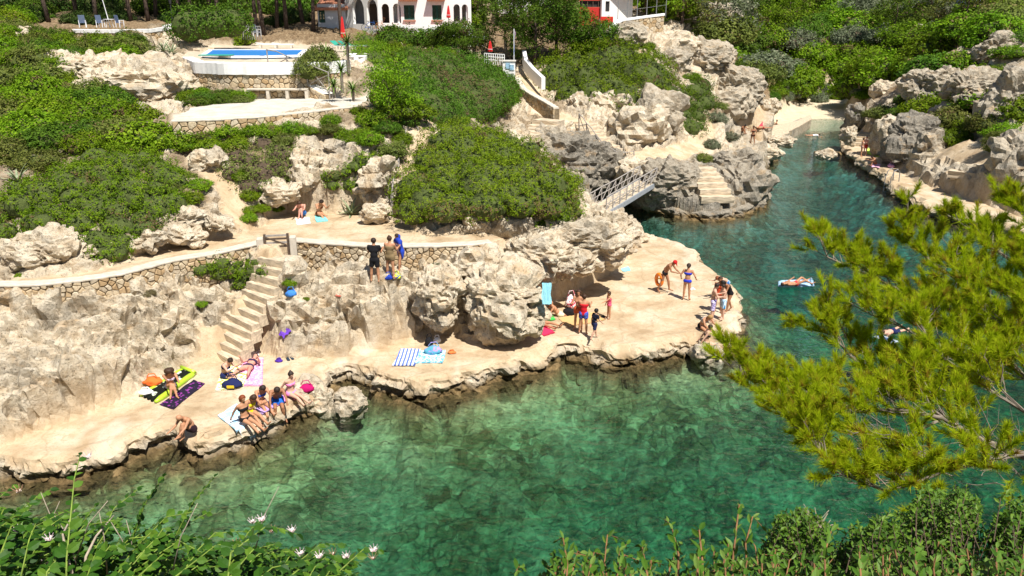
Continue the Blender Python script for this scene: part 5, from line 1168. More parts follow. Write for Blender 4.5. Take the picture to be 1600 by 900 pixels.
plain_house('pale house with a tiled roof right of the villa', 742, 775, -4, 32, 97, plain('cream_plaster', (.55, .45, .30), .85, .05, 6), 'cream_house', (.3, .5, .2, .7))
plain_house('white house seen between the dark trees right of the villa', 778, 862, -8, 18, 100, M['plaster'], 'white_house', (.62, .72, .25, .75))
plain_house('bluish white house on the crest at the top right', 1521, 1580, -22, 9, 120, M['blue_white'])
def kiosk():
    a = at(795, 124, Y=67); root = empty('kiosk_wall', a, 'white wall with a blue sign beside the flagpole', 'wall')
    p0, p1 = G(785.5, 120, 67), G(805, 120, 67); z0, z1 = at(795, 126, Y=67).z - .5, at(795, 96, Y=67).z
    obj('wall', wall_strips(bmesh.new(), p0, p1, z0, z1, .35, []), M['plaster'], root, world=True)
    obj('capping', box(bmesh.new(), (p0 + p1) / 2 + Vector((0, .17, z1 + .05)), ((p1 - p0).length + .14, .5, .09)), M['rim'], root, world=True)
    for k in (0, 1): obj('sign_panel', box(bmesh.new(), (p0 * (.58 - .3 * k) + p1 * (.42 + .3 * k)) + Vector((0, -.03, z1 - .35 - .12 * k)), (.36, .05, .42)), plain('pale_blue_sign', (.30, .48, .62), .5, .25, 9), root, world=True)
kiosk()
def railing(label, pts, h, n, mat, name='railing', bars=2, r=.03, post_r=.035, cat='railing'):
    root = empty(name, pts[0], label, cat); L = length(pts)
    for i in range(n + 1):
        p, _ = along(pts, L * i / n); obj('post', tube(bmesh.new(), [p - Vector((0, 0, .1)), p + Vector((0, 0, h))], post_r, 6), mat, root, world=True)
    for b in range(bars):
        z = h * (1 - b / bars) - .01; obj('rail', tube(bmesh.new(), [p + Vector((0, 0, z)) for p in pts], r, 6), mat, root, world=True)
    return root
railing('white terrace railing left of the blue sign', [at(757, 98, Y=68), at(788, 100, Y=67.5)], .75, 9, M['plaster'], bars=3)
railing('thin metal fence behind the long hedge', [at(380, 60, Y=72), at(408, 60, Y=73)], 1.0, 8, M['metal'], bars=2)
railing('wire fence along the top of the garden wall', [at(965, 34, Y=78.5), at(1000, 30, Y=79.5), at(1040, 24, Y=80.5)], 1.9, 5, M['metal'], bars=2, r=.012, name='fence', cat='fence')
r_ = empty('path_parapet', at(822, 105, Y=69.5), 'white kerb wall curving down beside the path under the dark trees', 'wall')
pp = [at(819, 84, Y=72), at(822, 98, Y=70.5), at(834, 112, Y=68.5), at(849, 126, Y=66.5)]; bm = bmesh.new()
prev = None
for p in pp:
    q = [bm.verts.new(p + Vector((dx, 0, dz))) for dx, dz in ((-.16, -.7), (.16, -.7), (.16, .25), (-.16, .25))]
    if prev:
        for k in range(4): bm.faces.new((prev[k], prev[(k + 1) % 4], q[(k + 1) % 4], q[k]))
    else: bm.faces.new(q)
    prev = q
bm.faces.new(prev); bmesh.ops.recalc_face_normals(bm, faces=bm.faces); obj('kerb', bm, M['plaster'], r_, world=True)

# ------------------------------------------------------------ flag, parasols, furniture round the pool
f_ = empty('flagpole', at(803, 92, Y=68), 'tall flagpole with a faded pink and blue flag beside the white wall', 'flag')
b0, b1 = at(803, 94, Y=68), at(803, 45, Y=68); obj('pole', tube(bmesh.new(), [b0, b1], .035, 7), M['white_plastic'], f_, world=True)
bm = bmesh.new(); prev = None
for i in range(7):
    q = [bm.verts.new(b1 + Vector((.05 + .10 * math.sin(i * .5 + j * .6) * .5 + .03 * i * (.5 - j * .1), .05 * math.cos(i + j), -.1 - j * .28 - i * .06))) for j in range(7)]
    if prev:
        for j in range(6): bm.faces.new((prev[j], prev[j + 1], q[j + 1], q[j]))
    prev = q
k = NT('faded_flag', .9); sx = k.n('ShaderNodeSeparateXYZ'); k.put(sx, 0, k.co('Generated')); fm = k.done(k.ramp(sx.outputs[2], [(.45, (.10, .22, .55)), (.55, (.55, .35, .50))])); obj('flag', bm, fm, f_, world=True)
def folded_parasol(label, u, v, Y, h, mat, s=1.0):
    p = at(u, v, Y=Y); root = empty('parasol', p, label, 'parasol')
    obj('pole', tube(bmesh.new(), [(0, 0, -.2), (0, 0, h)], .03, 8), M['dark_wood'], root)
    bm = bmesh.new(); prof = [(.05, h + .02), (.10, h - .25 * s), (.17, h * .55), (.23, h * .28), (.12, h * .24)]; rings = []
    for r, z in prof: rings.append([bm.verts.new((r * (1.0 if k % 2 else .62) * math.cos(k * math.pi / 8), r * (1.0 if k % 2 else .62) * math.sin(k * math.pi / 8), z)) for k in range(16)])
    for a, b in zip(rings[:-1], rings[1:]):
        for k in range(16): bm.faces.new((a[k], a[(k + 1) % 16], b[(k + 1) % 16], b[k]))
    bm.faces.new(rings[0]); bm.faces.new(rings[-1]); bmesh.ops.recalc_face_normals(bm, faces=bm.faces); obj('canopy', bm, mat, root)
    obj('strap', tube(bmesh.new(), [(.20 * math.cos(k * .5236), .20 * math.sin(k * .5236), h * .42) for k in range(13)], .02, 5, cap=False), M['white_plastic'], root)
folded_parasol('tall closed red parasol beside the swimming pool', 537, 70, 74, 2.35, M['red_cloth'])
folded_parasol('closed red parasol on the villa terrace', 701, 34, 83.3, 1.5, M['red_cloth'], .7)
folded_parasol('closed red and white parasol by the small white house', 766, 86, 72, 1.15, M['red_cloth'], .6)
def pool():
    z = 10.38; root = empty('swimming_pool', at(400, 85, z), 'long blue swimming pool with a white rim on the terrace', 'pool'); y0 = at(400, 90, z).y; P = [at(318, 87.5, z), at(362, 89.5, z), at(410, 89.5, z), at(468, 88, z), at(478, 79, z), at(330, 79, z)]
    obj('basin', prism(bmesh.new(), P, z - .2, z + .02), plain('blue_pool_tile', (.05, .22, .52), .25, .05, 8), root, world=True)
    k = NT('pool_water', .03, .5); k.b.inputs['Base Color'].default_value = (.03, .22, .60, 1); k.b.inputs['Roughness'].default_value = .35; wm = k.done(None, None, k.bump(k.noise(3, 2, .5, k.pos()), .2, .05)); obj('pool_water', prism(bmesh.new(), [p + (sum(P, Vector()) / 6 - p) * .03 for p in P], z + .03, z + .05), wm, root, world=True)
    bm = bmesh.new(); Q = P + [P[0]]
    for a, b in zip(Q[:-1], Q[1:]): box(bm, (a + b) / 2 + Vector((0, 0, .03)), ((b - a).length + .3, .34, .14), Euler((0, 0, math.atan2(b.y - a.y, b.x - a.x))).to_matrix())
    obj('pool_rim', bm, M['plaster'], root, world=True)
pool()
def sunbed(label, u, v, Y, rz, mat, frame='white_plastic', back=.7, group=None, z=None):
    p = at(u, v, Y=Y); p.z = surf(p.x, p.y) if z is None else z; root = empty('sunbed', p, label, 'sunbed', group, rz)
    obj('frame', box(box(box(bmesh.new(), (-.28, 0, .30), (.05, 1.8, .05)), (.28, 0, .30), (.05, 1.8, .05)), (0, -.88, .30), (.51, .05, .05)), M[frame], root)
    obj('seat', box(bmesh.new(), (0, -.25, .345), (.54, 1.2, .04), None, .015), mat, root)
    obj('backrest', box(bmesh.new(), (0, .35 + .33 * math.cos(back), .345 + .33 * math.sin(back)), (.54, .66, .04), Euler((back, 0, 0)).to_matrix(), .015), mat, root)
    for x in (-.26, .26):
        for y in (-.7, .6): obj('leg', box(bmesh.new(), (x, y, .14), (.045, .045, .28)), M[frame], root)
def chair(label, u, v, Y, rz, mat, group=None, z=None):
    p = at(u, v, Y=Y); p.z = surf(p.x, p.y) if z is None else z; root = empty('deck_chair', p, label, 'chair', group, rz)
    bm = bmesh.new()
    for k in range(6): box(bm, (-.22 + .088 * k, 0, .40), (.07, .46, .025))
    obj('seat', bm, mat, root)['kind'] = 'stuff'; bm = bmesh.new()
    for k in range(6): box(bm, (-.22 + .088 * k, .26, .74), (.07, .025, .66), Euler((-.22, 0, 0)).to_matrix())
    obj('backrest', bm, mat, root)['kind'] = 'stuff'
    for x in (-.27, .27):
        obj('armrest', box(bmesh.new(), (x, 0, .62), (.05, .5, .035)), M['white_plastic'], root)
        for y in (-.22, .22): obj('leg', box(bmesh.new(), (x, y, .30), (.045, .045, .60)), M['white_plastic'], root)
tz = at(150, 43, Y=76).z
for i, (u, rz, l) in enumerate([(130, .5, 'leftmost white deck chair with blue slats on the upper terrace'), (158, 0.1, 'blue slatted deck chair beside the terrace table'), (188, -.4, 'rightmost blue slatted deck chair on the upper terrace')]): chair(l, u, 43, 76.5, rz + 3.0, M['blue_fabric'], 'deck chairs on the upper terrace', tz)
t_ = empty('terrace_table', at(172, 43, Y=77), 'white terrace table with a tilted parasol pole between the deck chairs', 'table'); 
obj('tabletop', tube(bmesh.new(), [(0, 0, .70), (0, 0, .74)], .5, 16), M['white_plastic'], t_)
for k in range(3): obj('leg', tube(bmesh.new(), [(.35 * math.cos(k * 2.1), .35 * math.sin(k * 2.1), 0), (.2 * math.cos(k * 2.1), .2 * math.sin(k * 2.1), .70)], .025, 5), M['white_plastic'], t_)
obj('parasol_pole', tube(bmesh.new(), [(.05, 0, .0), (-.45, 0, 3.4)], .035, 6), M['white_plastic'], t_)
l_ = empty('garden_lamp', at(270, 36, Y=75), 'slim dark garden lamp at the end of the upper terrace', 'lamp'); obj('post', tube(bmesh.new(), [(0, 0, -.2), (0, 0, 1.6)], .04, 6), M['dark'], l_); obj('lamp_head', tube(bmesh.new(), [(0, 0, 1.6), (0, 0, 1.95)], [.09, .14], 8), M['dark'], l_)
for i, (u, v, l) in enumerate([(418, 69, 'white sunbed left of the pair at the back of the pool'), (443, 69, 'white sunbed right of the pair at the back of the pool')]): sunbed(l, u, v, 73, 1.57, M['white_plastic'], back=.15, group='white sunbeds at the back of the pool')
chair('dark chair in the shade of the pines left of the sunbeds', 402, 56, 78, 2.6, M['blue_fabric'], z=at(402, 57, Y=78).z); chair('shaded chair beside the dark one under the pines', 385, 56, 78, 3.4, M['white_plastic'], z=at(385, 57, Y=78).z)
for i, (u, v, rz, l) in enumerate([(532, 76, .9, 'green sunbed left of the others on the pool bastion'), (546, 73, 1.2, 'middle green sunbed on the pool bastion'), (557, 71, 1.5, 'green sunbed nearest the bastion rim')]): sunbed(l, u, v, 66, rz, M['teal'], back=.5, group='green sunbeds on the pool bastion', z=10.42)
o = tag(obj('green_mat', box(bmesh.new(), (0, 0, 0), (2.2, .7, .06), None, .02), M['teal']), 'turquoise mat lying at the left end of the pool', 'mat'); o.location = at(338, 86, z=10.52)
def bench():
    z = 8.45; a, b = at(388, 153, z), at(482, 153, z); root = empty('stone_bench', (a + b) / 2, 'long concrete bench with four blocks for legs on the white terrace', 'bench'); t = (b - a); L = t.length; rot = Euler((0, 0, math.atan2(t.y, t.x))).to_matrix()
    obj('seat', box(bmesh.new(), (a + b) / 2 + Vector((0, 0, .50)), (L, .42, .10), rot, .015), M['concrete'], root, world=True)
    for k in range(4): obj('leg', box(bmesh.new(), a + t * (.02 + .32 * k) + Vector((0, 0, .20)), (.18, .36, .499), rot, .01), M['concrete'], root, world=True)
bench()
def bicycle(label, u, v, Y, rz, mat):
    root = empty('bicycle', at(u, v, Y=Y), label, 'bicycle', 'bicycles under the arcade', rz)
    for x in (-.5, .5):
        wl = obj('wheel', tube(bmesh.new(), [(x + .33 * math.cos(k * .3927), 0, .34 + .33 * math.sin(k * .3927)) for k in range(17)], .025, 5, cap=False), M['dark'], root)
        bm = bmesh.new()
        for k in range(6): tube(bm, [(x - .32 * math.cos(k * .5236), 0, .34 - .32 * math.sin(k * .5236)), (x + .32 * math.cos(k * .5236), 0, .34 + .32 * math.sin(k * .5236))], .006, 3)
        sp = obj('spokes', bm, M['metal'], wl); sp['kind'] = 'stuff'
    bm = bmesh.new()
    for a, b in (((-.5, .34), (-.15, .82)), ((-.5, .34), (-.08, .32)), ((-.08, .32), (-.17, .88)), ((-.08, .32), (.36, .80)), ((-.16, .80), (.36, .82)), ((.5, .34), (.34, .98))): tube(bm, [(a[0], 0, a[1]), (b[0], 0, b[1])], .02, 6)
    obj('frame', bm, mat, root); obj('saddle', box(bmesh.new(), (-.18, 0, .92), (.26, .14, .06), None, .02), M['dark'], root); obj('handlebar', tube(bmesh.new(), [(.30, -.28, 1.0), (.36, 0, 1.0), (.30, .28, 1.0)], .015, 6), M['dark'], root)
bicycle('blue bicycle leaning under the villa arcade', 579, 49, 80, .25, plain('blue_paint', (.05, .12, .35), .4, .05, 20)); bicycle('orange bicycle beside the blue one under the arcade', 592, 50, 79.5, -.2, plain('orange_paint', (.55, .20, .03), .4, .05, 20))

# ------------------------------------------------------------ rustic rails, gate, footbridge, ladder
def rustic_rail(label, pts, h, n, seed, mat='grey_wood', r=.035, group=None):
    g = random.Random(seed); root = empty('rustic_rail', pts[0], label, 'railing', group); L = length(pts); tops = []
    for i in range(n + 1):
        p, _ = along(pts, L * i / n); t = p + Vector((g.uniform(-.06, .06), g.uniform(-.06, .06), h * g.uniform(.93, 1.08))); tops.append((p, t)); obj('post', tube(bmesh.new(), [p - Vector((0, 0, .2)), (p + t) / 2 + Vector((g.uniform(-.03, .03), 0, 0)), t], r * 1.2, 6), M[mat], root, world=True)
    for (p, t), (p2, t2) in zip(tops[:-1], tops[1:]):
        w_ = lambda: Vector((g.uniform(-.05, .05), g.uniform(-.05, .05), g.uniform(-.05, .05)))
        obj('handrail', tube(bmesh.new(), [t - Vector((0, 0, .05)), (t + t2) / 2 + w_(), t2 - Vector((0, 0, .05))], r, 6), M[mat], root, world=True)
        obj('brace', tube(bmesh.new(), [p + (t - p) * .08, (p + t2) / 2 + w_(), p2 + (t2 - p2) * .85], r * .75, 5), M[mat], root, world=True)
        if g.random() < .6: obj('brace', tube(bmesh.new(), [p + (t - p) * .85, (t + p2) / 2 + w_(), p2 + (t2 - p2) * .1], r * .7, 5), M[mat], root, world=True)
rustic_rail('crooked branch railing beside the ramp below the pool', [at(421, 114, Y=50.5), at(452, 124, Y=49.5), at(487, 138, Y=48.5), at(515, 149, Y=47.8)], 1.35, 3, 1)
rustic_rail('crooked branch handrail along the steps left of the dome bush', [at(612, 328, 4.7), at(622, 292, 5.4), at(628, 262, 5.9), at(638, 232, 6.5), at(648, 205, 7.2)], 1.05, 6, 2)
rustic_rail('branch rail at the head of the middle stairs by the low pine', [at(635, 205, Y=43.5), at(655, 228, Y=42)], .9, 2, 3)
rustic_rail('thin railing down the narrow stone flight over the inlet', [at(905, 198, Y=60), at(922, 222, Y=58.6), at(942, 246, Y=57.4), at(962, 262, Y=56.6), at(990, 258, Y=57)], 1.0, 5, 4)
def ramp():
    root = empty('terrace_ramp', at(460, 125, Y=49.5), 'pale sloping ramp with a kerb from the pool wall down to the bench terrace', 'ramp'); pts = [(at(420, 105, Y=51), at(432, 104, Y=51)), (at(455, 120, Y=49.6), at(468, 118, Y=49.8)), (at(505, 147, Y=47.8), at(522, 146, Y=47.8))]
    bm = bmesh.new(); prev = None
    for a, b in pts:
        q = [bm.verts.new(p) for p in (a, b, b - Vector((0, 0, .4)), a - Vector((0, 0, .4)))]
        if prev:
            for k in range(4): bm.faces.new((prev[k], prev[(k + 1) % 4], q[(k + 1) % 4], q[k]))
        prev = q
    bmesh.ops.recalc_face_normals(bm, faces=bm.faces); obj('ramp_slab', bm, M['rim'], root, world=True)
ramp()
rubble_wall('terrace_wall', 'stone facing between the ramp and the bench', [at(300, 118, Y=50), at(420, 106, Y=50.6), at(455, 122, Y=49.4), at(508, 149, Y=47.6)], lambda p: 8.3, parts=0, sw=.36, sh=.26, hmin=.15)
def gate():
    a, b = at(414, 388, PATHZ), at(452, 386, PATHZ); root = empty('wooden_gate', (a + b) / 2, 'low dark wooden gate of horizontal bars at the head of the stone steps', 'gate'); t = b - a; ang = math.atan2(t.y, t.x); rot = Euler((0, 0, ang)).to_matrix(); zb = PATHZ
    for k in (0.03, .97): obj('post', box(bmesh.new(), a + t * k + Vector((0, 0, .12)), (.10, .10, .92), rot, .01), M['dark_wood'], root, world=True)
    for i, z in enumerate((.06, .22, .38, .52)): obj('bar', box(bmesh.new(), (a + b) / 2 + Vector((0, -.03, z)), (t.length * .92, .035, .075), rot), M['grey_wood'] if i % 2 else M['dark_wood'], root, world=True)
    obj('brace', box(bmesh.new(), (a + b) / 2 + Vector((0, -.065, .29)), (t.length * .9, .03, .06), rot @ Euler((0, .42, 0)).to_matrix()), M['dark_wood'], root, world=True)
    for q, l in ((a, -1), (b, 1)):
        o = tag(obj('gate_pillar', box(bmesh.new(), q + t.normalized() * l * .16 + Vector((0, 0, -.15)), (.26, .34, 1.2), rot, .03), M['concrete']), 'squat concrete pillar %s of the wooden gate' % ('left' if l < 0 else 'right'), 'pillar')
gate()
def bridge():
    A, Bq = Vector((5.15, 47.6, 1.75)), Vector((9.3, 54.2, 2.3)); t = Bq - A; L = t.length; td = t.normalized(); sd_ = Vector((td.y, -td.x, 0)).normalized(); root = empty('footbridge', (A + Bq) / 2, 'narrow footbridge with grey beams and pole railings over the inlet', 'bridge')
    rot = Matrix((sd_, td, sd_.cross(td))).transposed()
    n = 26
    for i in range(n): o = obj('plank', box(bmesh.new(), A + t * ((i + .5) / n), (1.25, L / n * .93, .05), rot), M['tread'], root, world=True)
    for s in (-1, 1): obj('beam', box(bmesh.new(), (A + Bq) / 2 + sd_ * s * .66 - Vector((0, 0, .14)), (.10, L + .5, .30), rot), plain('grey_beam_paint', (.30, .32, .34), .6, .1, 8), root, world=True)
    g = random.Random(4)
    for s in (-1, 1):
        tp = []
        for i in range(9):
            p = A + t * (i / 8) + sd_ * s * .62; q = p + Vector((g.uniform(-.04, .04), g.uniform(-.04, .04), 1.0)); tp.append((p, q)); obj('post', tube(bmesh.new(), [p - Vector((0, 0, .1)), q], .036, 6), M['grey_wood'], root, world=True)
        obj('handrail', tube(bmesh.new(), [q - Vector((0, 0, .04)) for p, q in tp], .038, 6), M['grey_wood'], root, world=True); obj('mid_rail', tube(bmesh.new(), [p + (q - p) * .52 for p, q in tp], .03, 6), M['grey_wood'], root, world=True)
        for (p, q), (p2, q2) in zip(tp[:-1], tp[1:]): obj('brace', tube(bmesh.new(), [p + (q - p) * .05, p2 + (q2 - p2) * .9], .025, 5), M['grey_wood'], root, world=True)
bridge()
def ladder():
    p = at(1392, 284, .75); root = empty('swim_ladder', p, 'metal swim ladder with curved rails on the edge of the right bank', 'ladder'); d = Vector((-.75, -.35, 0)).normalized(); s = Vector((d.y, -d.x, 0))
    for k in (-.27, .27): obj('rail', tube(bmesh.new(), [p + s * k - d * .55, p + s * k - d * .50 + Vector((0, 0, .75)), p + s * k - d * .25 + Vector((0, 0, 1.0)), p + s * k + d * .15 + Vector((0, 0, .85)), p + s * k + d * .35 + Vector((0, 0, .3)), p + s * k + d * .38 - Vector((0, 0, 1.2))], .035, 6), M['metal'], root, world=True)
    for z in (-.15, -.45, -.75): obj('rung', tube(bmesh.new(), [p - s * .27 + d * .38 + Vector((0, 0, z)), p + s * .27 + d * .38 + Vector((0, 0, z))], .025, 6), M['metal'], root, world=True)
ladder()
# stone jetties and the raised terrace on the far banks
def jetty(label, px, z0, z1, mat='rock', name='stone_jetty'):
    P = [at(u, v, z1) for u, v in px]; c = sum(P, Vector()) / len(P); root = empty(name, Vector((c.x, c.y, z0)), label, 'jetty'); Q = []
    for i, p in enumerate(P):
        n_ = P[(i + 1) % len(P)]
        for k in range(4): Q.append(p + (n_ - p) * k / 4 + Vector((random.Random(i * 9 + k).uniform(-.06, .06), random.Random(i * 7 + k).uniform(-.06, .06), 0)))
    obj('masonry', prism(bmesh.new(), Q, z0, z1 - .06), M['rock_grey'], root, world=True); obj('top_slab', prism(bmesh.new(), [p + (p - c) * .02 for p in Q], z1 - .058, z1 + .05), M['tread'], root, world=True)
jetty('curved masonry quay at the left side of the beach', [(1188, 207), (1205, 197), (1245, 190), (1265, 180), (1268, 186), (1252, 196), (1236, 204), (1205, 212)], -.8, .95)
jetty('round masonry landing with a pale blue mat on it', [(1200, 210), (1206, 203), (1220, 200), (1232, 203), (1233, 208), (1222, 212), (1208, 213)], -.8, 1.0)
jetty('raised stone terrace with steps on the right bank', [(1478, 268), (1480, 250), (1500, 244), (1560, 254), (1580, 272), (1560, 270), (1520, 268), (1490, 266)], .3, 2.0, name='stone_terrace')
jetty('pale concrete slab wall behind the red float', [(1353, 190), (1354, 166), (1384, 166), (1378, 176), (1366, 191)], .3, 2.0, name='concrete_slab')
# ------------------------------------------------------------ people: each body one continuous skin grown round a posed skeleton
def surface_nets(D, org, h):
    """quads round the zero level of a sampled distance field"""
    neg = D < 0; nx, ny, nz = D.shape
    cell = np.zeros((nx - 1, ny - 1, nz - 1), np.int8); cor = {}
    for a in (0, 1):
        for b in (0, 1):
            for c in (0, 1):
                s = neg[a:nx - 1 + a, b:ny - 1 + b, c:nz - 1 + c]; cell += s
    act = (cell > 0) & (cell < 8); I = np.argwhere(act)
    if not len(I): return np.zeros((0, 3)), np.zeros((0, 4), int)
    idx = np.full(act.shape, -1, np.int64); idx[act] = np.arange(len(I))
    acc = np.zeros((len(I), 3)); cnt = np.zeros(len(I))
    for ax in range(3):
        o1, o2 = [k for k in range(3) if k != ax]
        for p in (0, 1):
            for q in (0, 1):
                A = I.copy(); A[:, o1] += p; A[:, o2] += q; Bq = A.copy(); Bq[:, ax] += 1
                da = D[A[:, 0], A[:, 1], A[:, 2]]; db = D[Bq[:, 0], Bq[:, 1], Bq[:, 2]]; m = (da < 0) != (db < 0)
                t = np.where(m, da / np.where(m, da - db, 1), 0); P = A.astype(float); P[:, ax] += t
                acc[m] += P[m]; cnt[m] += 1
    V = acc / cnt[:, None] * h + org; F = []
    for ax in range(3):
        o1, o2 = [(1, 2), (2, 0), (0, 1)][ax]
        sl0 = [slice(None)] * 3; sl1 = [slice(None)] * 3; sl0[ax] = slice(0, -1); sl1[ax] = slice(1, None)
        n0, n1 = neg[tuple(sl0)], neg[tuple(sl1)]; E = np.argwhere(n0 != n1)
        E = E[(E[:, o1] > 0) & (E[:, o2] > 0) & (E[:, o1] < D.shape[o1] - 1) & (E[:, o2] < D.shape[o2] - 1)]
        q = []
        for p, r in ((-1, -1), (0, -1), (0, 0), (-1, 0)):
            K = E.copy(); K[:, o1] += p; K[:, o2] += r; q.append(idx[K[:, 0], K[:, 1], K[:, 2]])
        q = np.stack(q, 1); fl = n0[E[:, 0], E[:, 1], E[:, 2]]; q[~fl] = q[~fl][:, ::-1]; F.append(q)
    return V, np.concatenate(F)
def cone(p, a, b, ra, rb):
    e = b - a; L = e @ e + 1e-9; t = np.clip((p - a) @ e / L, 0, 1)
    return np.linalg.norm(p - a - t[:, None] * e, axis=1) - (ra + (rb - ra) * t)
def smin(a, b, k):
    h = np.clip(.5 + .5 * (b - a) / k, 0, 1); return b + (a - b) * h - k * h * (1 - h)
def rotx(v, a): c, s = math.cos(a), math.sin(a); return np.array([v[0], v[1] * c - v[2] * s, v[1] * s + v[2] * c])
def roty(v, a): c, s = math.cos(a), math.sin(a); return np.array([v[0] * c + v[2] * s, v[1], -v[0] * s + v[2] * c])
def rotz(v, a): c, s = math.cos(a), math.sin(a); return np.array([v[0] * c - v[1] * s, v[0] * s + v[1] * c, v[2]])
BASE = dict(lean=0, side=0, twist=0, hunch=5, nod=5, turn=0, hipL=(0, 4, 0), hipR=(0, 4, 0), armL=(5, 8, 12), armR=(5, 8, 12), pitch=0, roll=0, drop=None, footL=0, footR=0)
POSES = {
    'stand': {}, 'walk': dict(hipL=(22, 3, 10), hipR=(-14, 3, 16), armL=(-18, 8, 20), armR=(22, 8, 25), lean=4),
    'talk': dict(armL=(20, 12, 85), armR=(25, 10, 80), hipL=(4, 7, 4), hipR=(-3, 5, 2)),
    'sit_up': dict(hipL=(128, 12, 112), hipR=(130, 12, 116), lean=18, hunch=26, nod=20, armL=(62, 16, 30), armR=(62, 16, 30)),
    'sit_hug': dict(hipL=(134, 14, 120), hipR=(132, 14, 118), lean=16, hunch=22, nod=32, armL=(46, 8, 22), armR=(42, 4, 30)),
    'sit_edge': dict(hipL=(72, 12, 78), hipR=(76, 12, 82), lean=22, hunch=24, nod=25, armL=(38, 16, 35), armR=(38, 16, 35), drop='seat'),
    'sit_long': dict(hipL=(80, 6, 12), hipR=(84, 6, 22), lean=-14, hunch=18, nod=12, armL=(-38, 14, 8), armR=(-36, 14, 8), drop='seat'),
    'sit_read': dict(hipL=(82, 6, 18), hipR=(88, 8, 32), lean=4, hunch=28, nod=32, armL=(45, 12, 75), armR=(45, 12, 75), drop='seat'),
    'supine': dict(pitch=-88, hipL=(6, 9, 10), hipR=(4, 9, 6), armL=(8, 28, 20), armR=(8, 30, 25), hunch=0, nod=0, footL=20, footR=20),
    'supine_knee': dict(pitch=-86, hipL=(16, 18, 22), hipR=(14, 18, 20), armL=(6, 34, 60), armR=(6, 34, 60), hunch=6, nod=10),
    'prone': dict(pitch=88, hipL=(0, 8, 6), hipR=(0, 8, 10), armL=(120, 30, 70), armR=(120, 30, 70), hunch=0, nod=-6, footL=-55, footR=-55),
    'bend': dict(lean=52, hunch=26, nod=-10, hipL=(18, 7, 22), hipR=(10, 7, 18), armL=(62, 8, 25), armR=(70, 8, 30)),
    'stoop': dict(lean=22, hunch=20, nod=22, hipL=(20, 5, 12), hipR=(-10, 5, 14), armL=(30, 14, 20), armR=(24, 10, 60))}
def skeleton(P, child=0.):
    d2r = math.radians; J = {}; up = np.array([0, 0, 1.]); torso = 1 - .05 * child
    def world(v): return roty(rotx(np.array(v, float), -d2r(P['pitch'])), d2r(P['roll']))
    sp = roty(rotx(up, -d2r(P['lean'])), d2r(P['side'])); sp2 = roty(rotx(up, -d2r(P['lean'] + P['hunch'])), d2r(P['side']))
    J['pel'] = np.zeros(3); J['belly'] = sp * .17 * torso; J['chest'] = sp * .24 * torso + sp2 * .12; sh = J['chest'] + sp2 * .13; J['neck'] = sh + sp2 * .09
    hd = rotx(sp2, -d2r(P['nod'])); J['head'] = J['neck'] + hd * .125; hf = rotz(rotx(np.array([0, 1., 0]), -d2r(P['lean'] + P['hunch'] + P['nod'])), -d2r(P['turn'])); J['hf'] = hf; J['hd'] = hd
    rt = rotz(np.array([1., 0, 0]), -d2r(P['twist'])); J['rt'] = rt; J['sp2'] = sp2
    ls = 1 - .08 * child
    for s, k in ((-1, 'L'), (1, 'R')):
        J['sh' + k] = sh + rt * s * (.185 - .02 * child); J['hp' + k] = np.array([s * .088, 0, -.02])
        fx, ab, kn = P['hip' + k]; t = rotx(np.array([0, 0, -1.]), d2r(fx)); t = roty(t, -s * d2r(ab)); sn = rotx(np.array([0, 0, -1.]), d2r(fx - kn)); sn = roty(sn, -s * d2r(ab * .6))
        J['kn' + k] = J['hp' + k] + t * .435 * ls; J['an' + k] = J['kn' + k] + sn * .405 * ls
        ft = rotx(np.array([0, 0, -1.]), d2r(fx - kn + 80 - P['foot' + k])); ft = ft + np.array([s * .18, 0, 0]); ft /= np.linalg.norm(ft); J['to' + k] = J['an' + k] + ft * .175 + sn * .035
        fx, ab, el = P['arm' + k]; lean = P['lean'] * .6 + P['hunch'] * .5
        a = rotx(np.array([0, 0, -1.]), d2r(fx)); a = roty(a, -s * d2r(ab)); a = rotz(a, -d2r(P['twist'])); f = rotx(np.array([0, 0, -1.]), d2r(fx + el)); f = roty(f, -s * d2r(ab * .4 - (8 if el > 40 else 0))); f = rotz(f, -d2r(P['twist']))
        J['el' + k] = J['sh' + k] + a * .275; J['wr' + k] = J['el' + k] + f * .245; J['hn' + k] = J['wr' + k] + f * .085; J['fd' + k] = f
    for k in J: J[k] = world(J[k])
    return J
SKIN = {n: plain('skin_' + n, c, .55, .05, 7, .3) for n, c in (('fair', (.60, .36, .25)), ('tan', (.47, .235, .13)), ('brown', (.34, .155, .08)), ('pink', (.60, .30, .22)), ('deep', (.26, .12, .065)))}
CLO = {}
def cloth(col, pat=None):
    key = (col, pat)
    if key not in CLO:
        nm = 'fabric_' + str(len(CLO)); c = lin(col)
        if pat is None: CLO[key] = plain(nm, c, .9, .07, 40)
        else:
            k = NT(nm, .9, .2); p, kind, sc = pat; vec = k.co()
            f = k.voro(sc, 'F1', vec) if kind == 'spots' else k.noise(sc, 2, .5, vec, 1.2)
            if kind == 'stripe': w_ = k.n('ShaderNodeTexWave'); k.put(w_, 'Vector', vec); w_.inputs['Scale'].default_value = sc; f = w_.outputs[0]
            st = (.30, .36) if kind == 'spots' else ((.45, .5) if kind == 'stripe' else (.48, .54))
            CLO[key] = k.done(k.ramp(f, [(st[0], c if kind != 'spots' else lin(p)), (st[1], lin(p) if kind != 'spots' else c)]))
    return CLO[key]
HAIR = {n: plain('hair_' + n, c, .6, .2, 50, .3) for n, c in (('black', (.012, .01, .009)), ('brown', (.05, .024, .012)), ('dark', (.028, .016, .011)), ('red', (.20, .05, .015)), ('blond', (.36, .21, .08)), ('grey', (.22, .20, .18)))}
M['eye'] = plain('dark_eye', (.02, .012, .01), .3, .05, 10)
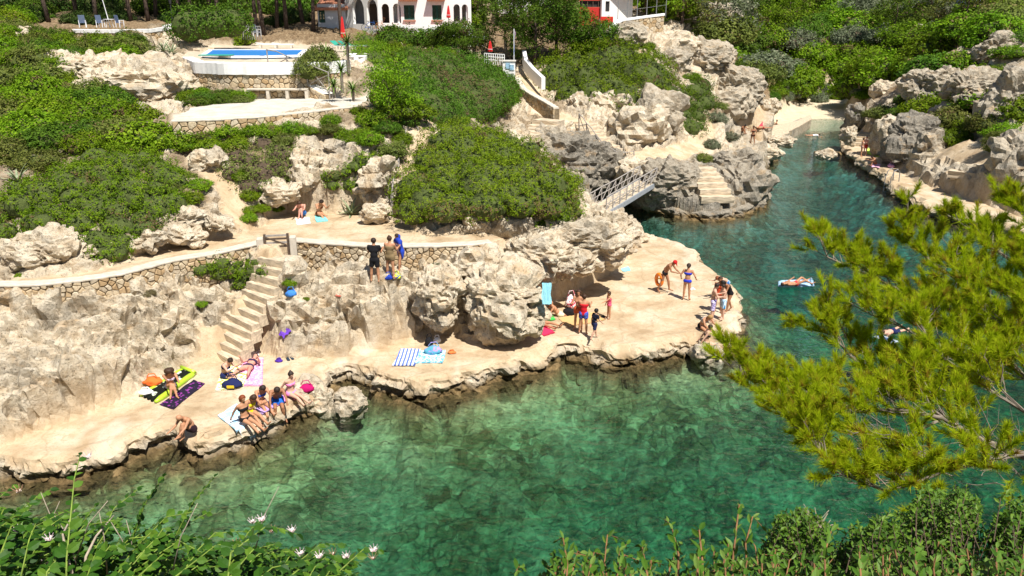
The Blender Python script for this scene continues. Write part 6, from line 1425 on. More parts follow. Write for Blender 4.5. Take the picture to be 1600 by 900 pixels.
def person(label, loc, heading, pose, skin='tan', hair=('dark', 'short'), clothes=(), height=1.68, child=0., fat=1.0, h=.025, group=None, female=False, **over):
    P = dict(BASE); P.update(POSES[pose]); P.update(over); J = skeleton(P, child); rt, fw = J['rt'], None; sc = height / 1.70
    hf, hd = J['hf'], J['hd']; hs = 1 + .22 * child
    up_t = J['sp2']; fr = np.cross(up_t, rt); fr /= np.linalg.norm(fr)
    ch_w = .075 if female else .088; wa = (.088 if female else .098) * fat; hip = (.112 if female else .102) * fat; th = (.083 if female else .078) * fat
    c1, c2 = J['chest'] + rt * ch_w, J['chest'] - rt * ch_w; u1, u2 = (J['shL'] * .8 + J['chest'] * .2), (J['shR'] * .8 + J['chest'] * .2)
    torso = [('pel', 'pel', None)]
    T = [(J['hpL'] * .75 + J['pel'] * .25 , J['hpR'] * .75 + J['pel'] * .25, hip, hip), (J['belly'] - rt * .035, J['belly'] + rt * .035, wa, wa), (J['pel'], J['belly'], hip * .95, wa), (J['belly'], J['chest'], wa, .100), (c1, c2, .098, .098), (u1, u2, .066, .066), (J['chest'], J['neck'], .085, .05)]
    if female:
        for s in (-1, 1): q = J['chest'] + fr * .075 + rt * s * .075 - up_t * .015; T.append((q, q + fr * .02, .062, .045))
    L = []
    for k in 'LR':
        kn, an, hp = J['kn' + k], J['an' + k], J['hp' + k]; calf = kn * .68 + an * .32 - (np.cross(kn - an, rt) * 0)
        L += [(hp, kn, th * 1.08, .053), (kn, calf, .052, .056 * fat ** .5), (calf, an, .054, .034), (an, J['to' + k], .036, .026), (J['an' + k], J['an' + k] - (J['to' + k] - J['an' + k]) * .22, .034, .03)]
    A = []
    for k in 'LR': A += [(J['sh' + k], J['sh' + k] * .6 + J['el' + k] * .4, .055, .046 * fat ** .5), (J['sh' + k] * .6 + J['el' + k] * .4, J['el' + k], .045 * fat ** .5, .036), (J['el' + k], J['el' + k] * .6 + J['wr' + k] * .4, .036, .038), (J['el' + k] * .6 + J['wr' + k] * .4, J['wr' + k], .038, .025), (J['wr' + k], J['hn' + k], .026, .028)]
    Hd = J['head']
    Hp = [(Hd + hd * .015 - hf * .012, Hd + hd * .02 - hf * .01, .092 * hs, .092 * hs), (Hd - hd * .055 + hf * .032, Hd - hd * .06 + hf * .04, .058 * hs, .052 * hs), (J['neck'] - up_t * .03, Hd - hd * .05, .05, .052), (Hd + hf * .078 * hs - hd * .02, Hd + hf * .092 * hs - hd * .035, .012, .016)]
    rh = np.cross(hf, hd); rh /= np.linalg.norm(rh)
    for s in (-1, 1): Hp.append((Hd + rh * s * .088 * hs - hd * .01, Hd + rh * s * .092 * hs - hd * .03 - hf * .01, .018, .014))
    allp = T + L + A + Hp
    pts = np.array([q for c in allp for q in c[:2]]); rad = np.array([r for c in allp for r in c[2:]])
    # stand the figure on what carries it
    low = (pts[:, 2] - rad).min()
    if P['drop'] == 'seat': low = min((J['hpL'][2] - hip), (J['hpR'][2] - hip))
    shift = np.array([0, 0, -low]); 
    def sh_(Ls): return [(a + shift, b + shift, ra, rb) for a, b, ra, rb in Ls]
    T, L, A, Hp = sh_(T), sh_(L), sh_(A), sh_(Hp)
    for k in list(J):
        if k not in ('rt', 'hf', 'hd', 'sp2', 'fdL', 'fdR'): J[k] = J[k] + shift
    Hd = J['head']
    def field(lo, hi):
        n = np.ceil((hi - lo) / h).astype(int) + 1
        g = np.stack(np.meshgrid(*[lo[i] + h * np.arange(n[i]) for i in range(3)], indexing='ij'), -1).reshape(-1, 3); return g, n
    def union(g, prims, k, d=None):
        for a, b, ra, rb in prims: e = cone(g, a, b, ra, rb); d = e if d is None else smin(d, e, k)
        return d
    ap = np.array([q for c in T + L + A + Hp for q in c[:2]])
    lo, hi = ap.min(0) - .15, ap.max(0) + .15; g, n = field(lo, hi)
    dT = union(g, T, .05); dB = union(g, L, .018, dT.copy()); dLeg = union(g, [c for i, c in enumerate(L)], .018)
    dA = union(g, A, .014); dHd = union(g, Hp, .022); body = smin(smin(dB, dA, .022), dHd, .02)
    root = empty('person', loc, label, 'person', group, -math.radians(heading)); root.scale = (sc,) * 3
    V, F = surface_nets(body.reshape(n), lo, h)
    # fingers: four of unequal length and a thumb from the side of the palm, slightly curled
    fv, ff = [], []; base_n = len(V)
    for s, k in ((-1, 'L'), (1, 'R')):
        d = J['fd' + k]; d = d / np.linalg.norm(d); side = np.cross(d, np.array([.2, .5, .84])); side /= np.linalg.norm(side); nrm = np.cross(side, d)
        for q, (off, ln) in enumerate(((-.026, .062), (-.009, .075), (.009, .078), (.024, .068), (.03, .055))):
            if q < 4: p0 = J['hn' + k] + side * off - d * .005; dir0 = d; 
            else: p0 = J['wr' + k] + d * .03 + side * .022; dir0 = d * .75 + side * .65; dir0 /= np.linalg.norm(dir0)
            curl = nrm * (.35 if q < 4 else .2); ps = [p0, p0 + (dir0 + curl * .3) * ln * .5, p0 + (dir0 + curl * .7) * ln * .95]
            for j, pp in enumerate(ps):
                r = (.0095, .0088, .006)[j]; st = base_n + len(fv)
                fv += [pp + side * r, pp + nrm * r, pp - side * r, pp - nrm * r]
                if j:
                    o0 = st - 4; ff += [(o0 + m, o0 + (m + 1) % 4, st + (m + 1) % 4, st + m) for m in range(4)]
            ff.append((st, st + 1, st + 2, st + 3))
    V = np.concatenate([V, np.array(fv)]); F = np.concatenate([F, np.array(ff)])
    mesh_obj('body', V, F, SKIN[skin], True, root)
    # eyes, brows and mouth
    ev, ef = [], []
    iv, if_ = ICO[2]; iv = iv[:42] if False else iv
    for c, r in ((Hd + hf * .078 * hs + rh * .033 * hs + hd * .004, (.013, .006)), (Hd + hf * .078 * hs - rh * .033 * hs + hd * .004, (.013, .006)), (Hd + hf * .088 * hs - hd * .066 * hs, (.022, .005))):
        b0 = len(ev); 
        for a in range(8): ev.append(c + rh * r[0] * math.cos(a * .785) + hd * r[1] * math.sin(a * .785) + hf * .004)
        ev.append(c + hf * .010); ev.append(c - hf * .03)
        for a in range(8): ef += [(b0 + a, b0 + (a + 1) % 8, b0 + 8, b0 + 8), ]
    F3 = np.array([(a, b, c) for a, b, c, _ in ef]); mesh_obj('facial_features', np.array(ev), F3, M['eye'], True, root)['kind'] = 'stuff'
    # hair
    hc, hk = hair
    if hk != 'bald':
        dh = union(g, [(Hd + hd * .022 - hf * .016, Hd + hd * .022 - hf * .016, .105 * hs, .105 * hs)], .02)
        e = (g - Hd) @ hf; z_ = (g - Hd) @ hd
        cut = np.maximum(e - .045 * hs - .25 * np.maximum(z_, 0), -z_ - .055 + .9 * np.minimum(0, e + .03) * .0 - np.where(e < -.02, .03, -.03))
        cut = np.where(z_ > .06 * hs, e - .085 * hs, cut)
        dh = np.maximum(dh, cut)
        if hk in ('long', 'tail', 'frizzy', 'bob'):
            dn = -fr if hk != 'frizzy' else -fr
            if hk == 'long': dh = smin(dh, union(g, [(Hd - hf * .07, J['neck'] - fr * .085, .072, .075), (J['neck'] - fr * .085, J['chest'] - fr * .115, .075, .045), (Hd - hf * .03 + rh * .06, Hd - hd * .10 + rh * .07 - hf * .02, .045, .035), (Hd - hf * .03 - rh * .06, Hd - hd * .10 - rh * .07 - hf * .02, .045, .035)], .03), .03)
            if hk == 'tail': dh = smin(dh, union(g, [(Hd - hf * .09, Hd - hf * .15 - hd * .03, .035, .04), (Hd - hf * .15 - hd * .03, J['neck'] - fr * .13, .04, .02)], .03), .02)
            if hk == 'frizzy': dh = smin(dh, union(g, [(Hd - hf * .05 + rh * .06, Hd - hf * .05 - rh * .06, .11, .11), (Hd - hf * .05 - hd * .08 + rh * .06, Hd - hf * .05 - hd * .08 - rh * .06, .085, .085)], .03) + .012 * vn(g * 40, 3), .03)
            if hk == 'bob': dh = smin(dh, union(g, [(Hd - hf * .05 + rh * .05, Hd - hd * .09 + rh * .06 - hf * .03, .055, .04), (Hd - hf * .05 - rh * .05, Hd - hd * .09 - rh * .06 - hf * .03, .055, .04)], .03), .03)
        if hk == 'bun': dh = smin(dh, union(g, [(Hd + hd * .10 - hf * .06, Hd + hd * .125 - hf * .07, .042, .038)], .02), .015)
        if hk == 'cap': dh = np.minimum(dh, np.maximum(union(g, [(Hd + hd * .04 + hf * .05, Hd + hd * .03 + hf * .15, .055, .05)], .02), np.abs(z_ - .045) - .014))
        v_, f_ = surface_nets(dh.reshape(n), lo, h)
        if len(f_): mesh_obj('cap' if hk == 'cap' else 'hair', v_, f_, HAIR[hc] if hc in HAIR else cloth(hc), True, root)
    zt = lambda q: (g - q) @ up_t
    for cl in clothes:
        kind, mat = cl[0], cl[1]; off = .014
        if kind == 'shorts':
            fr_ = cl[2] if len(cl) > 2 else .62; pr = [T[0], T[2]]
            for k in 'LR': pr.append((J['hp' + k], J['hp' + k] * (1 - fr_) + J['kn' + k] * fr_, th * 1.1, (th * 1.08 + (.053 - th * 1.08) * fr_) + .012))
            td = cone(g, J['pel'], J['chest'], .0, .0); hd_ = np.minimum(cone(g, J['hpL'], J['knL'], .0, .0), cone(g, J['hpR'], J['knR'], .0, .0)); sp1 = (J['chest'] - J['pel']) / np.linalg.norm(J['chest'] - J['pel'])
            d = union(g, pr, .03) - off - .004; d = np.where(td < hd_ + .01, np.maximum(d, (g - J['pel']) @ sp1 - .10), d)
            for k in 'LR':
                ax = J['kn' + k] - J['hp' + k]; Lx = np.linalg.norm(ax); ax = ax / Lx; r_ = (g - J['hp' + k]) @ ax - Lx * fr_
                nearer = np.abs(cone(g, J['hp' + k], J['kn' + k], .0, .0)) < np.abs(cone(g, J['hp' + ('R' if k == 'L' else 'L')], J['kn' + ('R' if k == 'L' else 'L')], .0, .0)); d = np.where(nearer, np.maximum(d, r_), d)
        elif kind == 'briefs':
            pr = [T[0]]; 
            for k in 'LR': pr.append((J['hp' + k], J['hp' + k] * .9 + J['kn' + k] * .1, th, th * .8))
            d = np.maximum(dB - off, np.maximum(zt(J['pel']) - .07, -zt(J['pel']) - .06)); d = np.maximum(d, union(g, pr, .03) - .03)
        elif kind == 'band':
            d = np.maximum(dT - off, np.abs(zt(J['chest']) + .012) - .055)
        elif kind == 'swimsuit':
            pr = list(T[:5]) + (T[7:] if female else [])
            d = np.maximum(dT - off, np.maximum(zt(J['chest']) - .06, -zt(J['pel']) - .085))
        elif kind == 'dress':
            fr_ = cl[2] if len(cl) > 2 else .5; pr = list(T[:5])
            for k in 'LR': pr.append((J['hp' + k], J['hp' + k] * (1 - fr_) + J['kn' + k] * fr_, th * 1.15, th * 1.1))
            d = np.maximum(smin(union(g, pr, .06) - .006, dT, .02) - off, np.maximum(zt(J['chest']) - .06, -zt(J['pel']) - .5))
            for k in 'LR': ax = J['kn' + k] - J['hp' + k]; Lx = np.linalg.norm(ax); d = np.maximum(d, np.where(np.abs((g - J['hp' + k]) @ rt) < .11, (g - J['hp' + k]) @ (ax / Lx) - Lx * fr_, -9))
        elif kind == 'shirt':
            pr = list(T)
            for k in 'LR': pr.append((J['sh' + k], J['sh' + k] * .45 + J['el' + k] * .55, .058, .054))
            d = np.maximum(union(g, pr, .03) - off - .002, np.maximum(zt(J['neck']) + .03, -zt(J['pel']) - .05))
            for k in 'LR': ax = J['el' + k] - J['sh' + k]; Lx = np.linalg.norm(ax); s_ = -1 if k == 'L' else 1; d = np.where((g - J['sh' + k]) @ rt * s_ > -.03, np.maximum(d, (g - J['sh' + k]) @ (ax / Lx) - Lx * .55), d)
        elif kind == 'cape':
            pr = list(T) + [(J['neck'], Hd - hd * .04 - hf * .05, .09, .10)]
            for k in 'LR': pr += [(J['sh' + k], J['el' + k], .075, .08), (J['hp' + k], J['hp' + k] * .45 + J['kn' + k] * .55, .12, .12)]
            d = np.maximum(union(g, pr, .08) - .022, (g - J['neck']) @ fr - .115 + .4 * np.maximum(0, -zt(J['neck'])) * 0)
            d = np.maximum(d, -(body - .004))
        nm = {'shorts': 'shorts', 'briefs': 'swim_briefs', 'band': 'bikini_top', 'swimsuit': 'swimsuit', 'dress': 'dress', 'shirt': 'shirt', 'cape': 'towel_cape'}[kind]
        v_, f_ = surface_nets(d.reshape(n), lo, h)
        if len(f_): mesh_obj(nm, v_, f_, mat, True, root)
    return root, J
# ------------------------------------------------------------ bathers
def seat(u, v, dz=0., z=None):
    p = hit(u, v); 
    return Vector((p.x, p.y, (p.z if z is None else z) + dz))
blk, navy, white = cloth('#141418'), cloth('#1c2450'), cloth('#e8e8ea'); aqua = cloth('#8fd8e8'); lime = cloth('#c4f060'); pinkc = cloth('#e888b8'); magenta = cloth('#b01060')
PEOPLE = [
 ('man in black T-shirt and black shorts standing with his back turned below the rubble wall', 587, 443, 5, 'talk', 'tan', ('dark', 'short'), [('shirt', blk), ('shorts', blk)], dict(height=1.76)),
 ('woman in a khaki strapless playsuit standing between two people by the wall', 611, 436, 15, 'talk', 'tan', ('brown', 'bun'), [('dress', cloth('#7d6a4c'), .32)], dict(female=True, height=1.66)),
 ('person wrapped in a blue hooded towel beside the woman in khaki', 627, 424, 235, 'talk', 'tan', ('dark', 'short'), [('shirt', cloth('#c83040', ('#e8e0e4', 'noise', 9))), ('cape', cloth('#2340a8'))], dict(height=1.52, lean=8, hipL=(16, 4, 10))),
 ('man in blue shorts sitting on a white towel beneath the grey rock', 473, 338, 178, 'sit_up', 'pink', ('brown', 'short'), [('shorts', cloth('#3a78c8'))], dict()),
 ('woman in a brown bikini sitting beside a teal towel on the upper path', 499, 337, 140, 'sit_read', 'tan', ('dark', 'bun'), [('briefs', cloth('#8a4a22')), ('band', cloth('#8a4a22'))], dict(female=True)),
 ('woman with frizzy hair on the lime air mattress raising one arm to the rock', 268, 612, 150, 'sit_up', 'tan', ('brown', 'frizzy'), [('briefs', cloth('#d8c8d8', ('#6a4a70', 'spots', 30))), ('band', cloth('#d8c8d8', ('#6a4a70', 'spots', 30)))], dict(female=True, armR=(95, 62, 5), lean=4, hipL=(112, 10, 86), hipR=(118, 22, 96))),
 ('bald man in dark trunks sitting on the ledge edge with folded arms', 300, 676, 205, 'sit_hug', 'tan', ('grey', 'bald'), [('shorts', cloth('#2a1820'), .4)], dict(fat=1.12)),
 ('person in navy shorts sitting on the yellow and white towel', 352, 590, 110, 'sit_read', 'fair', ('dark', 'bun'), [('shorts', navy, .4), ('band', navy)], dict(female=True)),
 ('woman in a dark patterned bikini lying on the pink towel with knees apart', 389, 578, 185, 'supine_knee', 'pink', ('dark', 'short'), [('briefs', cloth('#3a2848')), ('band', cloth('#3a2848'))], dict(female=True, fat=1.12)),
 ('red haired woman in a black bikini sitting on the blue and white towel', 384, 664, 125, 'sit_long', 'tan', ('red', 'bob'), [('briefs', blk), ('band', blk)], dict(female=True, dz=.12)),
 ('woman in a yellow swimsuit sitting behind the red haired woman', 391, 648, 128, 'sit_read', 'tan', ('brown', 'bob'), [('swimsuit', cloth('#e0d020'))], dict(female=True)),
 ('woman in a blue top and purple shorts sitting beside the bearded man', 408, 632, 140, 'sit_read', 'tan', ('dark', 'bob'), [('band', cloth('#3858b0')), ('briefs', cloth('#50306a'))], dict(female=True)),
 ('bearded man in bright blue shorts sitting with legs over the water', 434, 628, 160, 'sit_edge', 'brown', ('dark', 'short'), [('shorts', cloth('#1f66c8'))], dict(height=1.78, fat=1.08)),
 ('woman with a hair bun in a pink bikini sitting on the pink towel', 455, 618, 125, 'sit_long', 'fair', ('dark', 'bun'), [('briefs', pinkc), ('band', pinkc)], dict(female=True, lean=-6)),
 ('woman in a pale blue bikini lying on the red towel under the overhang', 845, 508, 125, 'supine', 'tan', ('brown', 'short'), [('briefs', cloth('#8ab4e0')), ('band', cloth('#8ab4e0'))], dict(female=True)),
 ('woman in a red top and blue sarong seen from behind on the platform', 911, 523, 15, 'talk', 'tan', ('brown', 'short'), [('swimsuit', cloth('#c81828')), ('shorts', cloth('#3048a8', ('#6070c0', 'noise', 20)), .45)], dict(female=True, height=1.66)),
 ('long haired person standing close in front of the woman in red', 903, 516, 200, 'talk', 'tan', ('brown', 'long'), [('shorts', cloth('#c86038'), .4)], dict(female=True, height=1.70)),
 ('boy in a black rash vest and dark shorts walking across the platform', 928, 531, 60, 'walk', 'fair', ('black', 'short'), [('shirt', cloth('#15182c')), ('shorts', cloth('#20264a'), .7)], dict(child=.7, height=1.30)),
 ('little girl in a pink swimsuit stretching out one arm', 951, 498, 250, 'stand', 'tan', ('brown', 'bob'), [('swimsuit', cloth('#d85878'))], dict(child=.8, height=1.24, female=False, armL=(60, 12, 10))),
 ('man in a red cap carrying an orange float under his arm', 1037, 457, 120, 'stoop', 'brown', ('#c02020', 'cap'), [('briefs', blk)], dict(height=1.74, fat=1.05)),
 ('woman in a blue bikini standing with her back turned near the platform edge', 1072, 469, 25, 'stand', 'tan', ('dark', 'tail'), [('briefs', cloth('#2a38b8')), ('band', cloth('#2a38b8'))], dict(female=True, armL=(-10, 30, 50), armR=(-10, 34, 55))),
 ('red haired boy in blue shorts bending over at the outer edge', 1134, 466, 250, 'bend', 'fair', ('red', 'short'), [('shorts', cloth('#3a70b0', ('#c0d8e8', 'noise', 14)))], dict(child=.4, height=1.45)),
 ('young man in purple flowered shorts standing at the platform corner', 1112, 504, 100, 'talk', 'fair', ('dark', 'short'), [('shorts', cloth('#9080c0', ('#e8e0f4', 'noise', 16)), .85)], dict(height=1.70, nod=25)),
 ('boy in blue and white shorts standing at the platform corner', 1128, 499, 260, 'talk', 'fair', ('dark', 'short'), [('shorts', cloth('#2f7fb8', ('#d8eef4', 'stripe', 9)), .8)], dict(height=1.55, child=.2, nod=20)),
 ('person in an orange red top standing behind the group at the corner', 1121, 488, 190, 'stand', 'brown', ('brown', 'bob'), [('swimsuit', cloth('#c84a28'))], dict(female=True, height=1.6)),
 ('dark haired person in dark swimwear leaning at the back of the corner group', 1138, 488, 250, 'stoop', 'brown', ('black', 'bob'), [('swimsuit', blk)], dict(female=True, height=1.6)),
 ('blond woman in a black and white bikini sitting on the platform rim', 1096, 513, 150, 'sit_edge', 'tan', ('blond', 'bob'), [('briefs', blk), ('band', cloth('#18181c', ('#f0f0f0', 'stripe', 12)))], dict(female=True, fat=1.1)),
 ('woman in a black bikini sitting on the low shore stone with legs to the sea', 1103, 540, 100, 'sit_long', 'fair', ('dark', 'short'), [('briefs', cloth('#30384a')), ('band', blk)], dict(female=True, lean=-4)),
 ('woman in a brown bikini standing on the far left shore', 1175, 228, 190, 'talk', 'brown', ('dark', 'bob'), [('briefs', cloth('#3a2018')), ('band', cloth('#3a2018'))], dict(female=True, h=.034)),
 ('bather sitting bent forward on the far left shore', 1158, 208, 150, 'sit_up', 'brown', ('black', 'short'), [('briefs', blk)], dict(h=.034)),
 ('sunbather lying on red towels on the far quay', 1192, 201, 80, 'supine', 'tan', ('dark', 'short'), [('briefs', cloth('#a02030'))], dict(h=.034)),
 ('woman in a black swimsuit sitting on the pale blue mat of the far landing', 1213, 200, 110, 'sit_long', 'tan', ('dark', 'bun'), [('swimsuit', blk)], dict(female=True, h=.034)),
 ('left one of two bathers standing together on the right bank', 1345, 245, 120, 'stand', 'tan', ('brown', 'bob'), [('briefs', cloth('#d8b0a8')), ('band', cloth('#d8b0a8'))], dict(female=True, h=.034)),
 ('right one of two bathers standing together, in red shorts', 1351, 243, 240, 'talk', 'pink', ('dark', 'short'), [('shorts', cloth('#b03030'))], dict(h=.034)),
 ('bather sitting on a pink towel at the edge of the right bank', 1367, 258, 250, 'sit_up', 'tan', ('dark', 'short'), [('briefs', cloth('#c06030'))], dict(h=.034)),
 ('bather in dark shorts climbing the rocky spur by the beach', 1342, 181, 20, 'stoop', 'tan', ('brown', 'short'), [('shorts', blk)], dict(h=.034)),
 ('bather resting on the ground behind the black bag', 874, 494, 80, 'sit_long', 'tan', ('brown', 'short'), [('shorts', cloth('#d8d0b0'), .4)], dict(lean=-50)),
]
GRP = {}
for i, (lb, u, v, hd, pz, sk, hr, cl, kw) in enumerate(PEOPLE):
    kw = dict(kw); p = seat(u, v, kw.pop('dz', 0.))
    person(lb, p, hd, pz, sk, hr, cl, **kw)
pa = at(600, 37, Y=86.5); person('person sitting in the shade of the villa arcade', pa, 180, 'sit_up', 'tan', ('dark', 'short'), [('shorts', navy)], h=.05)
# in the water
person('bather lying on a clear float in the channel', at(1243, 446, .10), 80, 'supine', 'tan', ('brown', 'short'), [('briefs', cloth('#c04040'))], female=True, hipL=(35, 14, 60), hipR=(30, 14, 55))
person('swimmer in a white shirt in the far channel', at(1270, 215, -.12), 95, 'prone', 'tan', ('black', 'short'), [('shirt', white)], h=.034, nod=-30)
person('swimmer with a pale float under the pine branches', at(1393, 526, -.10), 240, 'prone', 'fair', ('brown', 'short'), [('shorts', navy)], nod=-30)
person('paddler in an orange vest seated in the red canoe', at(1447, 556, .12), 260, 'sit_long', 'tan', ('dark', 'short'), [('shirt', cloth('#e06020'))], lean=0, armL=(50, 14, 30), armR=(50, 14, 30))

# ------------------------------------------------------------ towels, bags, floats
def towel(label, px, mat, name='towel', lift=.014, wav=.012, n=14, cat='towel', z=None):
    P = [hit(*q) if z is None else at(q[0], q[1], z) for q in px]; V = np.zeros((n, n, 3)); s = len(label)
    for i in range(n):
        for j in range(n):
            a, b = i / (n - 1), j / (n - 1); p = (P[0] * (1 - a) + P[1] * a) * (1 - b) + (P[3] * (1 - a) + P[2] * a) * b
            w_ = vn(np.array([[p.x * 2.2, p.y * 2.2, s]]), s)[0]; V[i, j] = (p.x + .02 * vn(np.array([[a * 5, b * 5, s * 1.7]]), 2)[0], p.y + .02 * vn(np.array([[a * 5, b * 5, s * 2.7]]), 3)[0], (surf(p.x, p.y) if z is None else p.z) + lift + wav * (w_ + 1))
    top = V.reshape(-1, 3); bot = top - (0, 0, lift + .004); idx = np.arange(n * n).reshape(n, n); f = np.stack([idx[:-1, :-1], idx[1:, :-1], idx[1:, 1:], idx[:-1, 1:]], -1).reshape(-1, 4)
    rim = list(idx[:, 0]) + list(idx[-1, 1:]) + list(idx[-2::-1, -1]) + list(idx[0, -2:0:-1]); rf = [(rim[k], rim[(k + 1) % len(rim)], rim[(k + 1) % len(rim)] + n * n, rim[k] + n * n) for k in range(len(rim))]
    return tag(mesh_obj(name, np.concatenate([top, bot]), np.concatenate([f, f[:, ::-1] + n * n, np.array(rf)]), mat), label, cat)
T_ = towel
T_('white towel under the man in blue shorts on the upper path', [(462, 342), (483, 340), (486, 350), (464, 352)], white)
T_('teal striped towel beside the woman on the upper path', [(492, 337), (508, 336), (513, 346), (494, 348)], cloth('#38b8b0', ('#a8e4e0', 'stripe', 10)))
T_('black and purple patterned towel beside the lime air mattress', [(250, 633), (302, 594), (320, 600), (271, 640)], cloth('#241c30', ('#8a3a90', 'spots', 7)))
T_('yellow and white leaf print towel under the person in navy shorts', [(336, 612), (348, 574), (392, 571), (380, 606)], cloth('#f0f0e4', ('#d0d840', 'noise', 9)))
T_('pink chequered towel under the lying woman', [(368, 604), (380, 556), (412, 560), (410, 604)], cloth('#e890c0', ('#f4c8e0', 'noise', 12)))
T_('white towel with dark spots at the head of the pink one', [(384, 558), (388, 546), (406, 545), (404, 558)], cloth('#f0e4ea', ('#502848', 'spots', 9)))
T_('light blue and white towel beside the red haired woman', [(339, 650), (370, 632), (400, 658), (370, 676)], cloth('#a8d4ec', ('#f4f8fa', 'noise', 4)))
T_('lilac towel under the people along the ledge edge', [(400, 640), (420, 628), (430, 636), (410, 648)], cloth('#c0a0dc'))
T_('pink towel under the bearded man', [(422, 630), (442, 618), (450, 625), (430, 637)], cloth('#e890c8', ('#f4d0e4', 'noise', 8)))
T_('deep pink towel under the woman with the bun', [(446, 614), (470, 602), (484, 611), (460, 624)], cloth('#e0407c'))
T_('white towel with blue stripes on the middle ledge', [(613, 572), (626, 546), (658, 546), (648, 572)], cloth('#f0f2f8', ('#6078c8', 'stripe', 2.2)))
T_('turquoise and white swirl towel on the middle ledge', [(648, 568), (656, 549), (697, 548), (692, 568)], cloth('#68c0dc', ('#e0f4f8', 'noise', 9)))
T_('purple towel folded on the bare rock', [(436, 524), (447, 514), (456, 518), (444, 531)], cloth('#6a3fb0'))
T_('red towel under the woman lying below the overhang', [(818, 502), (832, 494), (868, 520), (850, 526)], cloth('#e0305c'))
T_('small aqua cloth on the ridge foot by the platform', [(970, 420), (982, 417), (986, 423), (974, 425)], aqua)
T_('pale ochre mat on the platform behind the woman in red', [(872, 498), (930, 488), (946, 500), (890, 512)], cloth('#cfa973'))
T_('lime towel spread on the flat stone of the right bank', [(1354, 240), (1356, 231), (1392, 233), (1390, 241)], lime)
T_('pink towel at the edge of the right bank', [(1360, 262), (1362, 257), (1376, 257), (1374, 263)], cloth('#f0b8d0'))
T_('red towel under the sunbather on the far quay', [(1184, 203), (1182, 200), (1202, 199), (1204, 202)], cloth('#d84858'))
T_('pale blue mat on the round far landing', [(1208, 202), (1210, 198), (1231, 199), (1231, 204)], cloth('#a8d8ec'), 'mat', lift=.06, cat='mat')
hp = at(853, 448, Y=29.1); bm = bmesh.new(); prev = None
for i in range(9):
    q = [bm.verts.new(hp + Vector((-.16 + .05 * j + .02 * math.sin(i + j), -.10 - .055 * i + .03 * math.sin(j * 2.2), .16 - .085 * i + (.03 if i == 0 else 0)))) for j in range(8)]
    if prev:
        for j in range(7): bm.faces.new((prev[j], prev[j + 1], q[j + 1], q[j]))
    prev = q
bmesh.ops.solidify(bm, geom=bm.faces[:], thickness=.02); tag(obj('towel', bm, cloth('#a8e4f0'), None, True), 'aqua towel hung over the boulder above the platform', 'towel')
def bag(label, u, v, r, mat, strap=None, name='bag', dz=0., cat='bag', extra=None):
    p = hit(u, v); V, F = ICO[3]; q = V * np.array(r); q[:, 2] = np.where(q[:, 2] < -.6 * r[2], -.6 * r[2], q[:, 2]); q *= (1 + .22 * vn(V * 1.9 + len(label), 3) + .10 * vn(V * 4.5, 4))[:, None]; q[:, 2] *= .85 - .35 * np.abs(V[:, 0])
    root = empty(name, p + Vector((0, 0, .55 * r[2] + dz)), label, cat); mesh_obj('pouch', q, F, mat, True, root)
    sm = strap or mat
    obj('strap', tube(bmesh.new(), [(-.6 * r[0], 0, r[2] * .75), (-.3 * r[0], -.02, r[2] * 1.35), (.3 * r[0], .02, r[2] * 1.4), (.6 * r[0], 0, r[2] * .75)], .018, 5), sm, root)
    if extra: obj('patch', box(bmesh.new(), (0, -r[1] * .96, 0), (r[0] * .8, .03, r[2] * .4), None, .01), extra, root)
bag('orange bag on the end of the lime air mattress', 240, 606, (.30, .22, .22), cloth('#f07030'), dz=.12)
bag('navy backpack with a yellow emblem beside the yellow towel', 364, 606, (.32, .24, .26), navy, extra=cloth('#d8b828'))
bag('magenta bag behind the woman with the bun', 479, 612, (.28, .2, .22), magenta)
bag('blue bag lying on the rock near the steps', 455, 463, (.22, .18, .2), cloth('#3f80d0'))
bag('teal and lilac bag on the swirl towel', 678, 552, (.34, .24, .24), cloth('#58a0b8', ('#a890d8', 'noise', 6)))
bag('dark rucksack standing against the rock behind the towels', 671, 540, (.18, .15, .26), blk)
bag('white cloth bag on top of the dark rucksack', 683, 535, (.16, .13, .16), white)
bag('black beach bag on the platform beside the reclining bather', 889, 492, (.30, .22, .24), blk)
bag('red and white bag behind the black beach bag', 892, 481, (.28, .2, .42), cloth('#f0e0e4', ('#d83050', 'noise', 5)))
bag('blue bag at the feet of the woman in khaki', 607, 437, (.18, .14, .16), cloth('#1f3c9c'))
bag('yellow and blue bag at the feet of the woman in khaki', 619, 435, (.20, .15, .16), cloth('#d8e030', ('#2848a0', 'noise', 6)))
bag('white cloth bundle on the lime air mattress', 229, 619, (.26, .16, .12), white, dz=.1)
bag('purple cap on the ledge below the middle rock', 436, 565, (.14, .12, .08), cloth('#4a2890'), name='cap', cat='cap')
bag('pink beach bag on the lower step', 354, 545, (.16, .12, .12), cloth('#d898c0'))
bag('green swim bag beside the lying woman', 861, 500, (.2, .14, .1), cloth('#40b850'))
bag('orange cloth bundle right of the swirl towel', 706, 552, (.16, .12, .08), cloth('#d87840'))
bag('lilac bundle at the foot of the dark crag on the right bank', 1392, 262, (.3, .25, .25), cloth('#c898c0'))
bag('white bag on the stone above the lime towel', 1367, 231, (.4, .3, .35), white, dz=.1)
def shoes(label, u, v, mat, rz):
    root = empty('sandals', hit(u, v), label, 'sandals', None, rz)
    for x in (-.07, .08):
        s = obj('sandal', box(bmesh.new(), (x, .05 * x, .02), (.10, .27, .03), Euler((0, 0, x)).to_matrix(), .012), mat, root); obj('strap', tube(bmesh.new(), [(x - .05, .04, .03), (x, .05, .08), (x + .05, .04, .03)], .012, 5), mat, s)
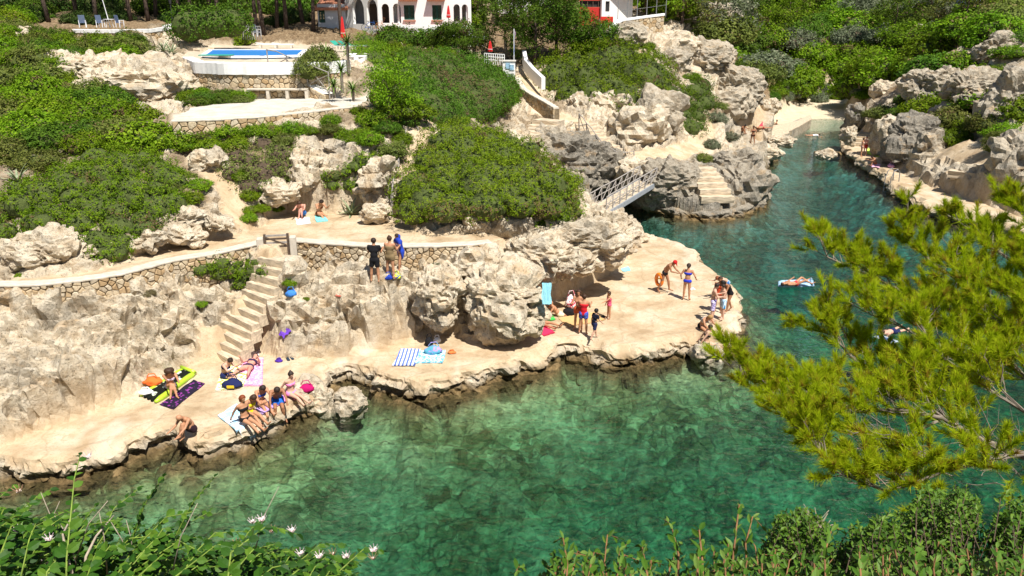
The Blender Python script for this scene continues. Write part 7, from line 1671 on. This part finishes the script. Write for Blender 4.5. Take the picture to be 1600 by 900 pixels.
shoes('dark blue sandals on the ledge below the middle rock', 453, 561, cloth('#283848'), .6); shoes('black sandals beside the little girl', 943, 496, blk, .9); shoes('red sandals on the rock behind the purple towel', 529, 462, cloth('#c05848'), 1.2); shoes('white sandals near the woman in the blue bikini', 1081, 452, white, .3)
def lilo(label, px, tubes, mat, pil, zf=None, r=.075, name='air_mattress'):
    P = [hit(*q) if zf is None else at(q[0], q[1], zf) for q in px]; c = sum(P, Vector()) / 4; root = empty(name, c, label, 'air mattress')
    zz = (lambda p: max(surf(p.x, p.y), P[0].z - .3) + r) if zf is None else (lambda p: zf)
    for k in range(tubes):
        a = (k + .5) / tubes; A = P[0] * (1 - a) + P[3] * a; Bq = P[1] * (1 - a) + P[2] * a; wd = (P[3] - P[0]).length / tubes * .56; n = 8; ps = []
        for i in range(n + 1): p = A + (Bq - A) * i / n; ps.append(Vector((p.x, p.y, zz(p))))
        obj('air_chamber', tube(bmesh.new(), ps, [wd * .5] + [wd] * (n - 1) + [wd * .5], 8), mat if 0 < k < tubes - 1 else pil, root, True, world=True)
    A, Bq = P[1] + (P[0] - P[1]) * .06, P[2] + (P[3] - P[2]) * .06; obj('pillow', tube(bmesh.new(), [Vector((A.x, A.y, zz(A) + r * 1.3)), Vector((Bq.x, Bq.y, zz(Bq) + r * 1.3))], r * .9, 8), pil, root, True, world=True)
lg = plain('lime_vinyl', (.42, .62, .04), .3, .05, 10, .5)
lilo('lime green air mattress with a black floral pattern on the lower ledge', [(218, 620), (288, 578), (308, 586), (246, 632)], 5, cloth('#151812', ('#d8e0c8', 'spots', 5)), lg)
cv = plain('clear_blue_vinyl', (.36, .55, .80), .15, .25, 6, .5)
lilo('transparent blue air mattress floating in the channel', [(1216, 440), (1270, 438), (1272, 447), (1216, 448)], 5, cv, cv, .05)
ov = plain('orange_vinyl', (.85, .22, .02), .3, .05, 10, .5)
fl = empty('swim_float', at(1030, 437, Y=hit(1037, 457).y + .1), 'orange swim float held under the arm of the man in the red cap', 'float', None, .6)
obj('float_ring', tube(bmesh.new(), [(.0, .20 * math.cos(k * .5236), .27 * math.sin(k * .5236)) for k in range(13)], .085, 8, cap=False), ov, fl, True); obj('grip', tube(bmesh.new(), [(0, -.2, 0), (.05, 0, .05), (0, .2, 0)], .03, 6), plain('yellow_vinyl', (.75, .50, .03), .3, .05, 10), fl)
rb = empty('rubber_ring', hit(1343, 193), 'pair of red rubber rings on top of the wide pale steps', 'float'); 
for k in (0, 1): obj('ring', tube(bmesh.new(), [(k * .55 - .2 + .38 * math.cos(a * .5236), .1 * k, .5 + .38 * math.sin(a * .5236)) for a in range(13)], .15, 8, cap=False), plain('red_vinyl', (.62, .06, .04), .35, .05, 10), rb, True)
def canoe():
    root = empty('canoe', at(1450, 560, .0), 'red canoe on the water half hidden by the pine', 'canoe', None, .35); bm = bmesh.new(); rings = []
    for i in range(11):
        t = i / 10 * 2 - 1; w_ = .38 * (1 - abs(t) ** 2.2) + .02; z0 = -.12 + .18 * abs(t) ** 3; z1 = .22 + .22 * abs(t) ** 3; rings.append([bm.verts.new((t * 1.9, s * w_ * f, z)) for s, f, z in ((-1, 1, z1), (-1, .8, (z0 + z1) / 2), (0, 0, z0), (1, .8, (z0 + z1) / 2), (1, 1, z1))])
    for a, b in zip(rings[:-1], rings[1:]):
        for k in range(4): bm.faces.new((a[k], a[k + 1], b[k + 1], b[k]))
    bmesh.ops.solidify(bm, geom=bm.faces[:], thickness=.03); obj('hull', bm, plain('red_canoe_paint', (.45, .03, .03), .3, .05, 10, .5), root, True); obj('seat', box(bmesh.new(), (0, 0, .12), (.3, .55, .04)), M['dark_wood'], root)
    obj('paddle', box(tube(bmesh.new(), [(.2, -.9, .35), (.3, .9, .75)], .018, 6), (.2, -1.0, .32), (.16, .36, .03)), M['grey_wood'], root)
canoe()
pf = empty('body_board', at(1384, 530, .05), 'pale blue and white swim board under the pine branches', 'board', None, .5); obj('deck', box(bmesh.new(), (0, 0, 0), (.5, .9, .06), None, .025), cloth('#c8d8e8'), pf); obj('stripe', box(bmesh.new(), (0, 0, .033), (.14, .8, .006)), cloth('#4a70b8'), pf)
# ------------------------------------------------------------ what grows round the viewer: pine branch, caper bush, leafy shrubs
def pine():
    """the pine that leans in from the right: boughs, twigs, and needles in tufts at the twig ends"""
    g = random.Random(21); root = empty('aleppo_pine', Vector((8.6, 6.2, 7.0)), 'bright green pine reaching in over the water from the right edge', 'pine tree'); gn = np.random.default_rng(21)
    P = lambda u, v, Y: at(u, v, Y=Y)
    base = Vector((9.2, 6.6, 7.6)); trunk = [base - Vector((0, .6, 2.6)), base, P(1660, 700, 7.6), P(1600, 712, 7.6), P(1560, 700, 7.7)]
    obj('trunk', tube(bmesh.new(), trunk, [.16, .13, .075, .05, .036], 9), M['bark'], root, True, world=True)
    boughs = [  # each from thick to thin
        ([(1600, 712, 7.6), (1540, 690, 7.9), (1470, 655, 8.2), (1400, 640, 8.5), (1320, 640, 8.7), (1230, 630, 8.9), (1178, 598, 9.0), (1150, 590, 9.0)], .034),
        ([(1620, 705, 7.6), (1560, 716, 7.3), (1480, 725, 7.1), (1420, 755, 7.0), (1370, 768, 7.0), (1310, 728, 7.1), (1270, 690, 7.2)], .030),
        ([(1560, 700, 7.7), (1510, 670, 8.2), (1450, 630, 8.9), (1380, 590, 9.5), (1325, 548, 9.9), (1290, 512, 10.1), (1268, 514, 10.1)], .030),
        ([(1700, 690, 7.6), (1640, 610, 8.6), (1560, 550, 9.6), (1470, 500, 10.4), (1400, 455, 11.0), (1345, 428, 11.4), (1300, 400, 11.6), (1282, 386, 11.6)], .040),
        ([(1640, 610, 8.6), (1590, 530, 9.4), (1530, 460, 10.2), (1470, 420, 10.9), (1425, 375, 11.3), (1415, 350, 11.4)], .032),
        ([(1720, 660, 8.0), (1660, 540, 9.2), (1620, 450, 10.0), (1570, 400, 10.6), (1530, 365, 11.0)], .036),
        ([(1760, 600, 8.4), (1700, 480, 9.4), (1650, 400, 10.3), (1605, 345, 10.9), (1582, 330, 11.0)], .032),
        ([(1640, 690, 7.7), (1600, 650, 8.2), (1540, 610, 8.7), (1480, 560, 9.2), (1420, 520, 9.6), (1350, 490, 9.9)], .026),
        ([(1470, 655, 8.2), (1400, 690, 8.1), (1330, 700, 8.1), (1260, 680, 8.2), (1230, 660, 8.2)], .018),
        ([(1700, 560, 9.0), (1640, 500, 9.4), (1580, 480, 9.8), (1520, 520, 9.9)], .022)]
    tw = bmesh.new(); tufts = []
    def sprig(p, d, ln, depth):
        """a side twig that forks and ends in tufts"""
        d = d.normalized(); q = p + d * ln * .5 + Vector((g.uniform(-.03, .03), g.uniform(-.03, .03), g.uniform(-.02, .04))); e = q + (d + Vector((g.uniform(-.2, .2), g.uniform(-.2, .2), g.uniform(.0, .3)))).normalized() * ln * .5
        tube(tw, [p, q, e], [.0045 + .004 * depth, .004 + .002 * depth, .003], 4, cap=False)
        n = 2 if depth else 1
        dirn = (e - q).normalized()
        for t in (.25, .5, .75, 1.0) if depth == 0 else (.7, 1.0): tufts.append((q + (e - q) * t, dirn))
        if depth == 0: tufts.append((p + (q - p) * .7, (q - p).normalized()))
        if depth:
            for k in range(3): a = g.uniform(-.9, .9); s = dirn.cross(Vector((g.uniform(-1, 1), g.uniform(-1, 1), g.uniform(-1, 1)))).normalized(); sprig(p + (e - p) * g.uniform(.35, .95), dirn + s * g.uniform(.5, .95) + Vector((0, 0, .25)), ln * g.uniform(.5, .75), depth - 1)
    bare = [(1385, 545), (1430, 575), (1470, 590), (1400, 720)]
    for pts, r in boughs:
        W = [P(*q) for q in pts]; L = length(W); n = len(W)
        Wj = [W[0]] + [q + Vector((g.uniform(-.05, .05), g.uniform(-.05, .05), g.uniform(-.05, .05))) for q in W[1:]]
        obj('bough', tube(bmesh.new(), Wj, [r * (1 - .82 * i / (n - 1)) for i in range(n)], 7), M['bark'], root, True, world=True)
        s = L * .16
        while s < L:
            p, t = along(Wj, s); fr = s / L
            side = t.cross(Vector((0, 0, 1))).normalized() * g.choice((-1, 1)); d = t * g.uniform(.4, 1.0) + side * g.uniform(.3, .9) + Vector((0, 0, g.uniform(.05, .75)))
            sprig(p, d, g.uniform(.38, .72) * (1.1 - .45 * fr), 1 if g.random() < .85 else 2)
            s += .07
        sprig(Wj[-1], (Wj[-1] - Wj[-2]), .35, 1)
    for k in range(64):                                            # dead bare twigs in the middle
        u, v = g.uniform(1330, 1600), g.uniform(670, 765); p = P(u, v, 7.4 + g.uniform(-.3, .6)); d = Vector((g.uniform(-1, .3), g.uniform(-.2, .4), g.uniform(-.2, .8)))
        tube(tw, [p, p + d * .24, p + d * .44 + Vector((g.uniform(-.08, .08), 0, g.uniform(-.05, .1)))], [.006, .004, .002], 4, cap=False)
    obj('twigs', tw, M['bark'], root, True, world=True)['kind'] = 'stuff'
    # needles
    m = len(tufts); K = 44; C0 = np.array([t[0][:] for t in tufts]); D0 = np.array([t[1][:] for t in tufts]); ci = np.repeat(np.arange(m), K); N = m * K
    d = D0[ci] * gn.uniform(.35, 1.1, (N, 1)) + gn.normal(size=(N, 3)) * .42 + (0, 0, .28); d /= np.linalg.norm(d, axis=1, keepdims=True)
    ln = gn.uniform(.07, .135, (N, 1)); st = C0[ci] + D0[ci] * gn.uniform(-.05, .03, (N, 1)); tip = st + d * ln; sd_ = np.cross(d, gn.normal(size=(N, 3))); sd_ /= np.linalg.norm(sd_, axis=1, keepdims=True); wd = .0034
    tone = np.clip(np.repeat(gn.uniform(.35, .97, m) , K) + gn.normal(size=N) * .12, 0, .97); dryt = np.repeat(gn.random(m) < .025, K); tone[dryt] = 1
    Vq = np.stack([st - sd_ * wd * 1.15, st + sd_ * wd * 1.15, tip], 1).reshape(-1, 3)
    o = leaf_obj('needles', Vq, np.arange(N * 3).reshape(N, 3), tone, LEAF['pine']); o.parent = root; o.matrix_parent_inverse = parent_inv(root); o['kind'] = 'stuff'
    print('pine tufts', m)
pine()
def leaf_shape(w, l, fold=.12, bend=.1, n=4):
    """one leaf blade along +Y with a folded midrib"""
    bm = bmesh.new(); prev = None
    for i in range(n + 1):
        t = i / n; x = w * math.sin(math.pi * min(1, t * .96 + .02)) ** .8; y = l * t; z = -bend * l * t * t
        q = [bm.verts.new((-x, y, z + fold * x)), bm.verts.new((0, y, z)), bm.verts.new((x, y, z + fold * x))]
        if prev:
            for j in (0, 1): bm.faces.new((prev[j], prev[j + 1], q[j + 1], q[j]))
        prev = q
    me = bpy.data.meshes.new('leaf'); bm.to_mesh(me); bm.free(); return me
def leafy_plant(name, label, cat, stems, mesh, spacing, size, angle, seed, stem_mat, stem_r, limit=300, two_rank=True, flowers=None, mat=None, flower_label=None):
    """stems with their leaves; the nearest leaves are objects, the others one mesh of leaves"""
    g = random.Random(seed); c = sum((s[0] for s in stems), Vector()) / len(stems); root = empty(name, c, label, cat); all_ = []
    bs = bmesh.new()
    for s in stems:
        L = length(s); n = len(s); tube(bs, s, [stem_r * (1 - .7 * i / (n - 1)) for i in range(n)], 5, cap=False); d = L * .12; k = 0
        while d < L:
            p, t = along(s, d); side = t.cross(Vector((0, 0, 1))); side = side.normalized() if side.length > .05 else Vector((1, 0, 0)); upv = side.cross(t).normalized(); a = (k % 2) * math.pi + g.uniform(-.5, .5) if two_rank else k * 2.4 + g.uniform(-.3, .3)
            o_ = side * math.cos(a) + upv * math.sin(a) * (.6 if two_rank else 1); y = (t * math.cos(angle) + o_ * math.sin(angle)).normalized(); z = (Vector((g.uniform(-1, 1), -.2 + g.uniform(-.9, .9), 1)))
            x = y.cross(z).normalized(); z = x.cross(y); sc = g.uniform(*size) * (1 - .35 * (d / L) ** 3); all_.append((p, Matrix((x, y, z)).transposed(), sc)); d += spacing * g.uniform(.7, 1.3); k += 1
        all_.append((s[-1], Matrix((Vector((1, 0, 0)), (s[-1] - s[-2]).normalized(), Vector((0, -.3, 1)))).transposed(), g.uniform(*size) * .7))
    st = obj('stems', bs, stem_mat, root, True, world=True); st['kind'] = 'stuff'
    all_.sort(key=lambda q: (q[0] - Vector((0, 0, CAMZ))).length); vis = []
    for q in all_:
        z_ = q[0].y * math.cos(PITCH) - (q[0].z - CAMZ) * math.sin(PITCH); u = 800 + FPX * q[0].x / max(z_, .1); v = 450 - FPX * (q[0].y * math.sin(PITCH) + (q[0].z - CAMZ) * math.cos(PITCH)) / max(z_, .1)
        if z_ > .3 and -30 < u < 1630 and v < 930: vis.append(q)
    big = vis[:limit]; ids = set(id(q) for q in big); rest = [q for q in vis if id(q) not in ids]
    inv = parent_inv(root)
    for p, m, sc in big:
        o = bpy.data.objects.new('leaf', mesh); C.objects.link(o); o.parent = root; o.matrix_parent_inverse = inv; o.location = p; o.rotation_euler = m.to_euler(); o.scale = (sc,) * 3
    if rest:
        base = np.array([v.co[:] for v in mesh.vertices]); fc = np.array([list(f.vertices) for f in mesh.polygons]); V, F, T = [], [], []
        for i, (p, m, sc) in enumerate(rest): V.append(base @ np.array(m).T * sc + np.array(p[:])); F.append(fc + i * len(base)); T += [g.random()] * len(fc)
        o = leaf_obj('leaves', np.concatenate(V), np.concatenate(F), np.clip(T, 0, .97), mesh.materials[0]); o.parent = root; o.matrix_parent_inverse = inv; o['kind'] = 'stuff'
    return root
def mat_big_leaf(name, dark, midc, light, rough=.35):
    k = NT(name, max(rough, .5), .18); oi = k.n('ShaderNodeObjectInfo').outputs['Random']; tone = k.attr('tone', 'Fac'); f = k.math('FRACT', k.math('ADD', oi, tone)); c = k.ramp(f, [(0, dark), (.5, midc), (1, light)])
    c = k.mix(k.ramp(k.noise(18, 3, .6), [(.35, .35), (.6, 0)]), c, tuple(x * .6 for x in dark) + (1,)); tr = k.n('ShaderNodeBsdfTranslucent'); k.put(tr, 'Color', c); k.put(k.b, 'Base Color', c); mx = k.n('ShaderNodeMixShader'); mx.inputs[0].default_value = .18; k.put(mx, 1, k.b.outputs[0]); k.put(mx, 2, tr.outputs[0]); k.put(k.out, 'Surface', mx.outputs[0]); return k.m
M['caper_leaf'] = mat_big_leaf('caper_leaf', (.016, .055, .006), (.040, .115, .009), (.12, .22, .020)); M['caper_stem'] = plain('caper_stem', (.17, .24, .035), .6, .2, 30); M['laurel_leaf'] = mat_big_leaf('narrow_leaf', (.04, .10, .010), (.08, .175, .014), (.16, .25, .05)); M['reddish_stem'] = plain('reddish_stem', (.22, .11, .045), .7, .2, 30)
M['mastic'] = mat_big_leaf('mastic_small_leaf', (.035, .085, .008), (.075, .16, .012), (.15, .25, .025), .5); M['dead_twig'] = plain('bleached_twig', (.34, .28, .21), .9, .2, 30)
CL = leaf_shape(.38, 1.0, .28, .16, 3); CL.materials.append(M['caper_leaf']); LL = leaf_shape(.19, 1.0, .35, .12, 3); LL.materials.append(M['laurel_leaf']); ML = leaf_shape(.26, 1.0, .3, .1, 2); ML.materials.append(M['mastic'])
def stems_from(px, g, y0, y1, roots):
    out = []
    for u, v in px:
        Y = g.uniform(y0, y1); tip = at(u, v, Y=Y); bu, bv = roots(u, v); b = at(bu, bv, Y=Y - g.uniform(.1, .5)); m = (tip + b) / 2 + Vector((g.uniform(-.10, .06), g.uniform(-.08, .08), g.uniform(.04, .2)))
        out.append([b, b * .4 + m * .6 + Vector((0, 0, .03)), m * .5 + tip * .5 + Vector((0, 0, .02)), tip])
    return out
g8 = random.Random(77)
# caper bush, bottom left: outline of its shoots in the photograph
tips = [(125, 712), (335, 745), (300, 800), (215, 765), (255, 745), (80, 765), (60, 775), (20, 760), (15, 800), (100, 800), (150, 790), (45, 835), (175, 815), (250, 815), (330, 798), (405, 815), (465, 835), (595, 860), (540, 850), (500, 860), (380, 830), (430, 850), (290, 840), (200, 850), (110, 850), (350, 865), (560, 880), (10, 870), (240, 870), (150, 880), (420, 880), (480, 890), (60, 890), (320, 890)]
tips += [(g8.uniform(-10, 560), 0) for _ in range(400)]
tips = [(u, v if v else g8.uniform(max(795, 800 + (u - 100) * .16), 930)) for u, v in tips]
caper = leafy_plant('caper_bush', 'caper bush with round glossy leaves and pale flowers in the bottom left foreground', 'bush', stems_from(tips, g8, 2.4, 3.5, lambda u, v: (u * .9 - 60 + g8.uniform(-70, 50), max(v + 120, 950) + g8.uniform(0, 60))), CL, .018, (.031, .054), .95, 5, M['caper_stem'], .0045)
pet = leaf_shape(.42, 1.0, .2, -.25, 3); pet.materials.append(plain('pale_pink_petal', (.80, .72, .64), .6, .1, 20)); M['stamen'] = plain('flower_stamen', (.66, .52, .54), .7, .1, 20); M['bud'] = plain('caper_bud', (.24, .36, .06), .5, .1, 20); M['wilted'] = plain('wilted_flower', (.42, .24, .14), .8, .2, 20)
for i, (u, v) in enumerate([(138, 717), (30, 770), (78, 845), (28, 832), (45, 882), (75, 880), (230, 875), (370, 852), (375, 858), (410, 815), (425, 832), (457, 832), (470, 868), (520, 868), (542, 872), (585, 862), (583, 875), (500, 872), (395, 818)]):
    Y = g8.uniform(2.3, 2.8); p = at(u, v, Y=Y); fl_ = empty('flower', p, None); fl_.parent = caper; fl_.matrix_parent_inverse = parent_inv(caper); wil = i % 3 == 1
    for k in range(4): o = bpy.data.objects.new('petal', pet); C.objects.link(o); o.parent = fl_; o.scale = (.019 if not wil else .013,) * 3; o.rotation_euler = (.5 + g8.uniform(-.3, .3), g8.uniform(-.3, .3), k * 1.57 + g8.uniform(-.3, .3))
    bm = bmesh.new()
    for k in range(7): tube(bm, [(0, 0, 0), (.018 * math.cos(k * .9), .018 * math.sin(k * .9) - .004, .026)], .0012, 3)
    obj('stamens', bm, M['stamen'] if not wil else M['wilted'], fl_)['kind'] = 'stuff'
for i, (u, v, u2, v2, s) in enumerate([(115, 790, 100, 720, .006), (160, 900, 100, 800, .007), (100, 900, 125, 810, .006), (135, 900, 155, 835, .006), (265, 900, 220, 830, .004), (155, 810, 140, 765, .003), (190, 880, 250, 830, .004)]):
    pass
dt = empty('dead_branch', at(110, 905, Y=2.4), 'bleached curved dead twig standing in the caper bush', 'twig')
obj('stem', tube(bmesh.new(), [at(115, 905, Y=2.3), at(103, 862, Y=2.35), at(98, 835, Y=2.4), at(118, 795, Y=2.5)], [.006, .005, .004, .002], 6), M['dead_twig'], dt, True, world=True)
dt = empty('dead_branch', at(135, 905, Y=2.4), 'second bleached twig leaning right in the caper bush', 'twig')
obj('stem', tube(bmesh.new(), [at(132, 905, Y=2.3), at(134, 870, Y=2.35), at(150, 838, Y=2.4), at(178, 805, Y=2.5)], [.006, .005, .004, .002], 6), M['dead_twig'], dt, True, world=True)
for k in range(9):
    u, v = g8.uniform(20, 420), g8.uniform(850, 900); Y = g8.uniform(2.35, 2.7); du, dv = g8.uniform(-60, 70), g8.uniform(-110, -50); dt = empty('dead_branch', at(u, v, Y=Y), 'thin dry twig poking out of the caper bush', 'twig', 'dry twigs in the caper bush')
    obj('stem', tube(bmesh.new(), [at(u, v + 20, Y=Y), at(u + du * .4, v + dv * .5, Y=Y), at(u + du, v + dv, Y=Y)], [.003, .0022, .0012], 5), M['dead_twig'], dt, True, world=True)
# narrow leaved shoots along the bottom
tips = [(870, 845), (965, 840), (1038, 812), (1090, 830), (1155, 790), (980, 850), (915, 868), (1005, 852), (1120, 868), (1060, 868), (940, 882), (1190, 822), (1175, 845), (1240, 850), (1315, 830), (1340, 850), (1130, 850), (820, 888), (895, 880), (1210, 880), (1280, 870), (1400, 860), (1440, 870), (1020, 880), (1360, 880), (1480, 880), (1520, 870), (1580, 880), (1160, 880)]
tips += [(g8.uniform(850, 1620), g8.uniform(866, 925)) for _ in range(170)]
leafy_plant('narrow_leaf_shrub', 'upright shrub with narrow pointed leaves and reddish stems along the bottom edge', 'shrub', stems_from(tips, g8, 2.3, 3.0, lambda u, v: (u + g8.uniform(-25, 25), v + 120)), LL, .020, (.034, .058), .62, 6, M['reddish_stem'], .005, two_rank=False)
# mastic bushes at the lower right
def mastic(label, px, Y, spread, seed, n):
    g = random.Random(seed); T = []
    us, vs = [p[0] for p in px], [p[1] for p in px]
    while len(T) < n:
        u, v = g.uniform(min(us), max(us)), g.uniform(min(vs), max(vs))
        if in_poly(px, u, v): T.append((u, v))
    cu = sum(us) / len(us); mv = max(vs)
    leafy_plant('mastic_bush', label, 'bush', stems_from(T, g, Y - spread, Y + spread, lambda u, v: (cu * .45 + u * .55 + g.uniform(-50, 50), v + g.uniform(50, 100))), ML, .0125, (.020, .033), 1.0, seed, M['twig'], .0025, two_rank=False)
mastic('dark glossy mastic bush standing highest at the lower right', [(1405, 830), (1430, 775), (1500, 765), (1545, 782), (1530, 815), (1490, 850), (1590, 905), (1350, 905), (1340, 840)], 3.6, .35, 1, 560)
mastic('mastic bush with dead twigs left of the highest one', [(1200, 860), (1210, 812), (1250, 800), (1295, 812), (1300, 850), (1290, 900), (1190, 900)], 3.4, .3, 2, 260)
mastic('mastic bush cut by the right edge of the picture', [(1545, 850), (1560, 800), (1610, 780), (1640, 800), (1640, 905), (1550, 905)], 3.5, .3, 3, 260)
mastic('low mastic bush between the taller ones', [(1295, 870), (1330, 830), (1400, 820), (1420, 860), (1400, 905), (1290, 905)], 3.3, .3, 4, 260)
dd = empty('dead_branch', at(1280, 870, Y=3.3), 'spray of bleached dead twigs on the lower right mastic bush', 'twig'); bm = bmesh.new()
for k in range(16): a = at(1285 + g8.uniform(-8, 8), 870, Y=3.3); tube(bm, [a, at(1265 + g8.uniform(-10, 30), 830, Y=3.3), at(1262 + g8.uniform(-15, 45), 785 + g8.uniform(0, 35), Y=3.3)], [.004, .003, .0015], 4)
obj('twigs', bm, M['dead_twig'], dd, True, world=True)['kind'] = 'stuff'
